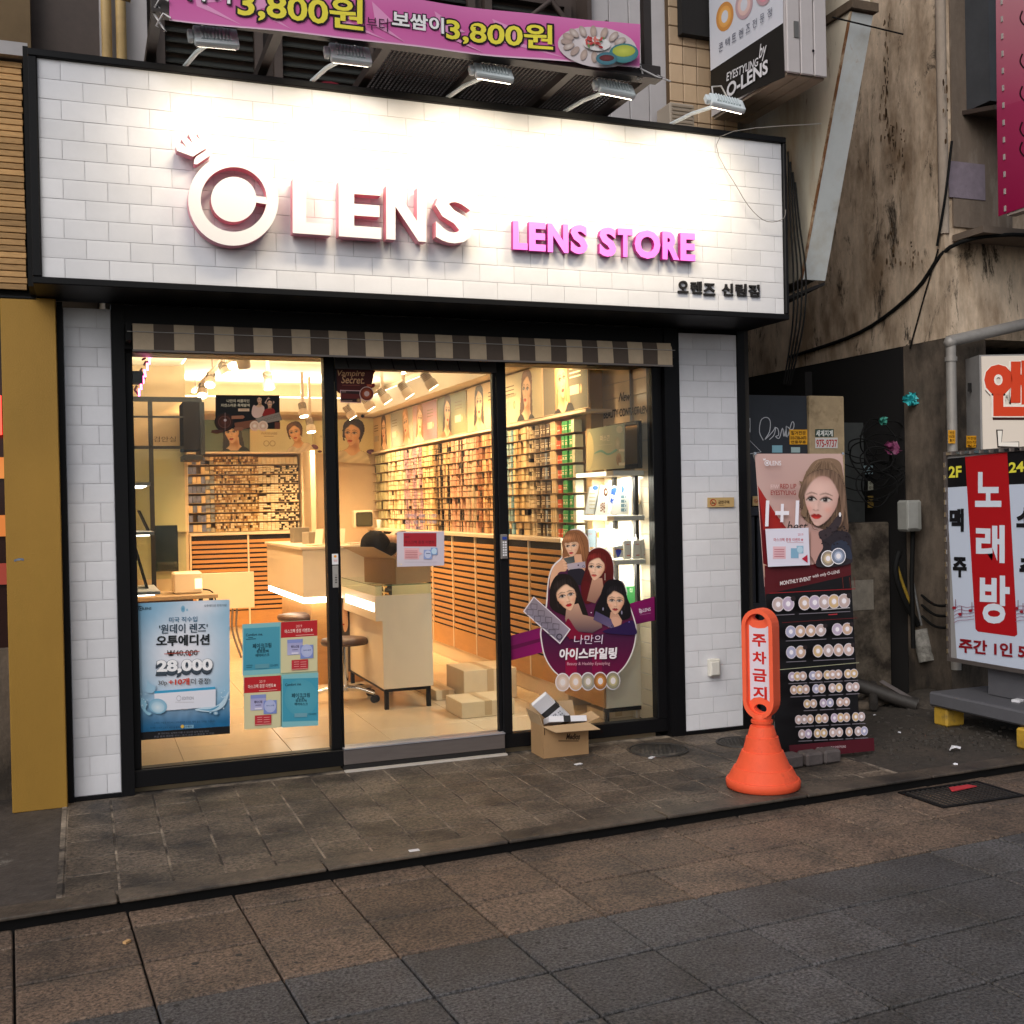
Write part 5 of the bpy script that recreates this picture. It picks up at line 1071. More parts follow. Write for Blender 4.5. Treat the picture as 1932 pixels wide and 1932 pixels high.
box('right_bulkhead', ceil_m, 2.98, 3.299, .30, 6.39, 2.51, 2.70, ro); box('back_bulkhead', ceil_m, .90, 2.979, 5.95, 6.39, 2.53, 2.68, ro)
box('exam_room_wall', M('tan_wall', (.50, .38, .24), .8, var=.05), .236, .90, 4.45, 6.39, .10, 2.87, ro); box('ceiling_panel', ceil_m, .236, .85, 1.2, 4.4, 2.80, 2.87, ro)
box('front_bulkhead', ceil_m, .236, 3.30, .301, .36, 2.34, 2.87, ro); box('wall_return', whitem, 2.27, 2.32, 5.7, 6.39, .10, 2.1, ro)
ledm = glow('cove_led', (1, .93, .74), 5)
cl = thing('cove_light', 'warm white light strip hidden on the ceiling bulkheads inside the shop', 'light')
box('led_strip', ledm, 3.00, 3.03, .5, 5.9, 2.701, 2.712, cl); box('led_strip', ledm, 1.0, 2.9, 5.97, 6.0, 2.681, 2.692, cl); box('led_strip', ledm, .862, .88, 1.3, 4.4, 2.82, 2.835, cl)
def area(name, loc, sx, sy, e, col, d, parent=None, spread=180):
    ld = bpy.data.lights.new(name, 'AREA'); ld.shape = 'RECTANGLE'; ld.size = sx; ld.size_y = sy; ld.energy = e; ld.color = col; ld.spread = R(spread)
    o = bpy.data.objects.new(name, ld); COL.objects.link(o); o.location = Vector(loc)-wl(parent); o.rotation_euler = Vector(d).to_track_quat('-Z', 'Y').to_euler(); 
    if parent: o.parent = parent
    return o
IL = 7.0
WARM = (1, .61, .29)
area('cove_lamp', (3.0, 3.2, 2.73), .05, 5.2, 30*IL, (1, .86, .58), (-.25, 0, 1), cl); area('cove_lamp', (1.9, 5.95, 2.72), 1.9, .05, 14*IL, (1, .86, .58), (0, -.3, 1), cl)
# track lights
def head(p, aim, label, tr, e=14):
    t = thing('track_spotlight', label, 'spotlight', p, 'track spotlights on the shop ceiling'); a = Vector(aim).normalized(); p = Vector(p); wm = M('spot_housing', (.62, .52, .40), .45)
    b = p+a*.02
    G().lathe([(.030, -.075), (.036, -.07), (.038, 0), (.050, .02), (.050, .075)], b, 18, a).build('housing', wm, t)
    sd_ = a.cross(Vector((0, 0, 1))).normalized()
    for k in range(5): G().lathe([(.041, 0), (.041, .004)], b-a*(.062-.013*k), 16, a).build('cooling_fin', M('dark_fin', (.05, .04, .03), .5), t)
    box('arm', wm, p.x-.014, p.x+.014, p.y-.014, p.y+.014, p.z+.03, tr, t, .003); box('swivel', wm, p.x-.022, p.x+.022, p.y-.03, p.y+.03, p.z-.02, p.z+.035, t, .004)
    G().lathe([(.001, 0), (.044, 0), (.044, .003), (.001, .003)], b+a*.074, 18, a, False).build('lamp_disc', glow('spot_disc', (1, .86, .55), 14), t)
    ld = bpy.data.lights.new('spot', 'SPOT'); ld.energy = e*IL; ld.spot_size = R(115); ld.spot_blend = .9; ld.shadow_soft_size = .05; ld.color = WARM
    o = bpy.data.objects.new('spot', ld); COL.objects.link(o); o.parent = t; o.location = b+a*.09-p; o.rotation_euler = Vector((a.x, max(a.y, 0)+.15, a.z)).to_track_quat('-Z', 'Y').to_euler()
tk = thing('light_track', 'white ceiling track carrying spotlights on the left side of the shop', 'track'); box('rail', M('spot_housing', (.6, .5, .4), .45), 1.10, 1.135, 2.3, 6.2, 2.725, 2.75, tk)
for y in (2.6, 4.2, 5.8): tube('hanger', alu, [(1.117, y, 2.75), (1.117, y, 2.88)], .005, tk, 6)
PX = Vector((1.117, 0, 0)); NX = Vector((1, 0, 0))
for k, (x, y, lb) in enumerate(((545, 655, 'farthest and lowest in the row'), (685, 545, 'second from the far end'), (750, 455, 'third from the far end'), (862, 378, 'fourth from the far end'), (938, 290, 'nearest in the row, brightest'))):
    p = trace('R5', x, y, PX, NX); head(tuple(p), (random.uniform(-.15, .25), -.62, -.78), 'lit spotlight on the left ceiling track, '+lb, 2.73, 16)
tk2 = thing('light_track', 'white ceiling track above the right rack of lens boxes', 'track'); box('rail', MATS['spot_housing'], 2.60, 2.635, .6, 6.0, 2.80, 2.825, tk2)
for y in (1.0, 3.2, 5.4): tube('hanger', alu, [(2.617, y, 2.825), (2.617, y, 2.88)], .005, tk2, 6)
PX2 = Vector((2.617, 0, 0))
for k, (x, y, lb) in enumerate(((1000, 372, 'nearest of the row'), (778, 462, 'second of the row'), (575, 520, 'third of the row'), (420, 590, 'fourth of the row'), (250, 680, 'farthest of the row'))):
    p = trace('R6', x, y, PX2, NX); head(tuple(p), (.62, -.12, -.95), 'spotlight turned to the right wall, '+lb, 2.81, 9)
for k, (x, y, px, py, lb) in enumerate(((1215, 460, 1.75, 3.6, 'hanging alone in the middle of the left window'), (1500, 700, 2.2, 5.2, 'over the back posters beside the left door post'), (1560, 830, 2.3, 5.6, 'lowest by the back wall posters'))):
    p = trace('R5', x, y, Vector((0, py, 0)), Vector((0, 1, 0))); head(tuple(p), (.1, -.25, -.95), 'single ceiling spotlight '+lb, 2.87, 14)
for k, (x, y, ax) in enumerate(((1.117, 1.0, .1), (1.117, 2.2, .15), (2.617, .75, .95), (2.617, 1.7, .4))): head((x, y, 2.62), (ax, .42, -.98), 'added unseen ceiling spotlight near the front glass, '+('left front', 'left second', 'right front', 'right second')[k], 2.73 if x < 2 else 2.81, 10)  # unseen spotlights added above the view to light the front floor
vt = thing('ceiling_vent', 'white slotted ceiling ventilation unit seen through the left window', 'vent', (1.7, 3.6, 2.8)); box('casing', ceil_m, 1.35, 2.2, 3.2, 4.0, 2.80, 2.87, vt, .01)
for k in range(8): box('slot', gap_m, 1.4+k*.03, 1.412+k*.03, 3.25, 3.6, 2.796, 2.7995, vt)
# ---- drawer cabinets
def cabinet(name, label, axis, plane, a0, divs, z0, z1, depth, rows):
    t = thing(name, label, 'cabinet', (plane if axis == 'x' else (divs[0]+divs[-1])/2, plane if axis == 'y' else (divs[0]+divs[-1])/2, z0))
    def bx_(n, m, u0, u1, d0, d1, za, zb, bev=0):   # u along the front, d depth away from the room
        return box(n, m, plane+d0, plane+d1, u0, u1, za, zb, t, bev) if axis == 'x' else box(n, m, u0, u1, plane+d0, plane+d1, za, zb, t, bev)
    bx_('carcass', gap_m, divs[0]+.02, divs[-1]-.02, .012, depth, z0+.03, z1-.032); bx_('worktop', whitem, divs[0]-.01, divs[-1], -.015, depth, z1-.030, z1, .003)
    bx_('plinth', whitem, divs[0]+.01, divs[-1]-.01, .03, depth, z0-.098+.0, z0+.029)
    for u in divs: bx_('divider', whitem, u-.009, u+.009, -.003, depth, z0+.03, z1-.031)
    h = (z1-.04-z0-.24)/rows; cache = {}
    for u0, u1 in zip(divs, divs[1:]):
        w = u1-u0-.024
        bx_('lower_panel', drawer_m, u0+.012, u1-.012, 0, .01, z0+.032, z0+.20)
        for k in range(rows):
            key = round(w, 3)
            if key not in cache:
                g = G(); g.box(0, .010, 0, w, 0, h-.0185) if axis == 'x' else g.box(0, w, 0, .010, 0, h-.0185)
                o = g.build('drawer', drawer_m, None, .0015); cache[key] = o.data; COL.objects.unlink(o); bpy.data.objects.remove(o)
            o = link('drawer', cache[key], t); z = z0+.215+k*h
            o.location = (Vector((plane, u0+.012, z)) if axis == 'x' else Vector((u0+.012, plane, z)))-wl(t)
    return t
cabinet('drawer_cabinet', 'long wall of shallow oak drawers in white frames along the right side', 'x', 3.05, 0, [.885, 1.495, 2.09, 2.69, 3.30, 3.91, 4.52, 5.13, 5.74, 6.37], .198, 1.25, .24, 15)
cabinet('drawer_cabinet', 'back wall cabinet of oak drawers under the left lens rack', 'y', 6.10, 0, [1.06, 1.66, 2.255], .198, 1.245, .28, 15)
lc = thing('end_cabinet', 'low pale cabinet end close to the right window with oak side', 'cabinet', (3.17, .5, .1))
box('body', M('cool_panel', (.80, .74, .60), .5), 3.062, 3.335, .262, .884, .185, .78, lc, .003); box('oak_side', drawer_m, 3.048, 3.0605, .262, .884, .19, .775, lc)
box('frame_rail', black, 3.055, 3.335, .262, .30, .160, .184, lc); 
for x in (3.06, 3.31): box('leg', black, x, x+.022, .265, .29, .10, .16, lc)
# ---- racks of lens boxes
rk = thing('lens_rack', 'shallow white rack of shelves packed with lens boxes along the right wall', 'rack', (3.2, 3.5, 1.25))
box('back_panel', wall_c, 3.205, 3.299, .80, 6.39, 1.251, 2.10, rk); box('top_board', whitem, 3.10, 3.299, .56, 6.39, 2.088, 2.108, rk, .002)
ROWS = [1.252+i*.103 for i in range(8)]
for z in ROWS[1:]: box('shelf_board', M('amber_edge', (.22, .14, .07), .6), 3.115, 3.2045, .80, 6.38, z-.004, z, rk)
bc = attr_mat('carton_colours', .5)
PAL = [((.9, 'g'), 0)]
zones = [(.80, .93, ['#2f8a4a', '#3a9a58', '#cfd8c0'], .050, 3), (.93, 1.02, ['#3a9a58', '#d8d0b8'], .045, 3), (1.03, 1.12, ['#b83a2a', '#c8583a', '#d8c8a8'], .04, 2), (1.13, 1.22, ['#e0c8a0'], .02, 1), (1.22, 1.55, ['#3a3230', '#6a5a4a', '#8a98a8', '#b8a890', '#52463c'], .035, 3),
         (1.56, 1.66, ['#5a7890', '#d8c8a8'], .03, 3), (1.68, 1.95, ['#d8bf90', '#a88a60', '#e0caa0'], .055, 2), (1.96, 2.12, ['#5a8498', '#8aa8b0', '#e0d0b0'], .035, 2), (2.14, 2.36, ['#e8d0a0', '#dcc090'], .045, 2),
         (2.37, 2.41, ['#f0e4c4'], .018, 4), (2.42, 2.80, ['#94704c', '#84583c', '#c8a078', '#a8684c'], .04, 2), (2.82, 3.15, ['#c09078', '#a8947c', '#c8a088', '#b4a488'], .038, 2), (3.15, 3.55, ['#c89c84', '#9c9880', '#bc9078', '#d0a890', '#2c241c'], .038, 2),
         (3.55, 3.92, ['#a89070', '#c8a880', '#1c1612', '#b86050'], .038, 2), (3.93, 4.02, ['#2a221c', '#80684c'], .03, 2), (4.03, 4.42, ['#e0c898', '#d0b080', '#f0dcb0'], .04, 2), (4.44, 5.08, ['#c8a0a0', '#b898a8', '#d8b8a8', '#e0c8b0'], .032, 3), (5.1, 5.8, ['#e8d4a8', '#dcc498', '#e8dcc0'], .06, 2), (5.82, 6.33, ['#b4b088', '#c0b898', '#a8a480', '#c8c4a4'], .06, 1)]
def vbox(P, c, x0, x1, y0, y1, z0, z1):
    b = len(P['v']); P['v'] += [(x, y, z) for z in (z0, z1) for y in (y0, y1) for x in (x0, x1)]
    for f in ((0, 2, 3, 1), (4, 5, 7, 6), (0, 1, 5, 4), (2, 6, 7, 3), (0, 4, 6, 2), (1, 3, 7, 5)): P['f'].append(tuple(i+b for i in f)); P['c'] += [c]*4
def vbuild(P, name, parent, o0, **k):
    me = bpy.data.meshes.new(name); me.from_pydata([tuple(Vector(v)-o0) for v in P['v']], [], P['f']); at = me.color_attributes.new('Col', 'FLOAT_COLOR', 'CORNER'); fl_ = []
    for c in P['c']: fl_ += [*c, 1]
    at.data.foreach_set('color', fl_); me.materials.append(bc); me.update(); o = link(name, me, parent); return tag(o, **k)
random.seed(3)
far = dict(v=[], f=[], c=[]); nearb = {}
names = {'#2f8a4a': 'green', '#3a9a58': 'green', '#b83a2a': 'red', '#c8583a': 'red', '#4a88a8': 'blue', '#6aa0b8': 'blue', '#3a3230': 'dark', '#6a5a4a': 'brown', '#8a98a8': 'grey', '#52463c': 'dark', '#5a7890': 'blue'}
cnt = 0; ci_ = 0; ORD = 'first second third fourth fifth sixth seventh eighth ninth tenth eleventh twelfth thirteenth fourteenth fifteenth sixteenth seventeenth eighteenth nineteenth twentieth'.split()
def ordw(n): return ORD[n-1] if n <= 20 else ('twenty-'+ORD[n-21] if n < 30 else 'thirtieth' if n == 30 else 'thirty-'+ORD[n-31])
for (y0, y1, pal, w, st) in zones:
    y = y0
    while y+w*.6 < y1:
        ci_ = ci_+1
        ww = w*random.uniform(.9, 1.1); colc = random.choice(pal)
        for r in range(8):
            if random.random() < .06: continue
            base = ROWS[r]; hmax = .097
            n = st; dep = random.uniform(.0, .02)
            if y < 2.0 and cnt < 285 and w >= .03 and colc in names or (y < 1.25 and cnt < 285):
                Pk = dict(v=[], f=[], c=[]); full = hmax if n == 1 else .028*n
                vbox(Pk, lin(colc), 0, .06, 0, ww*.92, 0, full)
                for q in range(1, n): vbox(Pk, lin('#d8cdb0'), -.0008, .0, .002, ww*.92-.002, q*full/n-.006, q*full/n-.001)
                vbox(Pk, lin('#e0d8c4'), -.0009, .0, ww*.2, ww*.7, full*.35, full*.48)
                key = (colc, round(ww, 3))
                o = vbuild(Pk, 'lens_box', None, Vector((0, 0, 0))); o.location = (3.118+dep*.5, y, base+.0008)
                nm = names.get(colc, 'cream'); tag(o, '%s lens box on %s shelf, %s column from the window end of the right rack' % (nm, ('lowest', 'second', 'third', 'fourth', 'fifth', 'sixth', 'seventh', 'top')[r], ordw(ci_)), 'lens box', '%s lens boxes on the right wall rack' % nm); cnt += 1
            else:
                for q in range(n):
                    c = lin(colc); j = random.uniform(.75, 1.15); c = tuple(min(.9, v*j) for v in c)
                    if random.random() < .05: c = lin('#1c1612')
                    hh = (hmax/n)*random.uniform(.84, .93); vbox(far, c, 3.118+dep, 3.20, y, y+ww*.93, base+.0008+q*hmax/n, base+q*hmax/n+hh)
        y += ww
vbuild(far, 'lens_boxes', rk, wl(rk), kind='stuff')
rb = thing('lens_rack', 'framed rack of blue, brown and white lens boxes on the back wall', 'rack', (1.64, 6.2, 1.245))
box('back_panel', M('amber_panel', (.46, .33, .17), .7), 1.05, 2.25, 6.34, 6.39, 1.25, 2.09, rb)
for a in ((1.02, 1.05, 1.25, 2.09), (2.25, 2.28, 1.25, 2.09)): box('side_frame', whitem, a[0], a[1], 6.12, 6.39, a[2], a[3], rb)
box('top_frame', whitem, 1.02, 2.28, 6.12, 6.39, 2.0905, 2.11, rb)
fb = dict(v=[], f=[], c=[])
for r in range(8):
    z = 1.256+r*.103; box('shelf_board', M('amber_shelf', (.5, .36, .19), .6), 1.051, 2.249, 6.2, 6.339, z-.004, z, rb)
    x = 1.06
    while x < 2.23:
        if x < 1.20: w, cs_, n = .045, ['#66708c', '#70789a', '#e0c8a0'], 1
        elif x < 1.30: w, cs_, n = .047, ['#8a9098', '#dcc8a0', '#a8a090'], 2
        elif x < 1.80: w, cs_, n = .018, ['#e8d8b8', '#b89868', '#8a6a40', '#d8c090'], 3
        elif x < 2.0 or r == 7: w, cs_, n = .043, ['#f0e4c8', '#e8d8b4', '#f0e8d0'], (4 if r < 7 else 1)
        else: w, cs_, n = .020, ['#f0e4c8', '#4a3a28', '#e0d0b0', '#241c14', '#e8d8b4'], 4
        for q in range(n):
            if random.random() < .94: vbox(fb, lin(random.choice(cs_)), x, x+w*.9, 6.21+random.uniform(0, .01), 6.33, z+.0008+q*.088/n, z+q*.088/n+.088/n*.85)
        x += w
vbuild(fb, 'lens_boxes', rb, wl(rb), kind='stuff')
# ---- posters along the wall
def xposter(reg, ya, yb, label, bgc, bg2, hair, cloth, fx, turn, extra=None, x=3.13, z0=2.118, z1=2.495, s=.80, skin='#ecc7a2', lip='#b8403a'):
    """framed portrait poster on the right wall between depths ya (near) and yb (far); local units: 0..1 high"""
    t = box('wall_poster', M('poster_edge', (.6, .5, .36), .6), x, x+.012, ya+.01, yb-.01, z0, z1, None, label=label, cat='poster', group='portrait posters in a row above the lens racks')
    W = (yb-ya-.03); H = z1-z0-.01
    P = Print(lambda a, b: Vector((x, yb-.015-W*a/ (W/H), z1-.005-H*b)), (-1, 0, 0), .0003); A_ = W/H
    P.quad4([(0, 0), (A_, 0), (A_, 1), (0, 1)], [bgc, bg2, bg2, bgc])
    face(P, fx*A_, .40, .27*s/.62, hair=hair, skin=skin, lip=lip, turn=turn, tilt=random.uniform(-.15, .15), cloth=cloth, sh='#cf9f78', long=bool(cloth))
    P.v = [tuple(Vector((v[0], min(max(v[1], ya+.012), yb-.012), min(max(v[2], z0+.003), z1-.003)))) for v in P.v]
    if extra: extra(P, A_)
    P.build('poster_print', t); return t
def ex_lines(xf, c): 
    def f(P, A_):
        for i in range(3): P.rect(A_*xf, .3+i*.09, A_*(xf+.22), .33+i*.09, c)
        for i in range(2): P.ell(A_*(xf+.05+.1*i), .7, .06, .06, '#d8c8a0', '#a88a60', 0, 14)
    return f
pts_ = [(.575, 1.355, 'grey-green', '#6f6a5c', '#55584f', '#c8a070', '#1f1d1c', .42, .5), (1.355, 2.17, 'pale cream', '#cfc8a8', '#b8b090', '#5a3a24', '#2a2624', .62, -.5), (2.17, 3.05, 'warm sepia', '#d8c49c', '#d8b888', '#2c1f16', '#b8a890', .35, .1),
        (3.05, 3.91, 'dark green', '#6a7058', '#7a7a5c', '#3a2a1c', '#8a6a50', .35, .4), (3.91, 4.744, 'mauve', '#b08c88', '#8e6878', '#8a6448', '#d8b898', .3, .2), (4.744, 5.60, 'grey-blue', '#8f8f88', '#a8a898', '#b08a68', '#c8c0b0', .7, -.2), (5.60, 6.37, 'light beige', '#d8c49c', '#c8b088', '#3a2a20', '#a8987c', .62, -.3)]
for (a, b, nm, c1, c2, h, cl_, fx, tn) in pts_:
    def exx(P, A_, fx=fx, a=a):
        xf = .62 if fx < .5 else .06
        for i in range(3): P.rect(A_*xf, .22+i*.08, A_*(xf+.24), .245+i*.08, '#e8dcc0' if a < 1 else '#6a5a44')
        P.rect(A_*xf, .55, A_*(xf+.2), .72, '#b8b0a0'); P.ell(A_*(xf+.24), .64, .06, .09, '#d8c098', '#8a7858', 0, 14)
        if 1.3 < a < 1.4: P.text('SYMPHONY', A_*.05, .40, A_*.36, .47, '#8a8068', .0)
        if a < 1: P.text('Sunshine', A_*.60, .10, A_*.9, .20, '#d8d0bc', .0, .3)
    xposter('R6', a, b, nm+' portrait poster above the right rack, '+{.575: 'nearest the window', 1.355: 'second from the window', 2.17: 'third from the window', 3.05: 'fourth from the window', 3.91: 'fifth from the window', 4.744: 'second from the back corner', 5.6: 'at the back corner'}[a], c1, c2, h, cl_, fx, tn, exx)
def yposter(reg, quad, label, fn):
    y = 6.36; p0 = Vector((0, y, 0)); n = Vector((0, 1, 0)); q = [trace(reg, a, b, p0, n) for a, b in quad]
    t = G().prism(q, (0, .012, 0)).build('wall_poster', M('poster_edge', (.6, .5, .36), .6), None, label=label, cat='poster', group='portrait posters in a row on the back wall')
    P = pr_y(reg, y-.0005, .0006); fn(P); P.build('poster_print', t)
def p1(P):
    P.quad4([(700, 800), (1068, 800), (1068, 1070), (560, 1070)], ['#5c7468', '#4c5850', '#6c6e52', '#6f8478'])
    face(P, 925, 905, 88, hair='#2a241c', skin='#e8c49c', lip='#a83228', turn=-.3, tilt=-.1, cloth='#1e2018', sh='#c89a70'); P.rect(560, 1050, 1068, 1070, '#4a5240')
def p2(P):
    P.quad4([(1072, 800), (1580, 800), (1580, 1070), (1072, 1070)], ['#e4dcb8', '#d8e0bc', '#e0e0c0', '#e8dcb0'])
    P.text('WANNABE', 1160, 900, 1293, 920, '#9a8a6c', 0); P.rect(1185, 932, 1265, 936, '#9a8a6c'); P.ring(1205, 992, 24, 24, 5, '#a89878'); P.ring(1255, 992, 24, 24, 5, '#a89878')
    face(P, 1435, 905, 72, hair='#4a3424', skin='#e8c098', lip='#b84a40', turn=-.2, tilt=-.25, cloth='#e8dcc8', long=False, sh='#cc9c70')
def p3(P):
    P.quad4([(1584, 810), (2330, 770), (2330, 1085), (1584, 1072)], ['#d8dcb8', '#dcdcb8', '#e4d4a0', '#dcd8b0'])
    P.text('ANNA SUE', 1640, 925, 1780, 945, '#a89878', 0); P.ell(1600, 1020, 30, 18, '#6a4458', None, .4); P.ell(1640, 1058, 18, 10, '#5a3448')
    face(P, 1905, 915, 98, hair='#2a2018', skin='#e8bf94', lip='#b04a3c', turn=-.45, tilt=.05, cloth='#d8cdb0', long=False, sh='#c89a70'); P.ell(2060, 1060, 40, 20, '#5a3448')
yposter('R5', [(700, 800), (1068, 800), (1068, 1070), (560, 1070)], 'dark green portrait poster at the left end of the back wall', p1)
yposter('R5', [(1072, 800), (1580, 805), (1580, 1070), (1072, 1070)], 'pale portrait poster lettered WANNABE in the middle of the back wall', p2)
yposter('R5', [(1584, 805), (2070, 790), (2070, 1078), (1584, 1070)], 'pale portrait poster with dark updo at the right end of the back wall', p3)
# ---- exam room front
er = thing('exam_partition', 'black framed glazed exam room partition with Korean sign, seen through the left window', 'partition', (.6, 4.2, .1))
for a in ((.24, 1.0, 2.44, 2.48), (.24, .84, 2.30, 2.315), (.24, .84, 2.03, 2.055)): box('rail', black2, a[0], a[1], 4.0, 4.04, a[2], a[3], er)
box('mullion', black2, .548, .585, 4.0, 4.04, .10, 2.44, er); box('box_frame', black2, .98, 1.02, 4.0, 4.44, 1.98, 2.44, er); box('box_panel', M('smoked_panel', (.010, .008, .007), .95, spec=0), .84, .979, 4.01, 4.4, 2.02, 2.44, er); box('box_base', black2, .84, 1.0, 4.0, 4.44, 1.93, 1.978, er)
box('pane', thin_gl, .24, .84, 4.015, 4.02, .9, 2.03, er); box('cream_board', M('cream_board', (.62, .48, .30), .8), .60, .89, 4.40, 4.445, 1.3, 2.03, er)
P = pr_y('R5', 3.995, .0008); P.text('검안실', 285, 935, 468, 980, '#2a2018', .0); P.build('room_sign', er)
mo = thing('wall_monitor', 'black screen on the exam room wall left of the back drawers', 'screen', (.72, 4.4, 1.1)); box('panel', M('screen_black', (.01, .01, .01), .2), .60, .80, 4.395, 4.44, .95, 1.36, mo, .004); box('bezel', black2, .595, .805, 4.43, 4.446, .945, 1.365, mo)
# desk with autorefractor
dk = thing('exam_desk', 'dark desk with white top edge in the left back area', 'desk', (.75, 3.2, .1))
box('top', M('taupe_top', (.30, .22, .14), .5), .30, .98, 2.9, 3.5, .80, .83, dk, .003); box('modesty_panel', M('dark_brown', (.045, .02, .014), .6), .32, .80, 3.0, 3.03, .30, .799, dk)
for x in (.84, .92): box('leg', black2, x, x+.03, 2.95, 3.0, .10, .799, dk)
mc = thing('eye_test_machine', 'cream desktop eye measuring machine on the desk', 'machine', (.78, 3.2, .83)); box('body', whitem, .66, .88, 3.05, 3.3, .832, 1.0, mc, .012); box('screen', glow('warm_screen', (1, .8, .5), 1.2), .82, .875, 3.04, 3.049, .87, .95, mc)
tube('cable', cable_m, spline([(.88, 3.1, .86), (.95, 3.05, .84), (.97, 3.0, .74), (.90, 3.0, .66)], 4, False), .006, mc, 6)
wb = thing('white_board_table', 'cream folding table top standing before the back drawers', 'table', (1.25, 4.6, .1)); box('top_panel', whitem, .97, 1.50, 4.6, 4.63, .56, .90, wb, .003)
for x in (1.30, 1.34): tube('leg', alu, spline([(x, 4.62, .56), (x-.01, 4.6, .35), (x+.06, 4.55, .10)], 4, False), .010, wb, 6)
# left display
ld_ = thing('side_display', 'dark side display with lit white shelves inside the left window edge', 'display stand', (.28, 1, .1))
box('back_panel', M('dark_display', (.02, .015, .012), .5), .238, .262, .3, 1.7, .10, 2.3, ld_)
for z, l in ((1.64, .10), (1.36, .115), (1.02, .14), (.86, .09)):
    box('shelf', M('lit_shelf', (.75, .68, .55), .4), .264, .264+l, .55, 1.15, z, z+.018, ld_)
    box('led_strip', glow('shelf_led', (1, .95, .85), 6), .268, .262+l*.8, .56, 1.1, z-.006, z-.001, ld_)
for k, (a, b, z0, z1) in enumerate(((.33, .36, 1.38, 1.50), (.30, .345, 1.04, 1.30))):
    G().prism([(a-.02, .8, z1), (a-.012, .8, z1), (b+.01, .8, z0), (b, .8, z0)], (0, .25, 0)).build('tilted_panel', black2, ld_)
g = G(); 
for k in range(7): g.tube([trace('R4', 1232-k*17+random.uniform(-4, 4), 372+k*52, Vector((0, .42, 0)), Vector((0, 1, 0))), trace('R4', 1236-k*17, 372+k*52+60, Vector((0, .42, 0)), Vector((0, 1, 0)))], .005, 6)
ns = thing('neon_sign', 'pink neon lettering seen edge-on inside the top left window corner', 'neon sign', (.33, .4, 2.2)); g.build('tubes', glow('pink_neon', (1, .12, .45), 9), ns, kind='stuff')
g = G()
for k in range(12): 
    p = trace('R4', 1205-k*9+random.uniform(-12, 12), 380+k*28, Vector((0, .45, 0)), Vector((0, 1, 0))); g.tube([p, p+Vector((random.uniform(-.02, .02), .02, random.uniform(-.03, .03)))], .006, 6)
g.build('wiring', M('dark_wiring', (.10, .015, .03), .5), ns, kind='stuff'); box('transformer', black2, .25, .33, .40, .46, 2.20, 2.27, ns, .004)
# ---- reception counter, display table
rc = thing('reception_counter', 'cream reception counter with glowing light line under its overhang', 'counter', (1.9, 3.2, .1))
G().prism([(1.575, 2.5, .80), (2.20, 2.5, .80), (2.20, 2.75, .80), (1.80, 2.75, .80), (1.80, 4.1, .80), (1.55, 4.1, .80)], (0, 0, .37)).build('front', whitem, rc, .004)
G().prism([(1.56, 2.485, 1.171), (2.22, 2.485, 1.171), (2.22, 2.95, 1.171), (1.85, 2.95, 1.171), (1.85, 4.12, 1.171), (1.535, 4.12, 1.171)], (0, 0, .022)).build('top', whitem, rc, .002)
G().prism([(1.578, 2.503, .755), (2.20, 2.503, .755), (2.20, 2.55, .755), (1.62, 2.55, .755), (1.60, 4.08, .755), (1.553, 4.08, .755)], (0, 0, .040)).build('led_line', glow('counter_led', (1, .93, .78), 7), rc)
box('oak_base', drawer_m, 1.66, 2.18, 2.62, 4.0, .10, .754, rc)
for i, (x, y, w, d, h, rz, c, lb) in enumerate(((1.66, 2.62, .10, .14, .012, .3, (.7, .6, .45), 'stack of papers'), (1.70, 3.05, .12, .09, .10, .5, (.25, .22, .18), 'dark tilted card machine'), (1.82, 2.64, .10, .09, .03, -.2, (.75, .62, .4), 'flat cream booklet'), (1.98, 2.62, .13, .10, .015, .1, (.6, .5, .4), 'thin stack of leaflets'), (1.68, 3.5, .14, .1, .13, .2, (.15, .13, .1), 'dark printer'))):
    G().box(x, x+w, y, y+d, 1.1932, 1.1932+h, rz).build('counter_item', M('item%d' % i, c, .5), None, .003, label=lb+' lying on the reception counter', cat='counter item')
mt = thing('card_stand', 'leaning cream card displays on the reception counter', 'card stand', (1.75, 2.8, 1.193))
for k in range(3): G().prism([(1.72+k*.09, 2.75, 1.194), (1.78+k*.09, 2.75, 1.194), (1.81+k*.09, 2.83, 1.32), (1.75+k*.09, 2.83, 1.32)], (0, .004, 0)).build('card', whitem, mt)
dt = thing('display_table', 'cream display table with glass showcase top, lit slot and black steel legs', 'table', (2.05, 1.8, .1))
G().prism([(1.888, 1.30, .245), (2.242, 1.30, .245), (2.242, 1.30, .885), (1.842, 1.30, .885), (1.842, 1.30, .712), (1.888, 1.30, .712)], (0, 1.12, 0)).build('body', whitem, dt, .003)
box('lit_slot', glow('slot_led', (1, .92, .76), 6), 1.8395, 1.8415, 1.33, 2.2, .775, .835, dt); box('slot_handle', dark_in, 1.838, 1.8392, 1.335, 1.365, .78, .80, dt)
sc_ = box('showcase_glass', thin_gl, 1.845, 2.240, 1.303, 2.35, .886, .952, dt); box('showcase_rim', M('green_edge', (.08, .16, .10), .2), 1.843, 2.242, 1.301, 1.305, .950, .955, dt); box('showcase_rim', MATS['green_edge'], 1.843, 1.847, 1.306, 2.35, .950, .955, dt)
for x in (1.90, 2.20):
    for y in (1.32, 2.34): box('leg', black, x, x+.028, y, y+.028, .102, .243, dt)
box('leg_rail', black, 1.90, 2.228, 1.321, 1.345, .222, .2435, dt); box('leg_rail', black, 1.901, 1.925, 1.346, 2.34, .222, .2435, dt)
ps2 = thing('floor_standee', 'narrow portrait poster box leaning against the display table side', 'poster', (1.8, 2.2, .3)); q = [trace('S3', *p, Vector((0, 2.3, 0)), Vector((0, 1, 0))) for p in ((138, 640), (195, 660), (208, 1170), (150, 1150))]
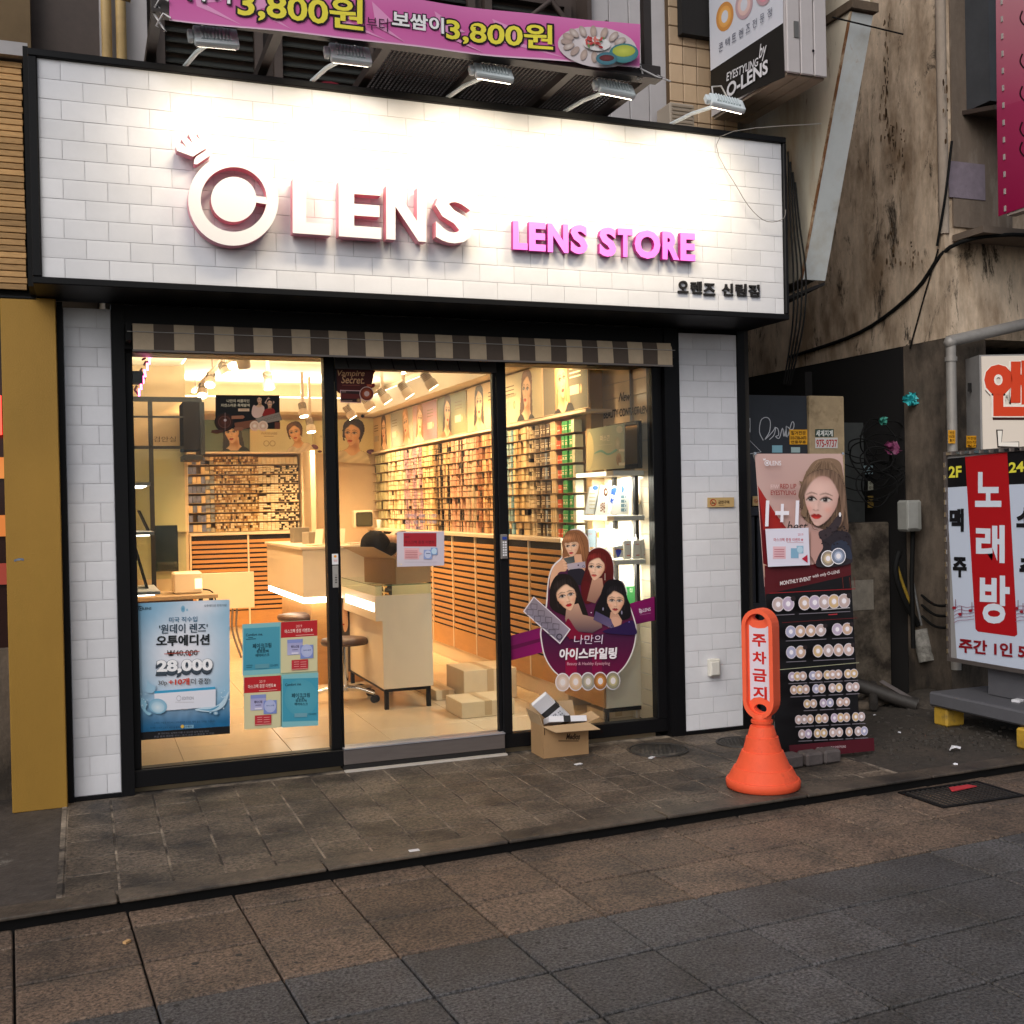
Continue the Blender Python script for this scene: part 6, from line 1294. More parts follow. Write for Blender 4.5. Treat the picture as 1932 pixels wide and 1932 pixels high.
G().prism(q, (0, .03, 0)).build('board', M('dark_standee', (.06, .05, .04), .5), ps2); P = pr_y('S3', 2.298, .0006); P.blob([(150, 680), (172, 660), (188, 720), (192, 800), (180, 870), (160, 880), (148, 800)], '#e4b48c'); P.blob([(172, 662), (195, 665), (197, 860), (188, 860), (186, 760)], '#2a1c14'); P.ell(155, 830, 7, 6, '#b02c24'); P.text('Teen', 155, 1030, 180, 1060, '#d8d0c0'); P.build('board_print', ps2)
# stools
def stool(x, y, z, label):
    t = thing('rolling_stool', label, 'stool', (x, y, .1), 'rolling stools'); br = M('brown_leather', (.075, .035, .022), .45)
    G().lathe([(.10, -.045), (.165, -.04), (.172, -.02), (.165, .0), (.12, .008), (.001, .010)], (x, y, z), 28).build('seat', br, t)
    tube('column', chrome, [(x, y, .17), (x, y, z-.045)], .022, t, 12)
    for k in range(5):
        a = k*2*math.pi/5+.5; ex, ey = x+.24*math.cos(a), y+.24*math.sin(a)
        tube('foot', chrome, [(x, y, .20), (x+.12*math.cos(a), y+.12*math.sin(a), .195), (ex, ey, .165)], [.022, .018, .012], t, 8)
        for s in (-1, 1): G().lathe([(.018, -.008), (.026, -.006), (.026, .006), (.018, .008)], (ex-s*.016*math.sin(a), ey+s*.016*math.cos(a), .127), 14, (math.sin(a), -math.cos(a), 0)).build('wheel', black2, t)
stool(1.735, 1.80, .55, 'brown round rolling stool with chrome base, nearest, behind the left door post'); stool(1.60, 2.85, .64, 'brown round rolling stool farther back beside the counter')
# boxes on the floor
cream_card = M('cream_cardboard', (.68, .55, .36), .8, var=.06)
def carton2(x0, x1, y0, y1, z0, z1, lb, m=None):
    t = thing('floor_box', lb, 'box', ((x0+x1)/2, (y0+y1)/2, z0)); box('body', m or cream_card, x0, x1, y0, y1, z0, z1, t, .003); box('tape', M('tape', (.5, .36, .2), .4), (x0+x1)/2-.025, (x0+x1)/2+.025, y0-.0012, y1+.0012, z0+.01, z1+.0012, t)
carton2(2.27, 2.64, .78, 1.12, .102, .205, 'low white carton on the shop floor behind the right door post'); carton2(2.48, 2.88, 1.35, 1.75, .102, .32, 'tall cream carton on the shop floor before the drawers'); carton2(2.32, 2.46, 1.5, 2.6, .102, .17, 'long flat cream carton on the floor beside the drawers')
carton2(3.08, 3.3, .35, .6, .102, .15, 'flat box pushed under the low end cabinet')
tv = thing('small_television', 'small dark rounded television on the back end of the drawer cabinet', 'television', (3.1, 6.0, 1.25)); q = trace('R6', 400, 1745, Vector((0, 6.0, 0)), Vector((0, 1, 0)))
G().box(q.x-.11, q.x+.11, 6.0, 6.12, 1.252, 1.45).build('case', whitem, tv, .02, seg=2); G().box(q.x-.09, q.x+.095, 5.99, 5.999, 1.27, 1.43).build('screen', M('tv_green', (.05, .05, .03), .2), tv, .02, seg=2)
G().lathe([(.022, 0), (.03, .09), (.026, .09)], (q.x+.16, 5.95, 1.252), 14).build('paper_cup', paper_w, None, label='white paper cup right of the small television', cat='cup')
# cardboard box on the table
cb = thing('cardboard_box', 'big open cardboard box standing on the glass showcase table', 'cardboard box', (2.05, 1.6, .957))
c_, dr_, dl_ = Vector((2.0, 1.34, .957)), Vector((.262, .05, 0)), Vector((-.135, .34, 0)); hh = Vector((0, 0, .175))
def panel(a, b, nm, m=card, up_=hh, th=.004): v = (b-a).cross(up_).normalized()*th; G().prism([a, b, b+up_, a+up_], v).build(nm, m, cb)
panel(c_, c_+dr_, 'front_side'); panel(c_+dl_, c_, 'left_side'); panel(c_+dr_, c_+dr_+dl_, 'right_side'); panel(c_+dr_+dl_, c_+dl_, 'back_side')
G().prism([c_+Vector((0, 0, .001)), c_+dr_+Vector((0, 0, .001)), c_+dr_+dl_+Vector((0, 0, .001)), c_+dl_+Vector((0, 0, .001))], (0, 0, .004)).build('bottom', card, cb)
tp = c_+hh
for pts in ([tp, tp+dl_, tp+dl_+Vector((-.16, -.02, .08)), tp+Vector((-.17, -.06, .085))], [tp, tp+dr_, tp+dr_+Vector((.0, -.03, .13)), tp+Vector((.02, -.03, .15))], [tp+dr_, tp+dr_+dl_, tp+dr_+dl_+Vector((.12, 0, .05)), tp+dr_+Vector((.13, 0, .04))]):
    v = (pts[1]-pts[0]).cross(pts[3]-pts[0]).normalized(); G().prism(pts, v*.003).build('flap', card_in if pts[3].x < 2 else card, cb)
P = Print(lambda a, b: c_+dr_*a+hh*b, (0, -1, 0)); 
for a in ((.15, .7, .45, .72), (.15, .3, .5, .32), (.15, .02+.28, .17, .6), (.5, .3, .52, .6), (.15, .58, .8, .6), (.8, .3, .82, .6), (.5, .3, .82, .32)): P.rect(*a, '#5a3412')
P.build('box_print', cb)['kind'] = 'stuff'
# ---- the shop assistant, bending over the box
pe = thing('person', 'shop assistant with black hair and cream blouse bending over the cardboard box', 'person', (2.45, 2.9, .1))
def skin(name, mat, verts, edges, rad, parent, lvl=2):
    me = bpy.data.meshes.new(name); o0 = wl(parent); me.from_pydata([tuple(Vector(v)-o0) for v in verts], edges, []); o = bpy.data.objects.new(name, me); COL.objects.link(o); me.materials.append(mat)
    md = o.modifiers.new('s', 'SKIN'); md.use_smooth_shade = True
    for i, r_ in enumerate(rad): me.skin_vertices[0].data[i].radius = (r_, r_) if not isinstance(r_, tuple) else r_
    me.skin_vertices[0].data[0].use_root = True
    o.modifiers.new('u', 'SUBSURF').levels = lvl; o.modifiers['u'].render_levels = lvl
    dg = bpy.context.evaluated_depsgraph_get(); m2 = bpy.data.meshes.new_from_object(o.evaluated_get(dg)); o.modifiers.clear(); o.data = m2; o.name = name
    for p in m2.polygons: p.use_smooth = True
    o.parent = parent; WL[o.name] = wl(parent); return o
H_ = trace('S3', 385, 262, Vector((0, 2.40, 0)), Vector((0, 1, 0)))
sk = M('skin', (.62, .38, .25), .55)
pel = Vector((H_.x+.36, 2.66, .98)); che = Vector((H_.x+.20, 2.52, 1.22)); nek = Vector((H_.x+.10, 2.44, H_.z+.04))
V_ = [pel, (pel+che)/2, che, nek, H_+Vector((.02, 0, .02)), H_+Vector((-.01, -.02, -.07)), che+Vector((.02, -.16, -.0)), Vector((H_.x+.20, 2.22, 1.10)), Vector((H_.x+.08, 2.02, 1.12)), Vector((H_.x+.06, 1.94, 1.12)), che+Vector((.05, .15, .0)), Vector((H_.x+.26, 2.60, 1.0)), Vector((H_.x+.08, 2.40, 1.05)),
      pel+Vector((-.02, -.09, -.06)), pel+Vector((-.04, -.1, -.44)), pel+Vector((-.02, -.1, -.84)), pel+Vector((-.12, -.12, -.86)), pel+Vector((-.02, .09, -.06)), pel+Vector((.0, .1, -.44)), pel+Vector((.04, .1, -.84)), pel+Vector((-.06, .12, -.86))]
E_ = [(0, 1), (1, 2), (2, 3), (3, 4), (4, 5), (2, 6), (6, 7), (7, 8), (8, 9), (2, 10), (10, 11), (11, 12), (0, 13), (13, 14), (14, 15), (15, 16), (0, 17), (17, 18), (18, 19), (19, 20)]
skin('body', sk, V_, E_, [.12, .105, .12, .045, .085, .06, .05, .038, .024, .018, .05, .038, .024, .08, .055, .036, .028, .08, .055, .036, .028], pe)
bl = M('cream_blouse', (.70, .60, .48), .8, var=.06, vs=12)
skin('blouse', bl, [tuple(v) for v in (pel+Vector((0, 0, .02)), (pel+che)/2, che, nek+Vector((.085, .02, -.0)), che+Vector((.02, -.16, 0)), Vector((H_.x+.205, 2.23, 1.11)), che+Vector((.05, .15, 0)), Vector((H_.x+.26, 2.60, 1.01)))], [(0, 1), (1, 2), (2, 3), (2, 4), (4, 5), (2, 6), (6, 7)], [.145, .130, .155, .085, .08, .06, .08, .06], pe)
skin('trousers', M('dark_trousers', (.02, .02, .025), .8), [tuple(v) for v in (pel+Vector((0, 0, -.02)), pel+Vector((-.02, -.09, -.1)), pel+Vector((-.04, -.1, -.44)), pel+Vector((-.02, -.1, -.80)), pel+Vector((-.02, .09, -.1)), pel+Vector((0, .1, -.44)), pel+Vector((.04, .1, -.80)))], [(0, 1), (1, 2), (2, 3), (0, 4), (4, 5), (5, 6)], [.14, .10, .068, .05, .10, .068, .05], pe)
hair_m = M('black_hair', (.006, .004, .003), .85, spec=.1, bump=1, bs=60)
def ovoid(c, rx, ry, rz_, rot=0, wob=.0):
    vs = []; q = Matrix.Rotation(rot, 3, 'Y')
    for j in range(1, 14):
        for i in range(22):
            a, b = j*math.pi/14, i*2*math.pi/22; w_ = 1+wob*math.sin(9*b+3*a)
            vs.append(Vector(c)+q@Vector((rx*w_*math.sin(a)*math.cos(b), ry*w_*math.sin(a)*math.sin(b), rz_*math.cos(a))))
    fs = [(j*22+i, j*22+(i+1) % 22, (j+1)*22+(i+1) % 22, (j+1)*22+i) for j in range(12) for i in range(22)]; n = len(vs)
    vs += [Vector(c)+q@Vector((0, 0, rz_)), Vector(c)+q@Vector((0, 0, -rz_))]; fs += [(n, (i+1) % 22, i) for i in range(22)]+[(n+1, 12*22+i, 12*22+(i+1) % 22) for i in range(22)]
    return vs, fs
g = G(); g.add(*ovoid(H_+Vector((-.005, -.012, .0)), .118, .122, .112, .4, .03), True); g.add(*ovoid(H_+Vector((.0, -.06, -.095)), .05, .045, .085, .2, .05), True); g.add(*ovoid(H_+Vector((.09, -.07, -.04)), .075, .06, .05, -.5, .05), True)
g.build('hair', hair_m, pe)
for s in (0, 1):
    for k in range(5):
        b = Vector((H_.x+.06, 1.94, 1.12)) if s == 0 else Vector((H_.x+.08, 2.40, 1.05)); d = Vector((-.012+.008*k-.01, -.03, -.01)); L_ = (.045, .06, .065, .06, .048)[k]
        tube('finger', sk, [b+Vector((.016*(k-2), -.02, 0)), b+Vector((.018*(k-2), -.02-L_*.55, -.008)), b+Vector((.018*(k-2), -.02-L_, -.035))], [.009, .008, .006], pe, 8)
# ---- tiled side wall with shelves by the right window
tw = thing('tiled_side_wall', 'cream tiled side wall with black English lettering beside the right window', 'wall', (3.3, .4, .1))
box('backing', grout, 3.318, 3.345, .11, .30, .10, 2.40, tw); box('backing', grout, 3.296, 3.299, .301, .70, .10, 2.51, tw)
xt = M('cream_gloss_tile', (.72, .62, .47), .12, var=.03)
ttx = {}
for k in range(24):
    for (a, b, xx) in ((.11, .30, 3.31), (.302, .70, 3.289)):
        key = (a, k > 99)
        if key not in ttx: o = G().box(0, .007, 0, b-a-.002, 0, .0955).build('side_tile', xt, None, .002); ttx[key] = o.data; COL.objects.unlink(o); bpy.data.objects.remove(o)
        o = link('side_tile', ttx[key], tw); o.location = Vector((xx+random.uniform(-.0005, .0005), a, .105+k*.0985))-wl(tw)
box('corner_post', M('honey_post', (.52, .37, .2), .5, var=.05), 3.20, 3.299, .702, .79, .10, 2.508, tw, .003)
P = pr_x('R7', 3.285); P.text('BEAUTY CONTACT LENS', 918, 588, 1290, 655, '#14100c', .03, sl=-.13); P.text('New', 1040, 440, 1140, 515, '#14100c', .02, .45, sl=-.1); P.build('wall_letters', tw)
fr_ = thing('wall_mirror', 'large black framed mirror on the top shelf by the right window', 'frame', (3.2, .4, 1.69))
box('frame_side', black, 3.258, 3.28, .125, .155, 1.70, 2.0, fr_, .003); box('frame_side', black, 3.258, 3.28, .1555, .60, 1.70, 1.73, fr_, .003); box('frame_side', black, 3.258, 3.28, .1555, .60, 1.975, 2.0, fr_, .003); box('glass', M('dim_mirror', (.35, .25, .13), .15, .5), 3.268, 3.274, .156, .60, 1.731, 1.974, fr_)
po = thing('product_board', 'pale green Korean product board leaning before the black frame', 'board', (3.12, .4, 1.69)); n_ = Vector((-1, 0, 0)); q = [trace('R7', *p, Vector((3.16, 0, 0)), Vector((1, 0, 0))) for p in ((785, 740), (1085, 690), (1085, 1055), (775, 1078))]
G().prism(q, (.006, 0, 0)).build('board', M('pale_green_board', (.5, .52, .38), .5), po); P = pr_x('R7', 3.159)
P.quad4([(785, 740), (1085, 690), (1085, 1055), (775, 1078)], ['#a8b49a', '#93a89a', '#b8bca0', '#c8c8a4']); P.blob([(800, 760), (830, 820), (838, 920), (825, 1020), (795, 1070), (780, 1000), (782, 850)], '#d8d4a4'); P.text('퍼스콘', 890, 790, 970, 838, '#e8e4cc', .01, sl=-.1); P.rect(880, 868, 990, 872, '#c8c8b0', sl=-.1)
P.ell(1035, 860, 24, 60, '#c8c8b4', '#a0a890'); P.ell(1045, 985, 22, 52, '#6a4a30', '#a89070'); P.ell(1050, 740, 26, 30, '#c0c4b0'); P.rect(1045, 900, 1092, 920, '#e0dcc8'); P.rect(1045, 1010, 1095, 1034, '#e0dcc8'); P.blob([(840, 940), (900, 905), (960, 935), (1020, 900), (1030, 915), (960, 950), (900, 925)], '#6fa89c'); P.build('board_print', po)
sh_ = thing('glass_shelves', 'glowing white wall shelves with black brackets by the right window', 'shelf', (3.18, .4, 1.4))
for z in (1.655, 1.375, 1.10):
    box('shelf', M('milky_shelf', (.78, .74, .64), .3), 3.07, 3.285, .12, .66, z, z+.03, sh_, .002); box('glow_edge', glow('shelf_glow', (1, .93, .72), 1.6), 3.065, 3.069, .22, .66, z+.002, z+.028, sh_)
    area('shelf_lamp', (3.17, .4, z-.004), .1, .45, 1.1*IL, (1, .95, .82), (0, 0, -1), sh_)
for y in (.20, .50): box('bracket', black, 3.262, 3.285, y, y+.03, .80, 1.654, sh_)
def flatitem(nm, lb, cat, reg, y, quad, draw, th=.03, mat=None):
    p0 = Vector((0, y, 0)); n = Vector((0, 1, 0)); q = [trace(reg, a, b, p0, n) for a, b in quad]; t = thing(nm, lb, cat, tuple(q[-1])); G().prism(q, (0, th, 0)).build('body', mat or M('white_pack', (.74, .72, .66), .4), t)
    P = pr_y(reg, y-.0006); draw(P); 
    if P.k: P.build('pack_print', t)
    return t
flatitem('leaflet_stand', 'white leaflet stand at the left of the upper lit shelf', 'leaflet stand', 'R7', .34, [(805, 1210), (875, 1195), (850, 1430), (765, 1430)], lambda P: (P.ell(850, 1215, 22, 20, '#4a7ab8'), [P.rect(800+0*i, 1260+i*30, 850, 1268+i*30, '#c8b890') for i in range(5)]), .02)
flatitem('lens_standee', 'brown and white standee with lens circle on the upper lit shelf', 'standee', 'R7', .33, [(895, 1190), (968, 1205), (945, 1440), (845, 1440)], lambda P: (P.ell(935, 1250, 18, 36, '#6a4430', '#3a241a'), P.ell(935, 1250, 6, 12, '#e8d8c0'), P.text('브라운', 890, 1330, 930, 1420, '#7a4a2c', .03)), .02)
flatitem('hexagon_card', 'blue hexagonal product card on the upper lit shelf', 'card', 'R7', .30, [(975, 1215), (1010, 1200), (1045, 1230), (1035, 1335), (1005, 1370), (965, 1335)], lambda P: (P.poly([(980, 1222), (1010, 1208), (1038, 1236), (1030, 1330), (1003, 1360), (972, 1330)], '#1c3f8e'), P.text('렉스빌', 975, 1270, 1028, 1310, '#e8ecf4', .03), P.rect(985, 1328, 1012, 1332, '#c8d4ec')), .01)
flatitem('sample_card', 'tall white card of four lens samples on the upper lit shelf', 'card', 'R7', .28, [(1050, 1190), (1138, 1218), (1120, 1435), (975, 1430)], lambda P: (P.ell(1072, 1228, 12, 30, '#3a62b0'), [(P.rect(1058, 1275+i*36, 1104, 1302+i*36, '#5a7480'), P.ell(1095, 1290+i*36, 11, 14, '#2a4a60', '#d8e0e0')) for i in range(4)]), .02)
v_ = trace('R7', 1215, 1432, Vector((0, .22, 0)), Vector((0, 1, 0))); df = thing('reed_diffuser', 'small white vase with reed sticks at the right end of the upper shelf', 'diffuser', (v_.x, .22, 1.406))
G().lathe([(.022, 0), (.028, .004), (.012, .055), (.010, .068)], (v_.x, .22, 1.406), 14).build('vase', M('white_vase', (.7, .66, .58), .4), df)
for k in range(4): tube('reed', M('reed', (.45, .32, .16), .8), [(v_.x, .22, 1.46), (v_.x+(k-1.5)*.014, .22+.004*k, 1.53+.006*(k % 2))], .0018, df, 5)
for k, x in enumerate((1105, 1180, 1245)):
    p = trace('R7', x, 1700, Vector((0, .20, 0)), Vector((0, 1, 0))); b = thing('solution_bottle', 'white lens solution bottle on the middle shelf, '+('left of three', 'centre of three', 'right of three')[k], 'bottle', (p.x, .20, 1.131), 'lens solution bottles')
    G().box(p.x-.026, p.x+.026, .18, .215, 1.1315, 1.25).build('body', M('bottle_white', (.78, .76, .70), .3), b, .008, seg=2); G().lathe([(.012, 0), (.012, .012), (.005, .014), (.003, .035)], (p.x, .198, 1.25), 12).build('cap', M('bottle_white', (.78, .76, .7), .3), b); box('label_strip', M('red_label', (.6, .12, .06), .5), p.x-.010, p.x+.014, .1785, .1795, 1.15, 1.156, b); box('label_strip', MATS['red_label'], p.x-.012, p.x+.012, .1785, .1795, 1.22, 1.224, b)
for k, (a, b, lb) in enumerate(((790, 852, 'pale blue'), (862, 940, 'orange dotted'), (952, 1012, 'white, middle'), (1016, 1082, 'white, right'))):
    flatitem('solution_carton', lb+' solution carton on the middle lit shelf', 'carton', 'R7', .36, [(a, 1560), (b, 1552), (b, 1700), (a, 1700)], lambda P, k=k, a=a: (P.ell(a+12, 1600, 12, 26, '#d87838') if k == 1 else P.rect(a+4, 1590, a+34, 1594, '#b84a3a')), .04, M('pale_blue_pack', (.28, .36, .42), .4) if k == 0 else None)
flatitem('blue_pack', 'small blue and orange pack in front of the bottles', 'pack', 'S4', .17, [(885, 275), (940, 265), (945, 350), (880, 360)], lambda P: (P.rect(885, 290, 942, 300, '#e0a030'), P.blob([(890, 300), (930, 300), (905, 355)], '#2838a0')), .02)
for k, (a, b) in enumerate(((968, 1030), (1036, 1098))):
    flatitem('green_carton', 'bright green carton on the low cabinet, '+('left', 'right')+' one' if 0 else 'bright green carton on the low cabinet, %s one of the pair' % ('left', 'right')[k], 'carton', 'S4', .30, [(a, 562), (b, 556), (b, 690), (a, 695)], lambda P, a=a: P.text('칩', a+18, 572, a+40, 600, '#d8e8d0', .02), .08, M('green_pack', (.03, .26, .07), .4))
flatitem('portrait_card', 'leaning portrait price card on the drawer top beside the tiled wall', 'card', 'R7', 1.15, [(628, 1350), (712, 1352), (640, 1590), (553, 1595)], lambda P: (P.quad4([(636, 1390), (695, 1390), (632, 1580), (570, 1585)], ['#a85a2c', '#b86a38', '#c8885a', '#b8784a']), P.ell(630, 1480, 20, 44, '#e8b890', None, .3), P.blob([(600, 1560), (640, 1540), (650, 1580), (600, 1590)], '#b02a24')), .01)
cc = trace('R6', 380, 735, Vector((0, 6.2, 0)), Vector((0, 1, 0))); cv = thing('security_camera', 'small white dome camera under the ceiling at the back corner', 'camera', tuple(cc)); G().lathe([(.001, -.03), (.03, -.02), (.04, .0), (.045, .03), (.045, .05)], cc, 16).build('dome', MATS['spot_housing'], cv); G().lathe([(.018, 0), (.018, .006)], cc+Vector((0, -.038, -.005)), 12, (0, -1, 0)).build('lens', black, cv)
# ---- soft fill of the ceiling
# ================================================================ PRINTS ON THE WINDOWS
def sheet_y(reg, quad, y, name, label, cat, base, draw, group=None, eps=.0003):
    p0 = Vector((0, y, 0)); n = Vector((0, 1, 0)); q = [trace(reg, a, b, p0, n) for a, b in quad]
    o = G().prism(q, (0, -.0008, 0)).build(name, M('sheet_'+base.strip('#'), lin(base), .5), None, label=label, cat=cat, group=group)
    P = pr_y(reg, y-.0009, eps); draw(P); P.build('artwork', o); return o
YG = .0505
def dA(P):
    def bg(u, v):
        top = np.array(lin('#6fa3c6')); wh = np.array(lin('#e3e3ec')); mid = np.array(lin('#a9cde2')); bot = np.array(lin('#15618f')); edge = np.array(lin('#86b4d0'))
        g_ = np.exp(-(((u-.5)/.42)**2+((v-.40)/.36)**2)**1.3)[..., None]; base = edge+(bot-edge)*_ss((v-.7)/.28)[..., None]
        c = base+(wh-base)*g_; tl = np.exp(-((u/.35)**2+(v/.2)**2))[..., None]; c = c+(top-c)*tl*.8; tr = np.exp(-(((u-.72)/.2)**2+((v-.03)/.08)**2))[..., None]; c = c+(wh-c)*tr*.8
        n_ = np.sin(21*u+7*np.sin(9*v)+5*v)*np.sin(33*v+6*np.sin(12*u)); k = _ss((v-.66)/.15)[..., None]*(.10*n_[..., None]); return c*(1+k+.02*n_[..., None])
    P.field([(855, 605), (1455, 580), (1457, 1382), (858, 1425)], 50, 70, bg)
    P.quad4([(858, 1425), (1457, 1382), (1458, 1430), (858, 1475)], ['#141418']*4)
    P.ell(1160, 640, 14, 22, '#4c8cb4', '#8ab4cc', 0, 14); P.ell(1186, 646, 6, 8, '#8ab4cc')
    P.ring(892, 637, 14, 15, 4, '#1c2830'); P.ell(892, 637, 5, 6, '#1c2830'); P.poly([(878, 628), (876, 620), (882, 624), (886, 619), (888, 626)], '#1c2830'); P.text('LENS', 908, 630, 960, 646, '#1c2830', .01, sl=-.03)
    P.text('오투에디션 런칭기념', 1294, 612, 1434, 628, '#4a5c6c', 0, sl=-.03)
    P.text('미국 직수입', 1071, 692, 1250, 726, '#3c6c8c', .01, sl=-.03); P.text("'원데이 렌즈'", 1008, 738, 1316, 798, '#2c4254', .015, sl=-.03); P.text('오투에디션', 990, 808, 1328, 878, '#1c2226', .035, sl=-.03)
    P.text('₩40,000', 1058, 902, 1252, 944, '#5a4a48', .012, sl=-.03); P.line([(1040, 925), (1265, 908)], 4, '#b4483c'); P.poly([(1200, 940), (1190, 920), (1215, 930)], '#c83a2c')
    P.text('28,000', 985, 985, 1345, 1080, '#3a4450', .05, sl=-.03); 
    for k in range(5): P.text('28,000', 988+k*.6, 982-k*3.6, 1346+k, 1072-k*3.6, '#4a5662' if k % 2 else '#38424e', .045, sl=-.03)
    P.text('28,000', 990, 962, 1350, 1055, '#5c6874', .062, sl=-.03); P.text('28,000', 993, 964, 1347, 1052, '#f0f0f4', .045, sl=-.03)
    P.text('30p', 1002, 1094, 1058, 1128, '#4c4448', 0, sl=-.03); P.text('+10개', 1068, 1080, 1200, 1124, '#c83c28', .03, sl=-.03); P.text('더 증정!', 1212, 1080, 1332, 1118, '#2c2a30', .01, sl=-.03)
    P.poly([(978, 1160), (1362, 1132), (1366, 1150), (980, 1182)], '#3c9cc8'); P.quad4([(978, 1176), (1366, 1148), (1366, 1258), (980, 1288)], ['#e4e2ec', '#dcdde8', '#d8dce8', '#dfe0ea'])
    P.ring(1133, 1205, 15, 17, 2, '#8a8a96'); P.text('EDITION', 1155, 1196, 1226, 1216, '#8a8a96', 0, sl=-.04); P.rect(1110, 1228, 1230, 1230, '#b0a8a8'); P.rect(1150, 1272, 1190, 1275, '#b0a8a8')
    P.blob([(935, 1090), (950, 1110), (985, 1130), (975, 1165), (940, 1170), (918, 1150), (930, 1125)], '#9cc0d8'); P.ell(1000, 1255, 58, 48, '#c4d8e6', '#7cb0cc', .2, 26); P.ell(1000, 1262, 42, 34, '#d4e2ec', '#a4c8dc', .2, 22)
    P.blob([(900, 1200), (930, 1230), (925, 1280), (960, 1300), (940, 1312), (905, 1280), (890, 1240)], '#8cbcd4'); P.blob([(1235, 1275), (1290, 1262), (1350, 1258), (1400, 1230), (1450, 1160), (1430, 1235), (1390, 1275), (1330, 1290), (1260, 1285)], '#b8d2e2'); P.blob([(1260, 1275), (1330, 1272), (1390, 1250), (1340, 1282)], '#5a98bc')
    P.ell(1366, 1298, 18, 14, '#c4dce8', '#2c6c94', 0, 16); P.ell(1332, 1293, 10, 8, '#c4dce8', '#3c7ca4', 0, 12)
    for k in range(14): P.ell(random.uniform(870, 960), random.uniform(1150, 1260), random.uniform(2, 6), random.uniform(2, 5), '#b8d4e4', None, 0, 8); P.ell(random.uniform(1400, 1450), random.uniform(1150, 1270), random.uniform(2, 5), random.uniform(2, 4), '#c4dae8', None, 0, 8)
    P.text('오렌즈 가맹점 어디서나 오투에디션 드리는 혜택 할인 가격을 드립니다', 975, 1352, 1362, 1366, '#123a54', .0, sl=-.03); P.text('자세한 사항은 오렌즈 매장 및 홈페이지를 참조', 950, 1385, 1200, 1397, '#123a54', .0, sl=-.03)
    P.ell(1154, 1381, 11, 11, '#d8b04c'); P.rect(1168, 1372, 1225, 1392, '#7ca8c4', sl=-.03); P.text('오렌즈', 1172, 1375, 1215, 1388, '#123a54', .02, sl=-.03)
    P.text('본 이미지는 실제와 다를 수 있으며 일부 매장 제외', 1000, 1420, 1320, 1432, '#6c6c74', .0, sl=-.05); P.text('취급 품목 매장별 상이 / 조기 소진 시 종료될 수 있음', 975, 1440, 1355, 1452, '#6c6c74', .0, sl=-.06)
sheet_y('S1', [(855, 605), (1455, 580), (1458, 1430), (858, 1475)], YG, 'window_poster', 'blue and white price poster reading 28,000 on the left window', 'poster', '#c8d4e0', dA)
def quadP(P, x0, y0, x1, y1, kind):
    sl = -.06
    if kind == 'b':
        P.rect(x0, y0, x1, y1, '#7fb8c0', None, sl); P.rect(x0+8, y0+30, x1-6, y1-35, '#4c98ae', '#4492ac', sl); w = x1-x0
        P.text('Comfort me.', x0+24, y0+66, x0+145, y0+86, '#1c3c4c', .02, sl=sl); P.rect(x0+40, y0+92, x0+75, y0+97, '#1c4c5c', None, sl); P.rect(x0+24, y0+104, x0+95, y0+109, '#1c4c5c', None, sl)
        P.text('페이크크림', x0+72, y0+138, x0+205, y0+172, '#123440', .02, sl=sl); P.text('AIR', x0+105, y0+168, x0+165, y0+190, '#123440', 0, sl=sl); P.text('컴포트팩', x0+100, y0+184, x0+185, y0+206, '#123440', .01, sl=sl); P.text('에어마스크', x0+92, y0+210, x0+190, y0+232, '#123440', .01, sl=sl)
        P.rect(x0+90, y0+285, x0+190, y0+315, '#5c94a4', None, sl); P.rect(x0+26, y0+290, x0+70, y0+294, '#2c6878', None, sl); P.rect(x0+26, y0+304, x0+66, y0+308, '#2c6878', None, sl); P.text('CO+OPTI', x0+198, y0+286, x0+250, y0+300, '#1c4c5c', 0, sl=sl)
    else:
        P.rect(x0, y0, x1, y1, '#cfc8a0', None, sl); P.rect(x0, y0, x1, y0+112, '#b4242c', None, sl); w = x1-x0
        P.text('2019', x0+108, y0+20, x0+150, y0+38, '#e8b8b0', 0, sl=sl); P.text('마스크팩 증정 이벤트★', x0+28, y0+52, x0+228, y0+80, '#f0d8d0', .01, sl=sl); P.rect(x0+105, y0+92, x0+235, y0+96, '#e0a8a0', None, sl)
        P.rect(x0+45, y0+125, x0+155, y0+235, '#9c9cc8', '#b0aed2', sl); P.rect(x0+45, y0+125, x0+155, y0+150, '#8490c8', None, sl); P.text('페이스크림', x0+72, y0+165, x0+128, y0+185, '#3c3450', .02, sl=sl); P.rect(x0+80, y0+195, x0+120, y0+199, '#5c5474', None, sl); P.rect(x0+75, y0+216, x0+125, y0+228, '#d8d4e8', None, sl)
        P.rect(x0+138, y0+165, x0+230, y0+260, '#7c8cc8', None, sl); P.ell(x0+184, y0+203, 42, 46, '#b4bcdc', '#a8b0d8'); P.text('하이드로팩', x0+158, y0+195, x0+212, y0+207, '#4c5c98', .01, sl=sl)
        P.rect(x0+75, y0+270, x0+192, y0+342, '#b8303c', None, sl); P.rect(x0+77, y0+334, x0+192, y0+337, '#e0b8a8', None, sl)
        for k in range(3): P.rect(x0+92, y0+282+k*16, x0+128, y0+285+k*16, '#e8b0a8', None, sl); P.rect(x0+138, y0+282+k*16, x0+180, y0+285+k*16, '#e8b0a8', None, sl)
def dB(P): quadP(P, 884, 828, 1155, 1195, 'b'); quadP(P, 1157, 815, 1415, 1175, 'r'); quadP(P, 894, 1205, 1153, 1578, 'r'); quadP(P, 1160, 1187, 1420, 1562, 'b'); P.ell(1300, 1345, 120, 130, '#509cb2', '#468fa8', 0, 30); 
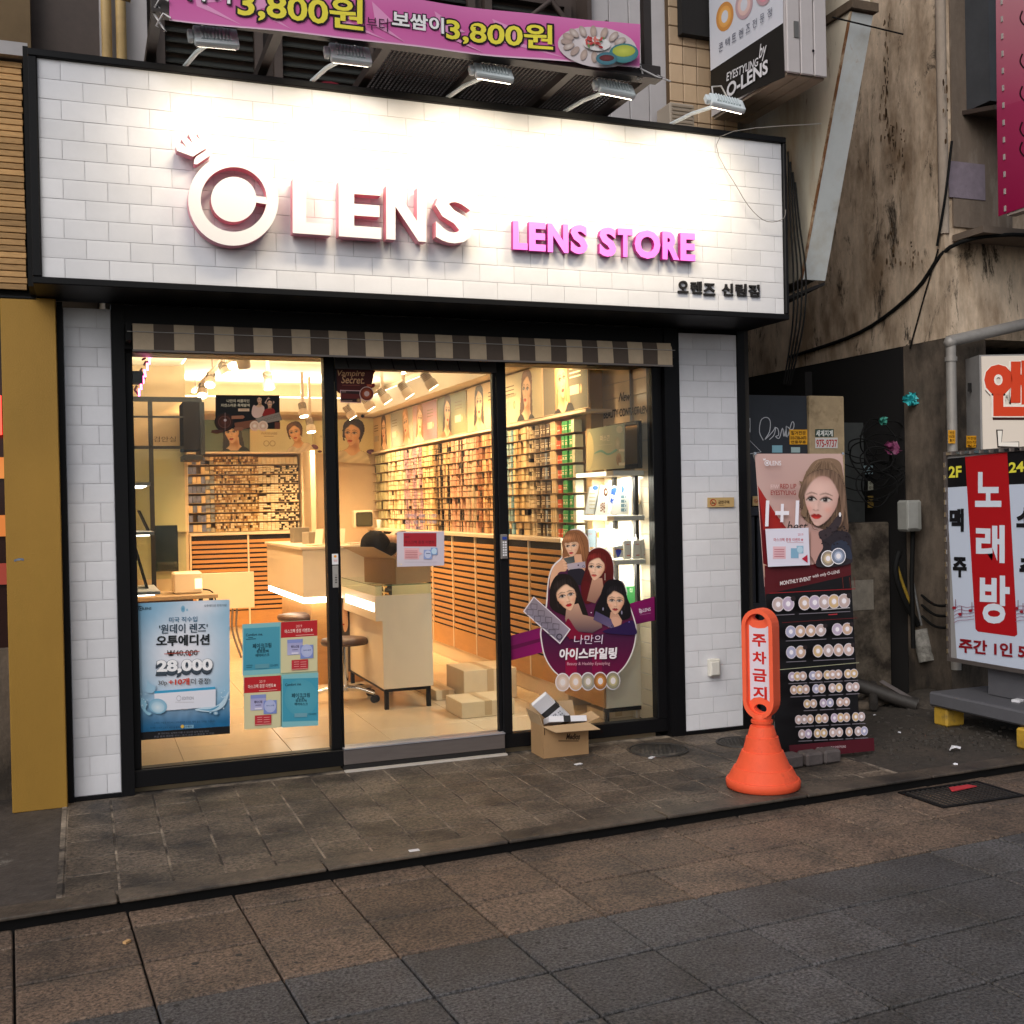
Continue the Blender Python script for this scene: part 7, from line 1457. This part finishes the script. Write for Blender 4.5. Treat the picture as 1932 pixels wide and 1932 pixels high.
def dB2(P):
    quadP(P, 884, 830, 1155, 1195, 'b'); quadP(P, 1157, 814, 1417, 1177, 'r'); quadP(P, 894, 1207, 1155, 1578, 'r'); P.rect(1160, 1187, 1420, 1562, '#7fb8c0', None, -.06); P.rect(1166, 1215, 1420, 1520, '#4094ae', None, -.03); P.ell(1298, 1350, 118, 132, '#58a2b6', '#4a98ae', 0, 30)
    P.text('Comfort me.', 1184, 1248, 1300, 1268, '#1c3c4c', .02, sl=-.06); P.text('페이크크림', 1230, 1318, 1360, 1350, '#123440', .02, sl=-.03); P.text('AIR', 1265, 1346, 1325, 1364, '#123440', 0); P.text('컴포트팩', 1258, 1362, 1336, 1380, '#123440', .01); P.text('에어마스크', 1250, 1384, 1344, 1404, '#123440', .01); P.rect(1250, 1460, 1340, 1488, '#6c9cac', None, -.03); P.text('CO+OPTI', 1350, 1458, 1405, 1472, '#1c4c5c', 0)
sheet_y('S2', [(882, 830), (1415, 797), (1425, 1538), (897, 1580)], YG, 'window_poster', 'four-part turquoise and red event poster on the left window', 'poster', '#a8c0a8', dB2)
def dC(P):
    P.quad4([(535, 170), (873, 165), (873, 410), (537, 420)], ['#cfc4d0', '#c4bccc', '#c4bccc', '#c8c0cc']); P.rect(583, 178, 818, 275, '#a02430'); P.text('마스크팩 증정 이벤트', 592, 232, 805, 255, '#4a1420', .0); P.rect(592, 205, 625, 209, '#5a1420')
    P.rect(588, 285, 694, 366, '#dcaab0'); P.poly([(694, 312), (718, 325), (694, 340)], '#dcaab0')
    for k in range(5): P.rect(595, 305+k*12, 683, 308+k*12, '#a04c50')
    P.rect(726, 298, 786, 364, '#8c9ccc'); P.ell(756, 330, 24, 28, '#b8c0dc'); P.rect(776, 283, 823, 333, '#7c9ccc'); P.ell(800, 308, 19, 22, '#b4cce4'); P.rect(742, 322, 772, 326, '#3c4c7c'); P.rect(588, 384, 822, 386, '#a8a0b0'); P.ell(552, 396, 8, 3, '#d8c4a0', None, .7); P.ell(566, 402, 6, 3, '#e8d4a8', None, .7)
sheet_y('S3', [(535, 170), (873, 165), (873, 410), (537, 420)], .0535, 'door_notice', 'white paper event notice with red heading on the glass door', 'notice', '#c8c0cc', dC)
def dD(P):
    P.poly([(790, 597), (1312, 600), (1314, 875), (870, 870), (790, 830)], '#14100e'); P.text('나만의 써클라인', 882, 632, 1066, 658, '#d8c8a8', .02); P.text('자연스러운 흑채발색', 834, 668, 1068, 694, '#d8c8a8', .02); P.rect(975, 708, 1066, 730, '#dcb894'); P.rect(990, 716, 1050, 720, '#a87a58')
    face(P, 1148, 640, 30, hair='#16100c', skin='#dcaa84', lip='#a8342c', turn=-.2, cloth=None, sh='#b88860'); P.blob([(1100, 680), (1140, 700), (1185, 690), (1180, 760), (1120, 785), (1085, 750)], '#d8b09c'); P.poly([(1190, 660), (1220, 615), (1272, 655), (1240, 700)], '#c8a088')
    face(P, 1232, 668, 32, hair='#1c120c', skin='#dcaa84', lip='#a8342c', turn=.2, cloth=None, sh='#b88860'); P.blob([(1180, 740), (1200, 712), (1260, 708), (1275, 745), (1240, 765), (1175, 768)], '#8c2018'); 
    P.poly([(940, 825), (1110, 800), (1300, 740), (1330, 800), (1120, 850), (960, 890)], '#7a4830'); P.poly([(1115, 790), (1310, 738), (1334, 802), (1150, 835)], '#8c7c6c')
    for k in range(6): P.ring(1175+k*26, 808-k*9, 13, 11, 3, '#6c5c50')
    P.rect(1212, 825, 1270, 872, '#120e0c'); P.rect(1272, 820, 1316, 875, '#6a3826')
    P.ell(863, 817, 80, 77, '#5a2c1c', '#1c100c', 0, 34); P.ring(863, 817, 82, 79, 10, '#1a1614', 34); P.ring(863, 817, 50, 48, 3, '#7a4a38', 30); P.ell(868, 803, 11, 11, '#c8b4b0'); P.rect(866, 742, 869, 890, '#a08078')
    P.poly([(920, 768), (1015, 764), (1028, 778), (1012, 792), (920, 794)], '#9c6448'); P.poly([(760, 885), (800, 880), (855, 882), (850, 902), (800, 915), (752, 905)], '#4a2c20'); P.poly([(940, 862), (1010, 860), (1018, 874), (1008, 888), (940, 888)], '#8c5a40')
    for x in (1108, 1176): P.ell(x, 850, 40, 42, '#dcb090', '#e4bc9c', 0, 24); P.ring(x, 850, 26, 27, 4, '#c89878'); P.ell(x, 850, 12, 12, '#ecd0b4')
sheet_y('R5', [(790, 597), (1312, 600), (1314, 870), (870, 868), (790, 815)], YG, 'window_sticker', 'black sticker board with two portraits and a big lens dial, high on the left window', 'sticker', '#14100e', dD, eps=.00025)
def dE(P):
    P.blob([(127, 290), (480, 300), (492, 340), (478, 420), (430, 480), (300, 505), (170, 520), (127, 440)], '#4e1612'); P.text('Vampire', 150, 300, 408, 372, '#dca878', .01, .25, sl=.01); P.text('Secret.', 185, 352, 405, 424, '#dca878', .01, .25, sl=.03); P.rect(195, 440, 360, 446, '#8c4838')
    P.poly([(174, 488), (366, 494), (378, 615), (176, 608)], '#c8a0a0'); P.poly([(182, 496), (360, 500), (370, 607), (183, 600)], '#2c1614'); P.poly([(182, 520), (362, 530), (362, 572), (183, 570)], '#5c1c18'); P.ell(350, 588, 20, 20, '#b88858', '#6a4a34'); P.rect(190, 503, 230, 510, '#a08078'); P.rect(188, 588, 290, 597, '#8c6c5c')
    P.blob([(425, 430), (455, 438), (495, 425), (505, 450), (480, 470), (430, 462)], '#7a1c18'); P.text('NEW', 430, 436, 478, 458, '#d87048', .02); P.ell(426, 525, 67, 67, '#a84824', '#5a2014', 0, 30); P.ring(426, 525, 69, 69, 7, '#c8a8a0', 30); P.ell(426, 525, 44, 44, '#b86038', '#8c3818'); P.ell(426, 525, 25, 25, '#c8a49c')
sheet_y('R6', [(130, 296), (480, 306), (486, 400), (366, 480), (180, 500), (130, 440)], .0535, 'window_sticker', 'dark red Vampire Secret sticker at the top left of the glass door', 'sticker', '#4e1612', dE)
def dF(P):
    MAG = '#6e0c52'
    P.quad4([(135, 912), (365, 850), (365, 1030), (138, 1088)], ['#6a1452', '#7a1058', '#8a0c5c', '#780a50']); P.poly([(137, 985), (365, 925), (365, 950), (137, 1015)], '#5c0c40'); P.quad4([(985, 683), (1198, 622), (1198, 795), (1030, 830)], ['#7a1058', '#7a0c54', '#6a0e4e', '#560c44'])
    P.ring(1068, 737, 12, 14, 4, '#d8c8d8'); P.ell(1068, 737, 5, 6, '#d8c8d8'); P.poly([(1056, 728), (1052, 718), (1058, 720), (1062, 714), (1064, 724)], '#d8c8d8'); P.text('LENS', 1083, 718, 1138, 742, '#d8c8d8', .015, sl=-.18); P.rect(1060, 762, 1140, 765, '#a06890', sl=-.18)
    P.blob([(600, 148), (560, 160), (520, 210), (512, 290), (505, 345), (440, 410), (412, 480), (400, 560), (388, 700), (352, 860), (352, 930), (380, 1060), (450, 1170), (560, 1240), (700, 1262), (830, 1230), (940, 1150), (1010, 1030), (1038, 900), (1034, 830), (1000, 720), (968, 640), (970, 590), (940, 520), (882, 505), (874, 400), (850, 320), (790, 280), (735, 282), (705, 300), (695, 220), (650, 160)], '#e4dcdc')
    def ins(l): return l
    P.blob([(600, 156), (562, 168), (528, 212), (520, 290), (514, 350), (450, 415), (422, 480), (408, 560), (398, 700), (362, 860), (361, 930), (388, 1058), (456, 1164), (562, 1232), (700, 1253), (826, 1222), (934, 1144), (1002, 1026), (1029, 900), (1025, 830), (992, 722), (960, 640), (960, 590), (934, 528), (874, 512), (866, 400), (842, 326), (788, 289), (735, 291), (698, 312), (688, 222), (645, 168)], '#3a2440', '#6a1040')
    P.poly([(361, 880), (361, 930), (388, 1058), (456, 1164), (562, 1232), (700, 1253), (826, 1222), (934, 1144), (1002, 1026), (1029, 900), (1025, 840), (900, 870), (790, 900), (560, 900)], '#37193c', '#6c0c3c'); P.poly([(530, 1000), (610, 1000), (610, 1246), (530, 1225)], '#8c0c3c'); P.poly([(720, 1010), (790, 1000), (790, 1236), (720, 1252)], '#7c0c40')
    # back left: bobbed, fringe
    P.blob([(512, 240), (540, 170), (600, 156), (650, 172), (690, 230), (696, 330), (690, 420), (650, 450), (560, 430), (512, 400)], '#8c5c3c')
    P.poly([(560, 330), (640, 330), (670, 400), (660, 520), (560, 520), (545, 400)], '#dca888'); P.blob([(560, 440), (620, 430), (665, 450), (660, 540), (600, 540), (545, 470)], '#23202a')
    face(P, 576, 276, 76, hair='#8c5c3c', skin='#e8bfa0', lip='#b8343a', turn=-.4, tilt=-.1, back=[(0, -1), (.4, -.8), (.6, 0), (0, .8), (-.5, 0)], fringe=[(0, -1.3), (.6, -1.2), (1.0, -.6), (1.15, .5), (1.1, 1.6), (.85, 1.6), (.75, .4), (.6, -.3), (.2, -.42), (-.3, -.38), (-.66, -.35), (-.78, .4), (-.88, .4), (-.9, -.5), (-.55, -1.1)], sh='#c88e6c')
    P.blob([(420, 500), (440, 430), (470, 395), (510, 360), (545, 345), (560, 360), (530, 390), (540, 420), (530, 450), (490, 455), (470, 480), (460, 540), (420, 600)], '#dca888')
    for k in range(4): P.line([(505+k*4, 372+k*18), (545, 368+k*20), (562-k*4, 380+k*18)], 13, '#e4b494', True)
    P.quad4([(512, 360), (590, 342), (596, 386), (545, 400)], ['#5c5c5c', '#3c4444', '#4c5454', '#6a6a68']); P.quad4([(540, 398), (668, 382), (672, 425), (545, 440)], ['#b8a8b0', '#a89ca8', '#a49cb0', '#b0a4ac']); P.ring(657, 417, 9, 9, 3, '#5a4a5a'); P.ell(620, 408, 6, 6, '#4a3c4c')
    # back right: red hair
    P.blob([(690, 330), (735, 290), (790, 288), (840, 325), (868, 400), (868, 500), (840, 560), (800, 600), (720, 620), (650, 600), (640, 540), (672, 440)], '#5e1815', '#4a1012'); P.blob([(660, 520), (640, 600), (670, 680), (720, 660), (720, 560)], '#5a1216'); P.poly([(720, 500), (790, 500), (800, 580), (740, 680), (680, 660)], '#c4947c', '#8a6458')
    face(P, 748, 428, 92, hair='#5e1815', skin='#ebc3a8', lip='#c05048', turn=-.42, tilt=.05, back=[(0, -1), (.4, -.8), (.6, 0), (0, .8), (-.5, 0)], sh='#cc9474'); P.rect(808, 465, 811, 515, '#e8d8c8')
    # front left: long dark
    P.blob([(500, 468), (560, 480), (612, 540), (640, 620), (668, 700), (690, 780), (650, 800), (560, 780), (430, 720), (415, 640), (420, 560), (455, 490)], '#1e1614'); P.poly([(535, 700), (620, 680), (650, 760), (780, 790), (790, 850), (720, 890), (620, 880), (540, 860), (525, 790)], '#c89c84', '#54424e'); P.poly([(538, 790), (600, 870), (560, 940), (525, 880)], '#7c0c20')
    P.blob([(620, 880), (560, 800), (545, 790), (520, 850), (560, 930), (700, 930), (720, 895)], '#7a0c30')
    face(P, 534, 632, 108, hair='#1e1614', skin='#ebc0a2', lip='#b41c24', turn=.1, tilt=-.24, back=[(0, -1), (.4, -.8), (.6, 0), (0, .8), (-.5, 0)], sh='#cc9270')
    # front right: black hair
    P.blob([(870, 508), (920, 520), (950, 570), (968, 640), (990, 700), (985, 780), (900, 800), (780, 790), (730, 770), (740, 700), (770, 640), (800, 550), (830, 515)], '#141014'); P.poly([(850, 740), (900, 750), (930, 800), (920, 850), (830, 850)], '#c89880')
    face(P, 884, 668, 95, hair='#141014', skin='#e4b89c', lip='#9c2c34', turn=0, tilt=.04, back=[(0, -1), (.4, -.8), (.6, 0), (0, .8), (-.5, 0)], sh='#c08c70'); P.ell(795, 720, 5, 12, '#8c88a0'); P.ell(928, 745, 5, 14, '#8c88a0')
    P.quad4([(742, 735), (880, 805), (870, 865), (725, 795)], ['#4c4468', '#5c5478', '#6c5c80', '#54486c']); P.ring(862, 840, 9, 9, 3, '#1c1828'); P.blob([(852, 790), (880, 775), (915, 790), (918, 830), (880, 850)], '#d4a48c')
    P.blob([(790, 880), (900, 840), (1000, 800), (1026, 850), (1028, 900), (900, 900)], '#2a1848'); P.ell(980, 812, 4, 4, '#8c6cc8'); P.ell(710, 745, 4, 4, '#e8dce8')
    P.poly([(300, 630), (563, 865), (487, 970), (224, 737)], '#dcd4dc'); P.quad4([(302, 640), (553, 864), (486, 957), (234, 736)], ['#8c8088', '#9c90a0', '#7c7488', '#8c8494'])
    for i in range(4):
        for j in range(2):
            cx_, cy_ = 300+i*52-j*28, 700+i*47+j*40; P.line([(cx_-20, cy_-18), (cx_+24, cy_-14), (cx_+22, cy_+24), (cx_-20, cy_+18), (cx_-20, cy_-18)], 5, '#5a525c')
    P.ring(482, 916, 21, 21, 5, '#1c1820')
    P.text('나만의', 586, 905, 792, 970, '#dccce0', .0, .08, sl=-.01); P.text('아이스타일링', 482, 1000, 893, 1082, '#f0e8ee', .04, .08, sl=-.02); P.text('Beauty & Healthy Eyestyling', 536, 1098, 842, 1126, '#dca8b8', .0, .08, sl=-.01)
    for x in (505, 597, 685, 772, 862): P.ell(x, 1240-(x-505)*.03, 53, 66, '#dcd6dc', None, 0, 26)
    for x, c, r_ in ((505, '#d8c4b8', '#c8b0a0'), (597, '#d8b898', '#c8a888'), (685, '#b8ac94', '#8c8880'), (772, '#c88848', '#8c5c34'), (862, '#b8ac80', '#84806c')):
        y = 1240-(x-505)*.03; P.ell(x, y, 46, 58, c, r_, 0, 26); P.ell(x, y, 28, 36, '#dccac0' if x < 600 else c, c, 0, 22); P.ell(x, y, 18, 24, '#e0d8d8', None, 0, 18)
sheet_y('S4', [(420, 760), (520, 560), (560, 300), (640, 300), (700, 430), (860, 560), (930, 720), (960, 900), (900, 1060), (800, 1150), (560, 1150), (440, 1050), (400, 900)], YG, 'window_decal', 'large round purple decal of four portraits and lens row on the right window', 'sticker', '#3a1834', dF, eps=.0002)
def dG(P):
    P.text('OPEN AM 11:00', 792, 1668, 1090, 1702, '#b8a8b0', .02); P.text('CLOSE PM 10:00', 792, 1728, 1090, 1760, '#c8b4b4', .02); P.text('연중무휴', 820, 1785, 1075, 1812, '#a898a4', .0)
o = trace('R6', 930, 1780, Vector((0, .0535, 0)), Vector((0, 1, 0)))
t = thing('opening_hours', 'white opening hours lettering on the glass door above the paper notice', 'lettering', tuple(o)); P = pr_y('R6', .0535); dG(P); P.build('letters', t)
# pale film on the lower pane with a few cleaning marks is left to the glass itself
